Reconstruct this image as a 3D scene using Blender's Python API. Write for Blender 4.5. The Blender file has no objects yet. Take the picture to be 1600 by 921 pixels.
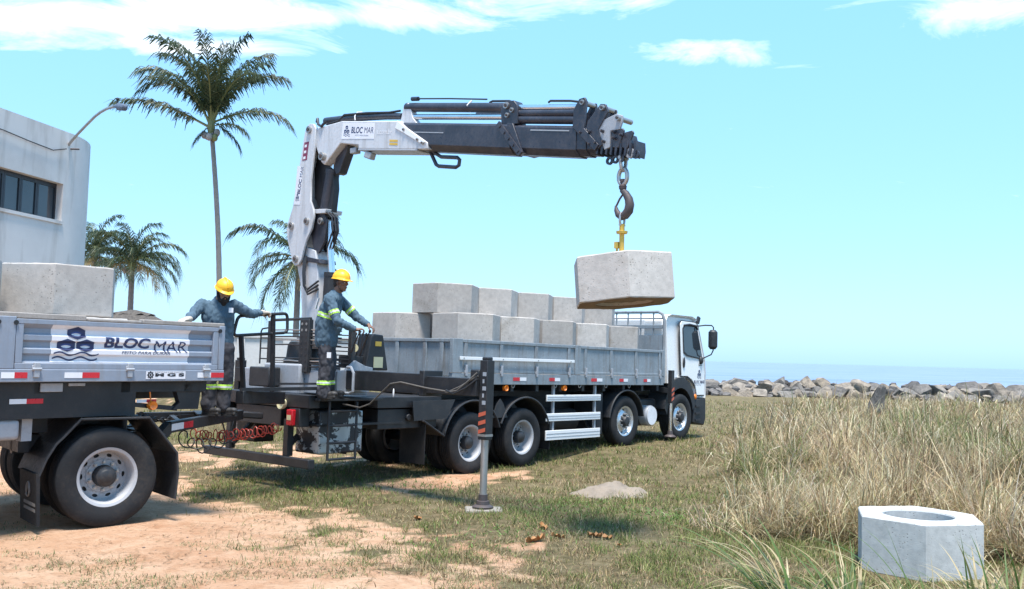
import bpy, bmesh, math, random
import numpy as np
from mathutils import Vector, Matrix, noise as mnoise

R_ = math.radians
scene = bpy.context.scene
COL = scene.collection
random.seed(7)
rng = np.random.default_rng(11)

# ------------------------------------------------------------------ camera
F_PX, CAM_H, ROLL, Y_H = 1484.5, 1.945, 0.0263, 556.0
PITCH = math.atan((Y_H - 460.5) / F_PX)
cam_data = bpy.data.cameras.new('camera')
cam = bpy.data.objects.new('camera', cam_data)
COL.objects.link(cam)
cam_data.sensor_fit = 'HORIZONTAL'
cam_data.sensor_width = 36.0
cam_data.lens = F_PX / 1600.0 * 36.0
cam_data.clip_start = 0.05
cam_data.clip_end = 30000
cam.matrix_world = (Matrix.Translation((0, 0, CAM_H)) @ Matrix.Rotation(R_(90) + PITCH, 4, 'X')
                    @ Matrix.Rotation(ROLL, 4, 'Z'))
scene.camera = cam

# ------------------------------------------------------------------ sky, sun, exposure
SUN_EL, SUN_DIR_AZ = R_(74), R_(276)      # azimuth of the direction TO the sun, measured from +X towards +Y
sun_vec = Vector((math.cos(SUN_EL) * math.cos(SUN_DIR_AZ), math.cos(SUN_EL) * math.sin(SUN_DIR_AZ), math.sin(SUN_EL)))
world = bpy.data.worlds.new('World')
scene.world = world
world.use_nodes = True
wn, wl = world.node_tree.nodes, world.node_tree.links
wn.clear()
w_out = wn.new('ShaderNodeOutputWorld')
w_bg = wn.new('ShaderNodeBackground')
w_bg.inputs['Strength'].default_value = 0.118
w_sky = wn.new('ShaderNodeTexSky')
w_sky.sky_type = 'NISHITA'
w_sky.sun_disc = False
w_sky.sun_elevation = SUN_EL
w_sky.sun_rotation = math.pi / 2 - SUN_DIR_AZ
w_sky.air_density = 1.0
w_sky.dust_density = 1.0
w_sky.ozone_density = 1.0
def wmath(op, a, b=None, c=None, clamp=False):
    n = wn.new('ShaderNodeMath'); n.operation = op; n.use_clamp = clamp
    for i, v in enumerate((a, b, c)):
        if v is None: continue
        if isinstance(v, (int, float)): n.inputs[i].default_value = v
        else: wl.new(v, n.inputs[i])
    return n.outputs[0]
# thin hazy tropical air: the whole dome shifted evenly towards pale cyan
w_tint = wn.new('ShaderNodeMix'); w_tint.data_type = 'RGBA'; w_tint.blend_type = 'MIX'
w_tint.inputs['Factor'].default_value = 0.62
w_tc = wn.new('ShaderNodeTexCoord')
w_sep = wn.new('ShaderNodeSeparateXYZ'); wl.new(w_tc.outputs['Generated'], w_sep.inputs[0])
w_grad = wn.new('ShaderNodeMix'); w_grad.data_type = 'RGBA'
wl.new(wmath('POWER', wmath('MAXIMUM', w_sep.outputs[2], 0.0), 0.55), w_grad.inputs['Factor'])
w_grad.inputs['A'].default_value = (3.1, 5.9, 8.6, 1)
w_grad.inputs['B'].default_value = (1.6, 5.35, 10.4, 1)
wl.new(w_grad.outputs['Result'], w_tint.inputs['B'])
wl.new(w_sky.outputs[0], w_tint.inputs['A'])
# cirrus streaks: stretched noise on the cloud plane above the viewer
zc = wmath('MAXIMUM', w_sep.outputs[2], 0.02)
zc = wmath('ADD', zc, 0.06)
cx = wmath('DIVIDE', w_sep.outputs[0], zc)
cy = wmath('DIVIDE', w_sep.outputs[1], zc)
w_cmb = wn.new('ShaderNodeCombineXYZ'); wl.new(cx, w_cmb.inputs[0]); wl.new(cy, w_cmb.inputs[1])
w_map = wn.new('ShaderNodeMapping'); w_map.inputs['Rotation'].default_value = (0, 0, R_(-18)); w_map.inputs['Scale'].default_value = (0.8, 0.95, 1)
w_map.inputs['Location'].default_value = (0.9, 0.35, 0)
wl.new(w_cmb.outputs[0], w_map.inputs[0])
w_no = wn.new('ShaderNodeTexNoise'); w_no.inputs['Scale'].default_value = 3.1; w_no.inputs['Detail'].default_value = 7; w_no.inputs['Roughness'].default_value = 0.64
w_no.inputs['Distortion'].default_value = 0.9
wl.new(w_map.outputs[0], w_no.inputs[0])
# where the cloud banks lie on that plane: (x, y, half-width x, half-width y, amount)
BANKS = [(-0.85, 2.60, 0.45, 0.07, 0.22), (-0.75, 2.36, 0.9, 0.06, 0.10), (-1.05, 2.38, 0.60, 0.26, 0.32), (-0.40, 2.36, 0.45, 0.13, 0.27), (0.08, 2.22, 0.34, 0.08, 0.23), (0.52, 2.53, 0.32, 0.12, 0.29), (1.2, 2.18, 0.24, 0.16, 0.33)]
cover = None
for (bx_, by_, hx, hy, am) in BANKS:
    dx = wmath('DIVIDE', wmath('SUBTRACT', cx, bx_), hx)
    dy = wmath('DIVIDE', wmath('SUBTRACT', cy, by_), hy)
    g = wmath('MULTIPLY', wmath('POWER', 2.718, wmath('MULTIPLY', wmath('ADD', wmath('MULTIPLY', dx, dx), wmath('MULTIPLY', dy, dy)), -1.0)), am)
    cover = g if cover is None else wmath('ADD', cover, g)
dens = wmath('ADD', w_no.outputs['Fac'], cover)
dens = wmath('SMOOTH_MIN', wmath('MAXIMUM', wmath('MULTIPLY', wmath('SUBTRACT', dens, 0.67), 3.2), 0.0), 1.0, 0.2)
dens = wmath('MULTIPLY', wmath('MULTIPLY', dens, 0.92), wmath('MULTIPLY', wmath('SUBTRACT', w_sep.outputs[2], 0.06), 9.0, None, True))
w_cl = wn.new('ShaderNodeMix'); w_cl.data_type = 'RGBA'
wl.new(dens, w_cl.inputs['Factor']); wl.new(w_tint.outputs['Result'], w_cl.inputs['A'])
w_cl.inputs['B'].default_value = (9.0, 9.4, 9.7, 1)
wl.new(w_cl.outputs['Result'], w_bg.inputs['Color'])
wl.new(w_bg.outputs[0], w_out.inputs['Surface'])

sun_data = bpy.data.lights.new('sun', 'SUN')
sun_data.energy = 5.0
sun_data.angle = R_(13.0)
sun_data.color = (1.0, 0.94, 0.875)
sun = bpy.data.objects.new('sun', sun_data)
COL.objects.link(sun)
sun.rotation_euler = (-sun_vec).to_track_quat('-Z', 'Y').to_euler()
scene.view_settings.view_transform = 'Standard'
scene.view_settings.look = 'None'
scene.view_settings.exposure = 0.72
scene.view_settings.gamma = 1.0
scene.view_settings.use_curve_mapping = False

# ------------------------------------------------------------------ helpers
def at(x, y, depth):
    """world point seen at photo pixel (x, y) at ground distance depth along +Y (used to survey the place)"""
    a, b = x - 800, y - 460.5
    cr, sr = math.cos(ROLL), math.sin(ROLL)
    a, b = a * cr + b * sr, -a * sr + b * cr
    r = Vector((a / F_PX, math.cos(PITCH) + b / F_PX * math.sin(PITCH), math.sin(PITCH) - b / F_PX * math.cos(PITCH)))
    t = depth / r.y
    return Vector((0, 0, CAM_H)) + r * t

class MB:
    def __init__(s): s.v = []; s.f = []; s.m = []; s.M = None
    def add(s, vs, fs, m=0):
        o = len(s.v)
        if s.M is not None: vs = [s.M @ Vector(p) for p in vs]
        s.v += [tuple(p) for p in vs]
        s.f += [tuple(i + o for i in f) for f in fs]
        s.m += [m] * len(fs)
        return s
    def box(s, c, d, rot=None, m=0):
        c = Vector(c); h = Vector(d) / 2
        P = [Vector((x * h.x, y * h.y, z * h.z)) for x in (-1, 1) for y in (-1, 1) for z in (-1, 1)]
        if rot is not None: P = [rot @ p for p in P]
        return s.add([c + p for p in P], [(0, 1, 3, 2), (4, 6, 7, 5), (0, 4, 5, 1), (2, 3, 7, 6), (0, 2, 6, 4), (1, 5, 7, 3)], m)
    def bb(s, x0, x1, y0, y1, z0, z1, m=0):
        return s.box(((x0 + x1) / 2, (y0 + y1) / 2, (z0 + z1) / 2), (x1 - x0, y1 - y0, z1 - z0), None, m)
    def beam(s, p0, p1, w, h, up=(0, 0, 1), m=0):
        p0, p1 = Vector(p0), Vector(p1); ax = p1 - p0; L = ax.length; ax.normalize()
        sd = Vector(up).cross(ax)
        if sd.length < 1e-4: sd = Vector((1, 0, 0)).cross(ax)
        sd.normalize(); u = ax.cross(sd)
        rot = Matrix((ax, sd, u)).transposed()
        return s.box((p0 + p1) / 2, (L, w, h), rot, m)
    def prism(s, poly, fn, t0, t1, m=0):
        n = len(poly)
        vs = [fn(p[0], p[1], t0) for p in poly] + [fn(p[0], p[1], t1) for p in poly]
        fs = [tuple(range(n))[::-1], tuple(range(n, 2 * n))] + [(i, (i + 1) % n, n + (i + 1) % n, n + i) for i in range(n)]
        return s.add(vs, fs, m)
    def tube(s, pts, r, n=8, m=0, closed=False, caps=True):
        pts = [Vector(p) for p in pts]; k = len(pts)
        rs = r if isinstance(r, (list, tuple)) else [r] * k
        rings = []; nrm = None
        for i in range(k):
            if closed: t = pts[(i + 1) % k] - pts[i - 1]
            else: t = pts[min(i + 1, k - 1)] - pts[max(i - 1, 0)]
            t.normalize()
            if nrm is None:
                nrm = t.orthogonal().normalized()
            else:
                nrm = (nrm - t * nrm.dot(t))
                nrm = nrm.normalized() if nrm.length > 1e-6 else t.orthogonal().normalized()
            b = t.cross(nrm)
            rings.append([pts[i] + (nrm * math.cos(a) + b * math.sin(a)) * rs[i] for a in [2 * math.pi * j / n for j in range(n)]])
        vs = [p for g in rings for p in g]; fs = []
        for i in range(k if closed else k - 1):
            a0, b0 = i * n, ((i + 1) % k) * n
            for j in range(n): fs.append((a0 + j, a0 + (j + 1) % n, b0 + (j + 1) % n, b0 + j))
        if caps and not closed:
            fs.append(tuple(range(n))[::-1]); fs.append(tuple(range((k - 1) * n, k * n)))
        return s.add(vs, fs, m)
    def cyl(s, p0, p1, r, r1=None, n=16, m=0):
        return s.tube([p0, p1], [r, r if r1 is None else r1], n, m)
    def lathe(s, prof, org, axis, n=48, m=0, closed=False, ang=2 * math.pi):
        """prof: (offset along axis, radius)"""
        org = Vector(org); ax = Vector(axis).normalized(); e1 = ax.orthogonal().normalized(); e2 = ax.cross(e1)
        k = len(prof); full = abs(ang - 2 * math.pi) < 1e-6
        nn = n if full else n + 1
        vs = []
        for i in range(nn):
            a = ang * i / n; dr = e1 * math.cos(a) + e2 * math.sin(a)
            vs += [org + ax * o + dr * r for o, r in prof]
        fs = []
        for i in range(n):
            i2 = (i + 1) % nn
            for j in range(k if closed else k - 1):
                j2 = (j + 1) % k
                fs.append((i * k + j, i2 * k + j, i2 * k + j2, i * k + j2))
        return s.add(vs, fs, m)
    def ell(s, c, r, rot=None, n=16, m=0):
        c = Vector(c); vs = []; k = n // 2
        for i in range(k + 1):
            th = math.pi * i / k
            for j in range(n):
                ph = 2 * math.pi * j / n
                p = Vector((r[0] * math.sin(th) * math.cos(ph), r[1] * math.sin(th) * math.sin(ph), r[2] * math.cos(th)))
                vs.append(c + (rot @ p if rot is not None else p))
        fs = [(i * n + j, (i + 1) * n + j, (i + 1) * n + (j + 1) % n, i * n + (j + 1) % n) for i in range(k) for j in range(n)]
        return s.add(vs, fs, m)
    def mesh(s, name, mats, smooth=35):
        me = bpy.data.meshes.new(name)
        me.from_pydata(s.v, [], s.f)
        for mt in (mats if isinstance(mats, (list, tuple)) else [mats]): me.materials.append(mt)
        if any(s.m): me.polygons.foreach_set('material_index', s.m)
        bm = bmesh.new(); bm.from_mesh(me)
        bmesh.ops.remove_doubles(bm, verts=bm.verts, dist=1e-5)
        bmesh.ops.recalc_face_normals(bm, faces=bm.faces)
        bm.to_mesh(me); bm.free()
        if smooth:
            me.polygons.foreach_set('use_smooth', [True] * len(me.polygons))
            me.set_sharp_from_angle(angle=R_(smooth))
        me.update()
        return me
    def obj(s, name, mats, parent=None, smooth=35, bevel=0, seg=2):
        return link(name, s.mesh(name, mats, smooth), parent, bevel, seg)

def link(name, me, parent=None, bevel=0, seg=2):
    o = bpy.data.objects.new(name, me)
    COL.objects.link(o)
    o.parent = parent
    if bevel:
        b = o.modifiers.new('bevel', 'BEVEL'); b.width = bevel; b.segments = seg; b.limit_method = 'ANGLE'; b.angle_limit = R_(40); b.harden_normals = False
    return o
def tag(o, label=None, cat=None, group=None, kind=None):
    if label: o['label'] = label
    if cat: o['category'] = cat
    if group: o['group'] = group
    if kind: o['kind'] = kind
    return o
def empty(name, label, cat, loc=(0, 0, 0), rot=(0, 0, 0), group=None):
    o = bpy.data.objects.new(name, None); COL.objects.link(o)
    o.empty_display_size = 0.2
    o.location = loc; o.rotation_euler = rot
    return tag(o, label, cat, group)
def copy_tree(o, parent=None):
    c = o.copy(); COL.objects.link(c); c.parent = parent
    for ch in list(o.children): copy_tree(ch, c)
    return c
def text_mesh(txt, size, bold=0.0, extrude=0.0, shear=0.0, space=1.0, align='LEFT'):
    cu = bpy.data.curves.new('lettering', 'FONT')
    cu.body = txt; cu.size = size; cu.offset = bold; cu.extrude = extrude; cu.shear = shear; cu.space_character = space
    cu.align_x = align; cu.align_y = 'BOTTOM_BASELINE' if 'BOTTOM_BASELINE' in [e.identifier for e in cu.bl_rna.properties['align_y'].enum_items] else 'BOTTOM'
    cu.resolution_u = 4
    t = bpy.data.objects.new('lettering', cu); COL.objects.link(t)
    dg = bpy.context.evaluated_depsgraph_get()
    me = bpy.data.meshes.new_from_object(t.evaluated_get(dg))
    bpy.data.objects.remove(t); bpy.data.curves.remove(cu)
    return me
def text_bounds(me):
    xs = [v.co.x for v in me.vertices]; ys = [v.co.y for v in me.vertices]
    return min(xs), max(xs), min(ys), max(ys)
def smoothstep(a, b, x):
    t = np.clip((x - a) / (b - a), 0, 1); return t * t * (3 - 2 * t)
def vnoise(x, y, seed=0):
    """value noise for numpy arrays"""
    xi = np.floor(x).astype(np.int64); yi = np.floor(y).astype(np.int64)
    xf = x - xi; yf = y - yi
    def h(a, b):
        n = (a * 374761393 + b * 668265263 + seed * 982451653) & 0x7fffffff
        n = ((n ^ (n >> 13)) * 1274126177) & 0x7fffffff
        return ((n ^ (n >> 16)) & 0xffff) / 65535.0
    u = xf * xf * (3 - 2 * xf); w = yf * yf * (3 - 2 * yf)
    return (h(xi, yi) * (1 - u) + h(xi + 1, yi) * u) * (1 - w) + (h(xi, yi + 1) * (1 - u) + h(xi + 1, yi + 1) * u) * w
def fbm(x, y, seed=0, oct=4):
    s = 0; a = 0.5
    for i in range(oct):
        s = s + a * vnoise(x, y, seed + i); x = x * 2.03; y = y * 2.03; a *= 0.5
    return s / (1 - 0.5 ** oct)

# ------------------------------------------------------------------ materials
MATS = {}
class NT:
    def __init__(s, name):
        s.mat = bpy.data.materials.new(name); s.mat.use_nodes = True
        s.n = s.mat.node_tree.nodes; s.l = s.mat.node_tree.links
        s.b = s.n['Principled BSDF']
        s.tc = s.n.new('ShaderNodeTexCoord')
    def noise(s, scale, detail=4, rough=0.55, dist=0, vec=None):
        t = s.n.new('ShaderNodeTexNoise'); t.inputs['Scale'].default_value = scale; t.inputs['Detail'].default_value = detail
        t.inputs['Roughness'].default_value = rough; t.inputs['Distortion'].default_value = dist
        s.l.new(vec or s.tc.outputs['Object'], t.inputs['Vector']); return t.outputs['Fac']
    def scaled(s, sc):
        m = s.n.new('ShaderNodeMapping'); m.inputs['Scale'].default_value = sc; s.l.new(s.tc.outputs['Object'], m.inputs[0]); return m.outputs[0]
    def ramp(s, fac, stops):
        r = s.n.new('ShaderNodeValToRGB'); s.l.new(fac, r.inputs[0])
        e = r.color_ramp.elements
        while len(e) > 1: e.remove(e[-1])
        e[0].position = stops[0][0]; e[0].color = (*stops[0][1], 1) if not isinstance(stops[0][1], (int, float)) else (stops[0][1],) * 3 + (1,)
        for p, c in stops[1:]:
            k = e.new(p); k.color = (*c, 1) if not isinstance(c, (int, float)) else (c, c, c, 1)
        return r.outputs[0]
    def mix(s, fac, a, b, mode='MIX'):
        m = s.n.new('ShaderNodeMix'); m.data_type = 'RGBA'; m.blend_type = mode
        for i, v in (('Factor', fac), ('A', a), ('B', b)):
            if isinstance(v, (int, float)): m.inputs[i].default_value = v if i == 'Factor' else (v, v, v, 1)
            elif isinstance(v, tuple): m.inputs[i].default_value = (*v, 1)
            else: s.l.new(v, m.inputs[i])
        return m.outputs['Result']
    def math(s, op, a, b=0.0, clamp=False):
        m = s.n.new('ShaderNodeMath'); m.operation = op; m.use_clamp = clamp
        for i, v in enumerate((a, b)):
            if isinstance(v, (int, float)): m.inputs[i].default_value = v
            else: s.l.new(v, m.inputs[i])
        return m.outputs[0]
    def bump(s, h, strength=0.3, dist=0.01):
        b = s.n.new('ShaderNodeBump'); b.inputs['Strength'].default_value = strength; b.inputs['Distance'].default_value = dist
        s.l.new(h, b.inputs['Height']); s.l.new(b.outputs[0], s.b.inputs['Normal'])
    def set(s, **k):
        for a, v in k.items():
            i = s.b.inputs[{'color': 'Base Color', 'rough': 'Roughness', 'metal': 'Metallic', 'spec': 'Specular IOR Level', 'coat': 'Coat Weight', 'trans': 'Transmission Weight', 'alpha': 'Alpha'}[a]]
            if isinstance(v, (int, float)): i.default_value = v
            elif isinstance(v, tuple): i.default_value = (*v, 1)
            else: s.l.new(v, i)
        return s.mat
def paint(name, col, rough=0.45, metal=0.0, dirt=0.25, dirtcol=(0.22, 0.17, 0.12), var=0.12, scale=3.0, scratch=0.0, spec=0.5, bump=0.04, streak=0.0):
    if name in MATS: return MATS[name]
    t = NT(name)
    n1 = t.noise(scale, 6, 0.6); n2 = t.noise(scale * 9, 4, 0.65)
    lo = tuple(c * (1 - var) for c in col); hi = tuple(min(1, c * (1 + var)) for c in col)
    c = t.ramp(n1, [(0.3, lo), (0.7, hi)])
    d = t.math('MULTIPLY', t.ramp(t.math('ADD', t.math('MULTIPLY', n1, 0.5), t.math('MULTIPLY', n2, 0.5)), [(0.48, 0.0), (0.68, 1.0)]), dirt)
    c = t.mix(d, c, dirtcol)
    if streak:
        sk = t.noise(1.0, 6, 0.65, 0.2, t.scaled((11, 11, 0.9)))
        c = t.mix(t.math('MULTIPLY', t.ramp(sk, [(0.50, 0.0), (0.66, 1.0)]), streak), c, dirtcol)
    if scratch:
        s1 = t.noise(26, 5, 0.7, 1.5)
        c = t.mix(t.math('MULTIPLY', t.ramp(s1, [(0.62, 0.0), (0.66, 1.0)]), scratch), c, tuple(min(1, x * 1.7 + 0.08) for x in col))
    r = t.ramp(n2, [(0.3, max(0, rough - 0.1)), (0.7, min(1, rough + 0.14))])
    t.set(color=c, rough=r, metal=metal, spec=spec)
    if bump: t.bump(n2, bump, 0.01)
    MATS[name] = t.mat
    return t.mat
def concrete(name, col, pit=1.0, stain=(0.25, 0.22, 0.18), stain_amt=0.5, dark=0.6):
    if name in MATS: return MATS[name]
    t = NT(name)
    oi = t.n.new('ShaderNodeObjectInfo')
    off = t.n.new('ShaderNodeVectorMath'); off.operation = 'MULTIPLY_ADD'
    cmb = t.n.new('ShaderNodeCombineXYZ')
    for i in range(3): t.l.new(oi.outputs['Random'], cmb.inputs[i])
    off.inputs[1].default_value = (37, 53, 71)
    t.l.new(cmb.outputs[0], off.inputs[0]); t.l.new(t.tc.outputs['Object'], off.inputs[2])
    vec = off.outputs[0]
    n1 = t.noise(2.4, 7, 0.6, 0.4, vec); n2 = t.noise(14, 5, 0.6, 0, vec); n3 = t.noise(90, 3, 0.6, 0, vec)
    c = t.ramp(n1, [(0.28, tuple(x * 0.8 for x in col)), (0.5, col), (0.72, tuple(min(1, x * 1.16) for x in col))])
    c = t.mix(0.34, c, t.ramp(n2, [(0.35, tuple(x * 0.72 for x in col)), (0.65, tuple(min(1, x * 1.2) for x in col))]))
    c = t.mix(t.math('MULTIPLY', t.ramp(n1, [(0.58, 0.0), (0.72, 1.0)]), stain_amt), c, stain)
    rv = t.ramp(oi.outputs['Random'], [(0.0, 0.78), (1.0, 1.1)])
    c = t.mix(1.0, c, rv, 'MULTIPLY')
    vo = t.n.new('ShaderNodeTexVoronoi'); vo.inputs['Scale'].default_value = 56; t.l.new(vec, vo.inputs['Vector'])
    sp = t.n.new('ShaderNodeSeparateColor'); t.l.new(vo.outputs['Color'], sp.inputs[0])
    rad = t.math('MULTIPLY', t.math('SUBTRACT', sp.outputs[0], 0.5, True), t.math('MULTIPLY', t.ramp(n1, [(0.35, 0.25), (0.62, 1.0)]), 0.95 * pit))
    hole = t.math('MULTIPLY', t.math('SUBTRACT', rad, vo.outputs['Distance']), 14, True)
    c = t.mix(t.math('MULTIPLY', hole, dark), c, tuple(x * 0.2 for x in col))
    t.set(color=c, rough=0.88, spec=0.25)
    h = t.math('SUBTRACT', t.math('ADD', t.math('MULTIPLY', n3, 0.25), t.math('MULTIPLY', n2, 0.4)), t.math('MULTIPLY', hole, 1.2))
    t.bump(h, 0.5, 0.012)
    MATS[name] = t.mat
    return t.mat
def plain(name, col, rough=0.5, metal=0.0, spec=0.5):
    return paint(name, col, rough, metal, dirt=0.0, var=0.08, spec=spec, bump=0.0)
M = dict(
    conc=concrete('grey_cast_concrete', (0.465, 0.43, 0.395)),
    conc_new=concrete('pale_cast_concrete', (0.60, 0.60, 0.575), 1.0, stain_amt=0.12),
    conc_under=concrete('soil_stained_concrete', (0.20, 0.14, 0.10), 1.0, (0.10, 0.06, 0.04), 0.6),
    pad=concrete('rough_pad_concrete', (0.25, 0.225, 0.195)),
    bed=paint('worn_grey_blue_paint', (0.225, 0.262, 0.29), 0.5, dirt=0.35, dirtcol=(0.15, 0.12, 0.10), var=0.22, scratch=0.55, streak=0.5),
    trail=paint('clean_grey_blue_paint', (0.235, 0.275, 0.34), 0.38, dirt=0.3, dirtcol=(0.20, 0.18, 0.16), var=0.1, streak=0.3, scratch=0.15),
    black=paint('dusty_black_metal', (0.016, 0.017, 0.02), 0.5, dirt=0.22, dirtcol=(0.10, 0.085, 0.07), var=0.25),
    boomblack=paint('boom_black_paint', (0.028, 0.03, 0.042), 0.36, dirt=0.35, dirtcol=(0.12, 0.11, 0.11), var=0.25, scratch=0.3),
    plastic=paint('black_plastic', (0.018, 0.02, 0.024), 0.55, dirt=0.3, dirtcol=(0.10, 0.09, 0.08)),
    rubber=paint('tyre_rubber', (0.017, 0.018, 0.02), 0.75, dirt=0.5, dirtcol=(0.07, 0.058, 0.048), var=0.2, spec=0.3),
    white=paint('white_cab_paint', (0.74, 0.75, 0.75), 0.28, dirt=0.10, dirtcol=(0.4, 0.36, 0.3), var=0.03),
    crane=paint('crane_light_grey_paint', (0.55, 0.56, 0.58), 0.35, dirt=0.35, dirtcol=(0.22, 0.20, 0.18), var=0.08, streak=0.35),
    cranegrey=paint('crane_base_grey_paint', (0.33, 0.35, 0.38), 0.45, dirt=0.4, dirtcol=(0.13, 0.12, 0.11)),
    chrome=paint('chromed_rod', (0.78, 0.78, 0.78), 0.16, 0.95, dirt=0.1),
    steel=paint('worn_steel', (0.42, 0.41, 0.40), 0.42, 0.8, dirt=0.3),
    rim_al=paint('aluminium_rim', (0.62, 0.63, 0.64), 0.32, 0.75, dirt=0.2),
    rim_wh=paint('painted_white_rim', (0.37, 0.38, 0.40), 0.45, dirt=0.3, dirtcol=(0.25, 0.2, 0.16)),
    rust=paint('rusty_forged_steel', (0.085, 0.072, 0.072), 0.6, 0.4, dirt=0.4, dirtcol=(0.16, 0.08, 0.05)),
    yellow=paint('yellow_clamp_paint', (0.62, 0.40, 0.06), 0.5, dirt=0.3),
    helmet=plain('yellow_helmet_plastic', (0.80, 0.42, 0.015), 0.42),
    red=plain('red_reflector', (0.52, 0.02, 0.03), 0.3),
    wht=plain('white_reflector', (0.72, 0.72, 0.74), 0.3),
    amber=plain('amber_lens', (0.75, 0.20, 0.02), 0.2),
    tail=plain('red_tail_lens', (0.48, 0.012, 0.02), 0.2),
    vinyl=plain('white_vinyl', (0.70, 0.70, 0.73), 0.4),
    navy=plain('navy_vinyl', (0.025, 0.035, 0.10), 0.45),
    navyl=plain('blue_grey_vinyl', (0.10, 0.14, 0.24), 0.45),
    ink=plain('black_ink', (0.02, 0.02, 0.024), 0.5),
    cream=plain('cream_label', (0.62, 0.56, 0.34), 0.5),
    orange=paint('faded_red_stripe', (0.52, 0.10, 0.05), 0.5, dirt=0.3),
    timber=paint('weathered_timber', (0.30, 0.28, 0.26), 0.85, dirt=0.5, dirtcol=(0.16, 0.14, 0.12), var=0.3, scale=7),
    hosered=plain('red_air_hose', (0.36, 0.035, 0.02), 0.45),
    hose=plain('black_hose', (0.02, 0.02, 0.022), 0.45),
    hosegrey=paint('dusty_grey_hose', (0.10, 0.09, 0.08), 0.7),
    magenta=plain('dark_red_sticker', (0.20, 0.03, 0.07), 0.45),
)
def glass_mat():
    t = NT('tinted_window_glass')
    n = t.noise(0.7, 2)
    return t.set(color=t.ramp(n, [(0.3, (0.02, 0.028, 0.036)), (0.7, (0.04, 0.05, 0.06))]), rough=0.04, spec=0.8)
M['glass'] = glass_mat()

# ================================================================== SETTING
TO = Vector((-0.9155, 15.2527, 0)); T_D = Vector((math.sin(R_(40)), math.cos(R_(40)), 0)); T_N = Vector((-math.cos(R_(40)), math.sin(R_(40)), 0))
def ground_z(x, y):
    x = np.asarray(x, float); y = np.asarray(y, float)
    s = (x - TO.x) * T_D.x + (y - TO.y) * T_D.y
    z = 0.2 * smoothstep(2.0, 4.8, s) + 0.1 * smoothstep(-3.6, -6.0, s)
    z = z + 0.72 * smoothstep(20, 29, y) * smoothstep(2.5, -3.0, x)
    z = z + 0.05 * (fbm(x * 0.9, y * 0.9, 3) - 0.5) + 0.018 * (fbm(x * 5, y * 5, 5) - 0.5)
    z = z - 4.2 * smoothstep(50.8, 54, y)
    return z
def gz(x, y): return float(ground_z(np.array([x]), np.array([y]))[0])
def sand_mask(x, y):
    """1 = bare orange sand, 0 = turf"""
    n = fbm(x * 0.75 + 3, y * 0.55, 21, 5); n2 = fbm(x * 3.1, y * 2.2, 31, 4)
    edge = np.interp(y, [4, 7.9, 10.2, 11.6, 13.0, 16, 20], [0.2, -0.2, -1.0, -1.7, -2.9, -7.0, -10.0])
    m = (edge - x) / 0.9 + (n - 0.5) * 3.8 + (n2 - 0.5) * 4.2 + (fbm(x * 9, y * 6, 41, 3) - 0.5) * 1.6
    # bare tracks beside the rear wheels of the lorry and beyond the trailer
    rx = (x - TO.x) * T_D.x + (y - TO.y) * T_D.y; rv = (x - TO.x) * T_N.x + (y - TO.y) * T_N.y
    m = np.maximum(m, 1.7 - ((rv + 0.35) / 0.6) ** 2 - ((rx + 0.9) / 1.7) ** 2 * 1.2 + (n2 - 0.5) * 5 + (n - 0.5) * 2)
    m = np.maximum(m, 0.5 - ((x + 5.0) / 2.6) ** 2 - ((y - 17.5) / 2.0) ** 2 + (n2 - 0.5) * 6)
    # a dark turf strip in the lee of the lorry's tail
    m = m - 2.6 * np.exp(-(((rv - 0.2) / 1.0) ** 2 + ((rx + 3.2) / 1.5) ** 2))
    return 1 / (1 + np.exp(-(m - 0.1) * 2.6))
def lines(a, b, st): return list(np.arange(a, b, st))
gxs = np.array([-220, -120, -70, -45, -30, -22, -17, -14, -12.5] + lines(-12, 20, 0.12) + [20, 21, 23, 26, 30, 36, 45, 60, 90, 140, 220])
gys = np.array([-60, -30, -12, -4, 0, 2, 3] + lines(3.5, 26, 0.11) + [26, 26.6, 27.4, 28.4, 29.6, 31, 33, 36, 40, 44, 48, 50, 50.8, 51.4, 52, 52.8, 54, 56, 60])
GX, GY = np.meshgrid(gxs, gys)
GZ = ground_z(GX, GY)
ny, nx = GX.shape
me = bpy.data.meshes.new('ground')
idx = np.arange(nx * ny).reshape(ny, nx)
quads = np.stack([idx[:-1, :-1], idx[:-1, 1:], idx[1:, 1:], idx[1:, :-1]], -1).reshape(-1, 4)
me.from_pydata(np.stack([GX, GY, GZ], -1).reshape(-1, 3).tolist(), [], quads.tolist())
me.polygons.foreach_set('use_smooth', [True] * len(me.polygons))
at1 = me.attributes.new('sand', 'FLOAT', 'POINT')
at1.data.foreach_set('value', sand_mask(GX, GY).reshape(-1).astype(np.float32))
t = NT('sandy_turf_soil')
ga = t.n.new('ShaderNodeAttribute'); ga.attribute_name = 'sand'
n1 = t.noise(0.55, 6, 0.6, 0.3); n2 = t.noise(4.5, 6, 0.65, 0.4); n3 = t.noise(30, 6, 0.72, 0.6, t.scaled((0.55, 1.3, 1))); n4 = t.noise(150, 3, 0.7)
sand = t.ramp(n1, [(0.36, (0.50, 0.25, 0.13)), (0.56, (0.63, 0.385, 0.235)), (0.74, (0.70, 0.50, 0.345))])
sand = t.mix(0.4, sand, t.ramp(n2, [(0.34, (0.42, 0.245, 0.145)), (0.62, (0.68, 0.50, 0.355))]))
sand = t.mix(t.math('MULTIPLY', t.ramp(n3, [(0.54, 0.0), (0.66, 1.0)]), 0.75), sand, (0.25, 0.14, 0.08))
turf = t.ramp(n2, [(0.3, (0.09, 0.07, 0.036)), (0.5, (0.185, 0.14, 0.075)), (0.7, (0.31, 0.235, 0.14))])
turf = t.mix(t.ramp(n3, [(0.4, 0.0), (0.62, 0.75)]), turf, (0.085, 0.085, 0.035))
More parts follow.
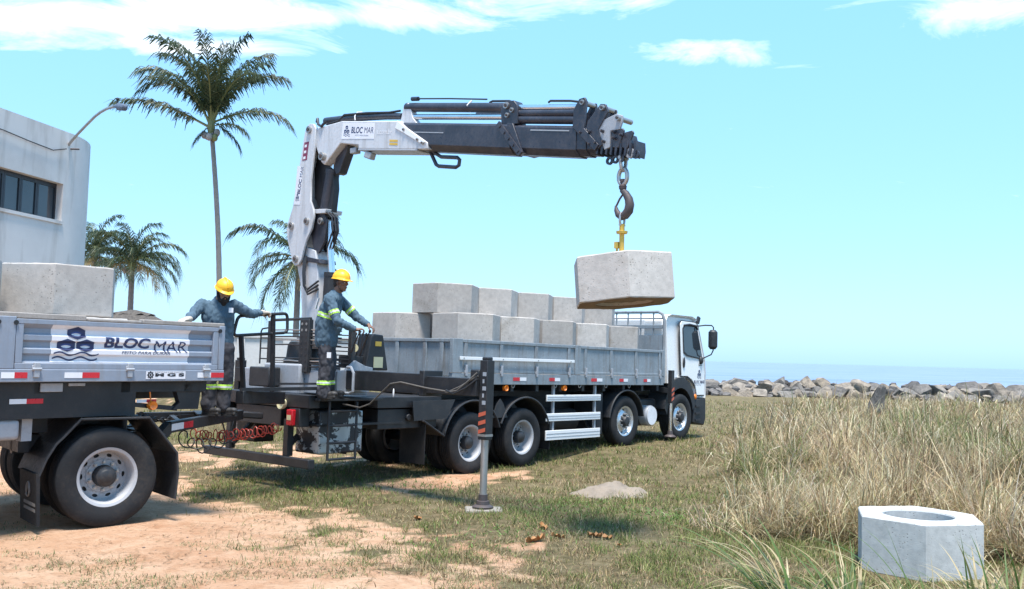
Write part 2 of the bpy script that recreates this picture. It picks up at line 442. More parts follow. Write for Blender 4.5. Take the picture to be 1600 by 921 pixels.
turf = t.mix(t.ramp(n1, [(0.45, 0.0), (0.7, 0.35)]), turf, (0.30, 0.24, 0.14))
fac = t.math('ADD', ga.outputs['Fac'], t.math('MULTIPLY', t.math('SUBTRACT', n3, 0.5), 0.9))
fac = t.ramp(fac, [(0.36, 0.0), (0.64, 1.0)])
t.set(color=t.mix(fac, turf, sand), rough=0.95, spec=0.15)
t.bump(t.math('ADD', t.math('MULTIPLY', n3, 0.8), t.math('ADD', t.math('MULTIPLY', n4, 0.35), t.math('MULTIPLY', n2, 0.9))), 0.9, 0.05)
me.materials.append(t.mat)
tag(link('ground', me), kind='structure')

# sea
mb = MB()
W = 14000
mb.add([(-W, 50.5, -3.2), (W, 50.5, -3.2), (W, W, -3.2), (-W, W, -3.2)], [(0, 1, 2, 3)])
t = NT('hazy_sea_water')
sn1 = t.noise(0.05, 5, 0.6, 0.5, t.scaled((0.3, 1, 1))); sn2 = t.noise(0.9, 4, 0.6, 0.3, t.scaled((0.35, 1, 1)))
t.set(color=t.ramp(sn1, [(0.35, (0.14, 0.20, 0.30)), (0.65, (0.21, 0.27, 0.36))]), rough=0.55, spec=0.35)
t.bump(sn2, 0.8, 0.35)
tag(mb.obj('sea', t.mat, smooth=0), kind='structure')

# ---- boulders of the sea revetment
def boulder_mesh(name, seed, mat, sub=3):
    r = random.Random(seed)
    bm = bmesh.new(); bmesh.ops.create_icosphere(bm, subdivisions=sub, radius=1.0)
    planes = []
    for i in range(14):
        n = Vector((r.gauss(0, 1), r.gauss(0, 1), r.gauss(0, 0.9))).normalized(); planes.append((n, r.uniform(0.42, 0.74)))
    off = Vector((seed * 3.1, seed * 1.7, 0))
    for v in bm.verts:
        for n, dd in planes:
            k = v.co.dot(n) - dd
            if k > 0: v.co -= n * k
        v.co *= 1 + 0.05 * mnoise.noise(v.co * 2.2 + off) + 0.045 * mnoise.noise(v.co * 6 + off)
    me = bpy.data.meshes.new(name); bm.to_mesh(me); bm.free()
    me.polygons.foreach_set('use_smooth', [True] * len(me.polygons)); me.set_sharp_from_angle(angle=R_(28))
    me.materials.append(mat)
    return me
def rock_mat(name, a, b, c):
    t = NT(name)
    oi = t.n.new('ShaderNodeObjectInfo')
    n1 = t.noise(1.6, 7, 0.65, 0.6); n2 = t.noise(9, 6, 0.7, 0.3)
    col = t.ramp(n1, [(0.32, a), (0.5, b), (0.66, c)])
    col = t.mix(t.ramp(n2, [(0.5, 0.0), (0.75, 0.6)]), col, (0.10, 0.09, 0.08))
    col = t.mix(1.0, col, t.ramp(oi.outputs['Random'], [(0.0, (0.55, 0.56, 0.6)), (0.45, (0.95, 0.94, 0.93)), (0.78, (1.2, 1.08, 0.93)), (1.0, (1.2, 1.17, 1.14))]), 'MULTIPLY')
    t.set(color=col, rough=0.9, spec=0.2); t.bump(t.math('ADD', n1, n2), 0.7, 0.12)
    return t.mat
mrock = rock_mat('granite_boulder', (0.12, 0.11, 0.098), (0.24, 0.22, 0.195), (0.33, 0.295, 0.255))
mrock_d = rock_mat('dark_lichened_stone', (0.10, 0.095, 0.09), (0.17, 0.16, 0.15), (0.24, 0.22, 0.20))
rocks = [boulder_mesh('boulder', 40 + i, mrock) for i in range(9)]
rr = random.Random(5)
def rock_crest(x): return 1.25 + 0.15 * math.sin(x * 0.9) + 0.5 * float(smoothstep(20, 30, np.array([x]))[0])
layers = [(48.6, 0.16, 0.56, 1.25), (49.5, 0.44, 0.66, 1.2), (50.6, 0.56, 0.66, 1.1)]
for li, (yy, zz, sc, step) in enumerate(layers):
    x = 6.5 + li * 0.4
    while x < 31:
        s = sc * rr.uniform(0.72, 1.25)
        o = link('boulder', rocks[rr.randrange(9)])
        o.scale = (s * rr.uniform(0.95, 1.35), s * rr.uniform(0.9, 1.2), s * rr.uniform(0.62, 0.95))
        o.rotation_euler = (rr.uniform(-.35, .35), rr.uniform(-.35, .35), rr.uniform(0, 6.28))
        o.location = (x, yy + rr.uniform(-.35, .35), 0.12 + zz * (0.82 + 0.25 * (x - 8) / 20) + rr.uniform(-.14, .12))
        tag(o, 'granite boulder piled in the sea-defence bank behind the dry grass', 'boulder', 'boulders of the sea-defence bank')
        x += s * rr.uniform(0.95, 1.35) * 1.05
# small broken stones filling the bank
bm_all = MB()
for i in range(420):
    x = rr.uniform(6, 31); s = rr.uniform(0.12, 0.34); y = rr.uniform(48.2, 51.2)
    rot = Matrix.Rotation(rr.uniform(0, 6.28), 3, 'Z') @ Matrix.Rotation(rr.uniform(-.6, .6), 3, 'X')
    bm_all.ell((x, y, 0.22 + max(0, (y - 48.3)) * 0.2 + rr.uniform(-.1, .12)), (s, s * rr.uniform(.6, 1), s * rr.uniform(.5, .8)), rot, 6)
tag(bm_all.obj('rubble', mrock, smooth=0), 'small broken stones filling the gaps of the boulder bank', 'stones', kind='stuff')
st = link('standing_stone', boulder_mesh('standing_stone', 77, mrock_d))
p = at(1372, 618, 33); st.location = (p.x, p.y, gz(p.x, p.y) + 0.32); st.scale = (0.44, 0.38, 0.78); st.rotation_euler = (0.05, 0.1, 0.4)
tag(st, 'dark rounded standing stone rising from the dry grass before the boulder bank', 'stone')

# ---- sandy mound in the turf
mb = MB(); N = 40
vs = []; fs = []
for i in range(N + 1):
    for j in range(N + 1):
        a, b = i / N * 2 - 1, j / N * 2 - 1
        rr_ = math.hypot(a, b)
        h = max(0, 1 - rr_ ** 1.7) * 0.21 * (0.75 + 0.5 * mnoise.noise(Vector((a * 2.3, b * 2.3, 4)))) + 0.06 * mnoise.noise(Vector((a * 7, b * 7, 1))) * max(0, 1.05 - rr_) + 0.02 * mnoise.noise(Vector((a * 19, b * 19, 1)))
        vs.append((a * (0.68 + .1 * mnoise.noise(Vector((b * 3, 0, 0)))), b * 0.52, h - 0.055 * rr_ ** 2))
for i in range(N):
    for j in range(N): fs.append((i * (N + 1) + j, (i + 1) * (N + 1) + j, (i + 1) * (N + 1) + j + 1, i * (N + 1) + j + 1))
mb.add(vs, fs)
o = mb.obj('sand_mound', paint('crusted_pale_sand', (0.24, 0.20, 0.16), 0.95, dirt=0.5, dirtcol=(0.20, 0.15, 0.10), var=0.25, scale=6, spec=0.1, bump=0.6), smooth=60)
p = at(955, 766, 13.7); o.location = (p.x, p.y, gz(p.x, p.y) - 0.01); o.rotation_euler.z = 0.15
tag(o, 'low crusted mound of pale sand in the short turf', 'mound')

# ---- concrete building with the rounded corner
def wall_mat():
    t = NT('stained_grey_render')
    n1 = t.noise(0.5, 7, 0.62, 0.3); n2 = t.noise(1.0, 6, 0.6, 0.2, t.scaled((2.6, 2.6, 0.35))); n3 = t.noise(45, 4, 0.7)
    c = t.ramp(n1, [(0.3, (0.52, 0.495, 0.475)), (0.5, (0.61, 0.585, 0.565)), (0.7, (0.66, 0.635, 0.61))])
    c = t.mix(t.ramp(n2, [(0.52, 0.0), (0.74, 0.55)]), c, (0.27, 0.235, 0.20))
    t.set(color=c, rough=0.92, spec=0.2); t.bump(t.math('ADD', n3, n1), 0.35, 0.02)
    return t.mat
mwall = wall_mat()
WB = at(104, 300, 22.0); WB.z = 0
wdir = Vector((math.sin(R_(11)), math.cos(R_(11)), 0)); wout = Vector((wdir.y, -wdir.x, 0))
def wall_hit(px, py):
    a = at(px, py, 10.0) - Vector((0, 0, CAM_H))
    t_ = (WB.dot(wout)) / a.dot(wout)
    P = Vector((0, 0, CAM_H)) + a * t_
    return (P - WB).dot(wdir), P.z
z_top = (wall_hit(0, 167)[1] + wall_hit(90, 202)[1]) / 2
s_win, zt1 = wall_hit(99, 288); _, zb1 = wall_hit(95, 346); zt = zt1; zb = zb1
s_left = -14.0
bld = empty('building', 'grey rendered building with a rounded corner and a ribbon window', 'building', WB, (0, 0, math.atan2(wdir.y, wdir.x)))
# local: x along the wall, y to the left (inside), z up
mb = MB(); TH = 0.32; z0 = -0.2
mb.bb(s_left, s_win, 0, TH, z0, zb); mb.bb(s_left, s_win, 0, TH, zt, z_top); mb.bb(s_win, 0, 0, TH, z0, z_top)
RC = 2.5; arc = [(RC * math.sin(a), RC - RC * math.cos(a)) for a in [R_(100) * i / 20 for i in range(21)]]
arc_in = [((RC - TH) * math.sin(a), RC - (RC - TH) * math.cos(a)) for a in [R_(100) * i / 20 for i in range(21)]]
ea = R_(100); end = (arc[-1][0] + 9 * math.cos(ea), arc[-1][1] + 9 * math.sin(ea)); endi = (arc_in[-1][0] + 9 * math.cos(ea), arc_in[-1][1] + 9 * math.sin(ea))
outl = arc + [end]; inl = arc_in + [endi]
poly = outl + inl[::-1]
n_ = len(outl)
for i in range(n_ - 1):
    q = [outl[i], outl[i + 1], inl[i + 1], inl[i]]
    vs = [(a, b, z0) for a, b in q] + [(a, b, z_top) for a, b in q]
    mb.add(vs, [(0, 1, 5, 4), (2, 3, 7, 6), (4, 5, 6, 7)])
mb.obj('wall', mwall, bld, smooth=30)
mb = MB(); mb.bb(s_left, 0.2, TH - 0.02, 9.5, z_top - 0.7, z_top - 0.5); mb.bb(s_left, 0.2, TH - .02, 9.5, zb - 1.2, zb - 1.0)
mb.obj('floor_slab', mwall, bld, smooth=0)
mb = MB(); mb.bb(s_left, 0.2, 9.5, 9.8, z0, z_top - .02); mb.obj('rear_wall', mwall, bld, smooth=0)
mb = MB(); mb.bb(s_left - .02, s_win + 0.03, -0.03, 0.1, zb - 0.07, zb + 0.004); mb.obj('window_sill', mwall, bld, smooth=0)
cut = [wall_hit(px, 320)[0] for px in (92, 67, 40, 14.6)]
pitch_ = (cut[0] - cut[3]) / 3
edges_ = [s_win] + [cut[0] - pitch_ * (i + 1) for i in range(12)]
mfr = plain('dark_window_frame', (0.02, 0.022, 0.028), 0.4)
for i in range(10):
    xb, xa = edges_[i], edges_[i + 1]
    w = MB(); fw = 0.055
    yy0, yy1 = 0.17, 0.235
    w.bb(xa + .003, xb - .003, yy0, yy1, zb + .004, zb + fw); w.bb(xa + .003, xb - .003, yy0, yy1, zt - fw - .04, zt - .003)
    w.bb(xa + .003, xa + fw, yy0, yy1, zb + fw, zt - fw - .04); w.bb(xb - fw, xb - .003, yy0, yy1, zb + fw, zt - fw - .04)
    fo = w.obj('window_frame', mfr, bld, smooth=0)
    MB().bb(xa + fw, xb - fw, 0.195, 0.21, zb + fw, zt - fw - .04).obj('pane', M['glass'], fo, smooth=0)
MB().cyl((-0.06, -0.03, 5.9), (-0.06, 1, 5.9), 0.02)
# street lamp bracketed to the corner
la = empty('street_lamp', 'curved grey lamp arm bracketed to the rounded building corner', 'street lamp', at(104, 232, 21.9))
O_ = la.location.copy()
path = [at(x, y, dd) - O_ for x, y, dd in [(104, 231, 22.05), (113, 219, 21.9), (124, 207, 21.75), (136, 194.5, 21.6), (148, 182.5, 21.5), (157, 175.5, 21.4), (167, 170, 21.3), (179, 166.5, 21.2)]]
MB().tube(path, 0.032, 10).obj('arm', M['steel'], la)
hd = MB(); pa = path[-1]; pb = at(198, 168.5, 21.05) - O_
ax = (pb - pa).normalized()
for k in range(1):
    hd.tube([pa - ax * .03, pa + ax * .06, pa + ax * .12, pb - ax * .05, pb], [0.03, 0.045, 0.085, 0.08, 0.03], 10)
hd.obj('lamp_head', plain('dark_lamp_housing', (0.10, 0.12, 0.16), 0.4), la)
hs = MB(); hs.cyl(pa + Vector((.06, 0, .03)), pa + Vector((.06, 0, .16)), 0.022); hs.ell(pa + Vector((.06, 0, .17)), (.04, .04, .035))
hs.obj('light_sensor', M['plastic'], la)
br = MB(); b0 = path[0]
br.box(b0 + Vector((-.02, 0.03, -.03)), (.1, .1, .22)); br.tube([b0 + Vector((-.3, 0, -.12)), b0 + Vector((.02, 0, -.03)), b0 + Vector((.28, .05, -.02))], 0.02, 6)
br.tube([b0 + Vector((-.18, -.03, -.36)), b0 + Vector((-.23, -.03, -.22)), b0 + Vector((-.05, -.03, -.06))], 0.012, 6)
br.obj('bracket', M['rust'], la)
cable = [at(104, 233, 21.85)] + [WB + wdir * s + wout * 0.04 + Vector((0, 0, at(104, 233, 21.9).z - 0.12 + 0.03 * math.sin(s * 2) - 0.015 * s)) for s in [-0.6 - 0.8 * i for i in range(14)]]
tag(MB().tube(cable, 0.012, 5).obj('power_cable', M['hose']), 'thin dark cable strung along the rendered wall to the lamp bracket', 'cable')

# ---- long white boundary wall
wa, wb_ = at(250, 560, 29.5), at(700, 560, 31.5)
wv = Vector((wb_.x - wa.x, wb_.y - wa.y, 0)); wlen = wv.length; wrot = math.atan2(wv.y, wv.x)
bw = empty('boundary_wall', 'long white boundary wall standing beyond the crane', 'wall', (wa.x, wa.y, 0), (0, 0, wrot))
mw = paint('whitewashed_render', (0.58, 0.58, 0.57), 0.9, dirt=0.35, dirtcol=(0.36, 0.34, 0.31), var=0.08, scale=1.2, spec=0.2, bump=0.2)
MB().bb(0, wlen, -0.1, 0.1, 0.3, 2.30).obj('wall', mw, bw, smooth=0)
MB().bb(-.05, wlen + .05, -0.15, 0.15, 2.30, 2.38).obj('coping', mw, bw, smooth=0)
for i in range(6):
    x = 1 + i * (wlen - 2) / 5
    MB().bb(x - .12, x + .12, -0.135, -0.1, 0.3, 2.30).obj('pilaster', mw, bw, smooth=0)

# ---- thatched kiosk by the small palms
kp = at(208, 500, 42); kz = gz(kp.x, kp.y)
ki = empty('thatched_kiosk', 'small kiosk with dark thatched roof beside the low palm', 'kiosk', (kp.x, kp.y, kz))
top = at(186, 484, 42).z - kz; eave = at(208, 500, 42).z - kz
mth = paint('dark_thatch', (0.075, 0.065, 0.055), 0.95, dirt=0.6, dirtcol=(0.16, 0.13, 0.10), var=0.4, scale=9, bump=0.8)
rf = MB(); n = 22
for ring, (r0, z_0, r1, z_1) in enumerate([(2.0, eave - .55, 1.25, eave), (1.4, eave - .06, 0.75, eave + (top - eave) * .6), (0.9, eave + (top - eave) * .5, 0.12, top)]):
    vs = []
    for i in range(n):
        a = 2 * math.pi * i / n; j = 1 + 0.06 * math.sin(i * 5.3 + ring)
        vs += [(r0 * j * math.cos(a), r0 * j * math.sin(a), z_0 + 0.06 * math.sin(i * 3.7)), (r1 * math.cos(a), r1 * math.sin(a), z_1)]
    rf.add(vs, [(2 * i, 2 * ((i + 1) % n), 2 * ((i + 1) % n) + 1, 2 * i + 1) for i in range(n)])
rf.obj('roof', mth, ki, smooth=0)
for sx in (-1, 1):
    for sy in (-1, 1): MB().cyl((sx * 1.2, sy * 1.2, 0), (sx * 1.2, sy * 1.2, eave - .1), 0.08).obj('post', M['timber'], ki)

# ================================================================== WHEELS
def tyre_mesh(name):
    mb = MB()
    prof = [(-.105, .292), (-.125, .305), (-.142, .36), (-.146, .405), (-.140, .45), (-.128, .482), (-.115, .497), (-.082, .503)]
    for g in (-.07, -.03, .01, .05):
        prof += [(g - .012 + .01, .505), (g + .0, .505), (g + .002, .488), (g + .012, .488), (g + .014, .505)]
    prof += [(.082, .503), (.115, .497), (.128, .482), (.140, .45), (.146, .405), (.142, .36), (.125, .305), (.105, .292)]
    mb.lathe(prof, (0, 0, 0), (0, -1, 0), 72, closed=True)
    return mb.mesh(name, M['rubber'], 30)
def holed_disc(mb, r0, o0, r1, o1, nh, rh, a, b, m=0, k=24):
    """annular disc facing -y with nh oval hand holes; o = offset outward (-y)"""
    def P(r, th):
        o = o0 + (o1 - o0) * (r - r0) / (r1 - r0)
        return (r * math.cos(th), -o, r * math.sin(th))
    for h in range(nh):
        thc = 2 * math.pi * (h + .5) / nh; half = math.pi / nh
        outer, inner = [], []
        for i in range(k):
            t = 2 * math.pi * i / k
            ex, ey = math.cos(t), math.sin(t)
            inner.append(P(rh + b * ey, thc + a * ex / rh))
            sc = min(1 / max(abs(ex), 1e-6), 1 / max(abs(ey), 1e-6))
            bx, by = ex * sc, ey * sc
            outer.append(P(rh + (by * (r1 - rh) if by > 0 else by * (rh - r0)), thc + bx * half))
        lip = [(p[0] * .995, p[1] + .012, p[2] * .995) for p in inner]
        vs = outer + inner + lip
        fs = [(i, (i + 1) % k, k + (i + 1) % k, k + i) for i in range(k)] + [(k + i, k + (i + 1) % k, 2 * k + (i + 1) % k, 2 * k + i) for i in range(k)]
        mb.add(vs, fs, m)
TYRE = tyre_mesh('tyre')
def nut_mesh():
    mb = MB(); mb.cyl((0, 0.02, 0), (0, -.028, 0), 0.0185, n=6); mb.cyl((0, -.028, 0), (0, -.042, 0), 0.011, n=8)
    return mb.mesh('wheel_nut', M['steel'], 30)
NUT = nut_mesh()
def make_wheel(style, dual=False):
    """wheel at the origin, axis along y, outer face towards -y"""
    mb = MB()
    rim = M['rim_al'] if style == 'front' else M['rim_wh']
    lip = [(.095, .262), (.112, .272), (.118, .288), (.122, .300), (.112, .306), (.100, .292)]
    if style == 'front':
        mb.lathe(lip + [(-.1, .29)], (0, 0, 0), (0, -1, 0), 56)
        mb.lathe([(.095, .262), (.06, .258), (.045, .25)], (0, 0, 0), (0, -1, 0), 56)
        holed_disc(mb, .165, .085, .25, .045, 10, .222, .030, .017)
        mb.lathe([(.085, .165), (.098, .150), (.10, .125), (.02, .11)], (0, 0, 0), (0, -1, 0), 40)
        hub = [(.05, .105), (.155, .098), (.175, .085), (.18, .05), (.182, 0)]; nr, no = .142, .103
    else:
        mb.lathe(lip + [(-.1, .29)], (0, 0, 0), (0, -1, 0), 56)
        mb.lathe([(.095, .262), (.06, .255), (-.04, .25), (-.06, .243)], (0, 0, 0), (0, -1, 0), 56)
        holed_disc(mb, .172, -.042, .243, -.06, 10, .211, .029, .017)
        mb.lathe([(-.042, .172), (-.03, .165), (-.028, .11)], (0, 0, 0), (0, -1, 0), 40)
        hub = [(-.01, .112), (.05, .108), (.085, .10), (.092, .078), (.098, .07), (.105, .06), (.106, 0)]; nr, no = .141, -.026
    # dark drum behind the hand holes
    w = mb.obj('wheel', rim, None)
    MB().lathe([(-.085, .26), (-.09, .0)], (0, 0, 0), (0, -1, 0), 32).obj('brake_drum', M['black'], w)
    link('tyre', TYRE, w)
    MB().lathe(hub, (0, 0, 0), (0, -1, 0), 32).obj('hub', M['black'] if style != 'front' else M['plastic'], w)
    for i in range(10):
        a = 2 * math.pi * i / 10
        n = link('wheel_nut', NUT, w); n.location = (nr * math.cos(a), -no, nr * math.sin(a))
    if dual:
        t2_ = link('tyre', TYRE, w); t2_.location = (0, .33, 0)
        MB().lathe([(-.02, .26), (-.46, .26)], (0, 0, 0), (0, -1, 0), 32).obj('inner_rim', rim, w)
    return w
W_FRONT, W_REAR = make_wheel('front'), make_wheel('rear', True)

# ================================================================== LORRY
truck = empty('flatbed_truck', 'white-cabbed four-axle flatbed lorry with grey drop sides carrying concrete blocks', 'truck', TO, (0, 0.0086, R_(50)))
def place(w, x, y, z, spin, flip, parent, first):
    o = w if first else copy_tree(w)
    o.parent = parent; o.location = (x, y, z); o.rotation_euler = (0, spin, math.pi if flip else 0)
axles = [(0.549, 0.5, W_REAR), (1.899, 0.544, W_REAR), (5.144, 0.735, W_FRONT), (7.33, 0.765, W_FRONT)]
seen = set()
for x, z, w in axles:
    for y, flip in ((0.19, False), (2.31, True)):
        place(w, x, y, z, random.uniform(0, 6), flip, truck, id(w) not in seen); seen.add(id(w))
for x, z, w in axles:
    MB().cyl((x, 0.3, z), (x, 2.2, z), 0.08).obj('axle', M['black'], truck)
    if w is W_REAR: MB().ell((x, 1.25, z), (.26, .24, .24)).obj('differential', M['black'], truck)
for y in (0.86, 1.64):
    MB().bb(-2.72, 8.15, y - .045, y + .045, 0.92, 1.20).obj('chassis_rail', M['black'], truck, bevel=.006)
for x in (-2.3, -0.9, 0.2, 1.25, 2.3, 3.4, 4.4, 5.9):
    MB().bb(x - .05, x + .05, .9, 1.6, .95, 1.17).obj('crossmember', M['black'], truck)
for x in [0.15, 0.85, 1.55, 2.25, 2.95, 3.65, 4.35, 5.05, 5.75, 6.35]:
    MB().bb(x - .04, x + .04, .06, 2.44, 1.34, 1.475).obj('bed_bearer', M['black'], truck)
for y in (0.86, 1.64): MB().bb(0, 6.45, y - .05, y + .05, 1.203, 1.338).obj('subframe', M['black'], truck)
MB().bb(0.0, 6.45, .05, 2.45, 1.478, 1.60).obj('bed_floor', M['timber'], truck)
# leaf springs
for x, z, w in axles:
    for y in (.86, 1.64):
        mb = MB()
        for k in range(4):
            Lk = .62 - k * .12
            mb.tube([(x - Lk, y, z + .30 + k * -.022), (x, y, z + .14 - k * .0 + k * .012), (x + Lk, y, z + .30 + k * -.022)], .02, 4)
        mb.obj('leaf_spring', M['black'], truck)
# lower side rails with reflectors, posts, drop sides
def side(ys, sgn):
    """ys: outer face y; sgn: -1 near side (outer face towards -y), +1 far side"""
    def Y(a): return ys + (-a) * sgn    # a = inward distance
    def bb(mb, x0, x1, a0, a1, z0, z1):
        y0, y1 = sorted((Y(a0), Y(a1))); mb.bb(x0, x1, y0, y1, z0, z1); return mb
    bb(MB(), -.02, 6.49, 0.0, .07, 1.46, 1.645).obj('side_rail', M['bed'], truck, bevel=.005)
    for x0, x1 in ((-.035, .20), (3.30, 3.475), (6.42, 6.50)):
        bb(MB(), x0, x1, -.004, .065, 1.65, 2.20).obj('corner_post', M['bed'], truck, bevel=.005)
    for x0, x1, ribs in ((.21, 3.29, (.29, 1.18, 2.14, 3.11)), (3.485, 6.41, (3.64, 4.51, 5.41, 6.33))):
        p = bb(MB(), x0, x1, .022, .030, 1.66, 2.14).obj('drop_side', M['bed'], truck)
        bb(MB(), x0, x1, .0, .05, 2.141, 2.195).obj('top_rail', M['bed'], p, bevel=.006)
        bb(MB(), x0, x1, .006, .045, 1.652, 1.70).obj('bottom_rail', M['bed'], p, bevel=.005)
        for r in ribs:
            rb = bb(MB(), r - .038, r + .038, .003, .021, 1.70, 2.14).obj('rib', M['bed'], p, bevel=.005)
            h = MB(); bb(h, r - .022, r + .022, -.03, .0, 1.60, 1.78); bb(h, r - .034, r + .034, -.018, .002, 1.64, 1.69)
            h.obj('hinge', M['cranegrey'], p, bevel=.004)
    for x0, x1 in ((.45, .72), (1.50, 1.86), (2.52, 2.84), (3.83, 4.20), (4.80, 5.10), (5.70, 5.96)):
        m = (x0 + x1) / 2
        bb(MB(), x0, m, -.004, .0, 1.525, 1.585).obj('red_reflector', M['red'], truck, smooth=0)
        bb(MB(), m, x1, -.004, .0, 1.525, 1.585).obj('white_reflector', M['wht'], truck, smooth=0)
    for x in (1.34, 3.01):
        mb = MB(); mb.lathe([(0, .0), (.02, .04), (.03, .045), (.03, .05), (-.03, .05)], (x, Y(.03), 1.40), (0, sgn, 0), 14); mb.obj('marker_lamp', M['amber'], truck)
    for x in (1.54, 2.74, 3.5, 4.37, 5.2):
        c = []
        for i in range(9):
            a = math.pi * (i / 8) + math.pi
            c.append((x + .04 * math.cos(a), Y(.03), 1.455 + .05 * math.sin(a)))
        MB().tube(c, .008, 6).obj('rope_hook', M['steel'], truck)
side(0.0, -1); side(2.5, 1)
mb = MB(); mb.beam((.12, -.026, 1.885), (3.23, -.026, 1.895), .022, .052); wb2 = mb.obj('rubbing_strip', M['white'], truck, bevel=.004)
for x in (.2, 1.18, 2.14, 3.11): MB().cyl((x, -.03, 1.888), (x, -.045, 1.888), .012, n=6).obj('bolt', M['steel'], wb2)
# tail gate
tg = MB().bb(.0, .01, .075, 2.425, 1.58, 2.14).obj('tail_gate', M['bed'], truck)
MB().bb(-.032, .03, .075, 2.425, 2.141, 2.195).obj('top_rail', M['bed'], tg, bevel=.006)
MB().bb(-.025, .03, .075, 2.425, 1.50, 1.578).obj('bottom_rail', M['bed'], tg, bevel=.006)
for y in (.26, .64, 1.31, 1.96, 2.3): MB().bb(-.028, -.001, y - .04, y + .04, 1.58, 2.14).obj('rib', M['bed'], tg, bevel=.005)
# head board with its open ladder rack
hb = MB(); hb.bb(6.505, 6.545, .06, 2.44, 1.56, 2.52)
hb = hb.obj('head_board', M['bed'], truck)
for y in (.03, 2.47):
    MB().tube([(6.525, y, 1.5), (6.525, y, 2.85), (6.525, y + (.05 if y < 1 else -.05), 2.97), (6.525, y + (.14 if y < 1 else -.14), 3.02)], .035, 8).obj('upright', M['bed'], hb)
MB().tube([(6.525, .16, 3.02), (6.525, 2.34, 3.02)], .032, 8).obj('top_bar', M['bed'], hb)
MB().bb(6.50, 6.55, .06, 2.44, 2.66, 2.74).obj('cross_bar', M['bed'], hb, bevel=.006)
MB().tube([(6.525, .06, 2.88), (6.525, 2.44, 2.88)], .016, 6).obj('cross_bar', M['bed'], hb)
for y in (.3, .62, .95, 1.25, 1.6, 1.95, 2.25): MB().cyl((6.525, y, 2.52), (6.525, y, 3.0), .018, n=6).obj('stanchion', M['bed'], hb)
for y in (.45, 1.25, 2.05): MB().bb(6.495, 6.504, y - .05, y + .05, 1.6, 2.5).obj('rib', M['bed'], hb)
# side under-run guards: three white boards a side
for ys, sg in ((0.02, 1), (2.48, -1)):
    for z0, z1 in ((1.16, 1.275), (.80, .94), (.46, .635)):
        g = MB(); yy = sorted((ys, ys + sg * .03)); g.bb(2.50, 4.20, yy[0], yy[1], z0, z1)
        go = g.obj('side_guard', M['white'], truck, bevel=.006)
        for k in (.33, .66):
            z = z0 + (z1 - z0) * k; y2 = sorted((ys - sg * .004, ys)); MB().bb(2.51, 4.19, y2[0], y2[1], z - .006, z + .006).obj('groove', M['cranegrey'], go, smooth=0)
    for x in (2.74, 4.06):
        yy = sorted((ys + sg * .032, ys + sg * .075)); MB().bb(x - .025, x + .025, yy[0], yy[1], .45, 1.45).obj('guard_bracket', M['cranegrey'], truck)
        MB().beam((x, ys + sg * .09, .5), (x + .35, ys + sg * .7, 1.0), .04, .04).obj('guard_stay', M['black'], truck)
# boxes and tanks between the axles
MB().lathe([(-.02, 0), (-.02, .2), (0, .22), (.9, .22), (.92, .2), (.92, 0)], (2.95, .5, .78), (1, 0, 0), 24).obj('air_tank', M['plastic'], truck)
MB().bb(3.05, 3.95, 1.75, 2.35, .55, 1.12).obj('battery_box', M['plastic'], truck, bevel=.02)
MB().lathe([(-.04, 0), (-.04, .19), (-.02, .21), (.0, .215), (.55, .215), (.56, 0)], (6.13, .10, .82), (0, 1, 0), 28).obj('air_cleaner', M['cranegrey'], truck)
MB().lathe([(0, 0), (0, .185), (.012, .19), (.012, 0)], (6.13, .055, .82), (0, -1, 0), 28).obj('tank_cap', M['wht'], truck)
MB().bb(5.72, 6.62, .25, .8, .6, 1.16).obj('fuel_tank', M['plastic'], truck, bevel=.05, seg=3)
MB().bb(4.25, 4.45, .15, .7, .5, 1.3).obj('mudguard_panel', M['plastic'], truck)
# mudguards
def mudguard(x, z, r, a0, a1, y0, y1, name='mudguard', wings=None):
    mb = MB(); k = 20; ang = [R_(a0 + (a1 - a0) * i / k) for i in range(k + 1)]
    pts = [(x + r * math.cos(a), z + r * math.sin(a)) for a in ang]
    if wings: pts = [wings[0]] + pts + [wings[1]] if wings[1] else [wings[0]] + pts
    inn = []
    for i, (px, pz) in enumerate(pts):
        q0 = pts[max(i - 1, 0)]; q1 = pts[min(i + 1, len(pts) - 1)]
        tx, tz = q1[0] - q0[0], q1[1] - q0[1]; L = math.hypot(tx, tz); inn.append((px + tz / L * -.02 if False else px - (px - x) / max(.01, math.hypot(px - x, pz - z)) * .02, pz - (pz - z) / max(.01, math.hypot(px - x, pz - z)) * .02))
    for i in range(len(pts) - 1):
        q = [pts[i], pts[i + 1], inn[i + 1], inn[i]]
        vs = [(a, y0, b) for a, b in q] + [(a, y1, b) for a, b in q]
        mb.add(vs, [(0, 1, 5, 4), (2, 3, 7, 6), (0, 3, 2, 1), (4, 5, 6, 7)])
    o = mb.obj(name, M['plastic'], truck)
    lp = MB(); lp.tube([(a, y0, b) for a, b in pts], .016, 6); lp.obj('bead', M['plastic'], o)
    return o
mudguard(.549, .5, .70, 168, 20, .02, .62, wings=((-.62, .90), None)); mudguard(1.899, .54, .70, 158, 18, .02, .62)
mudguard(.549, .5, .70, 168, 20, 1.88, 2.48); mudguard(1.899, .54, .70, 158, 18, 1.88, 2.48)
mudguard(5.144, .735, .62, 172, 8, .03, .45); mudguard(5.144, .735, .62, 172, 8, 2.05, 2.47)
mb = MB(); mb.prism([(-.85, 1.20), (.1, 1.22), (-.08, .92), (-.80, .90)], lambda a, b, t: (a, t, b), .03, .05)
mb.obj('mudguard_side', M['plastic'], truck)
mb = MB(); mb.prism([(1.02, .90), (1.42, .90), (1.30, 1.14), (1.22, 1.22), (1.14, 1.14)], lambda a, b, t: (a, t, b), .03, .05); mb.obj('mudguard_side', M['plastic'], truck)
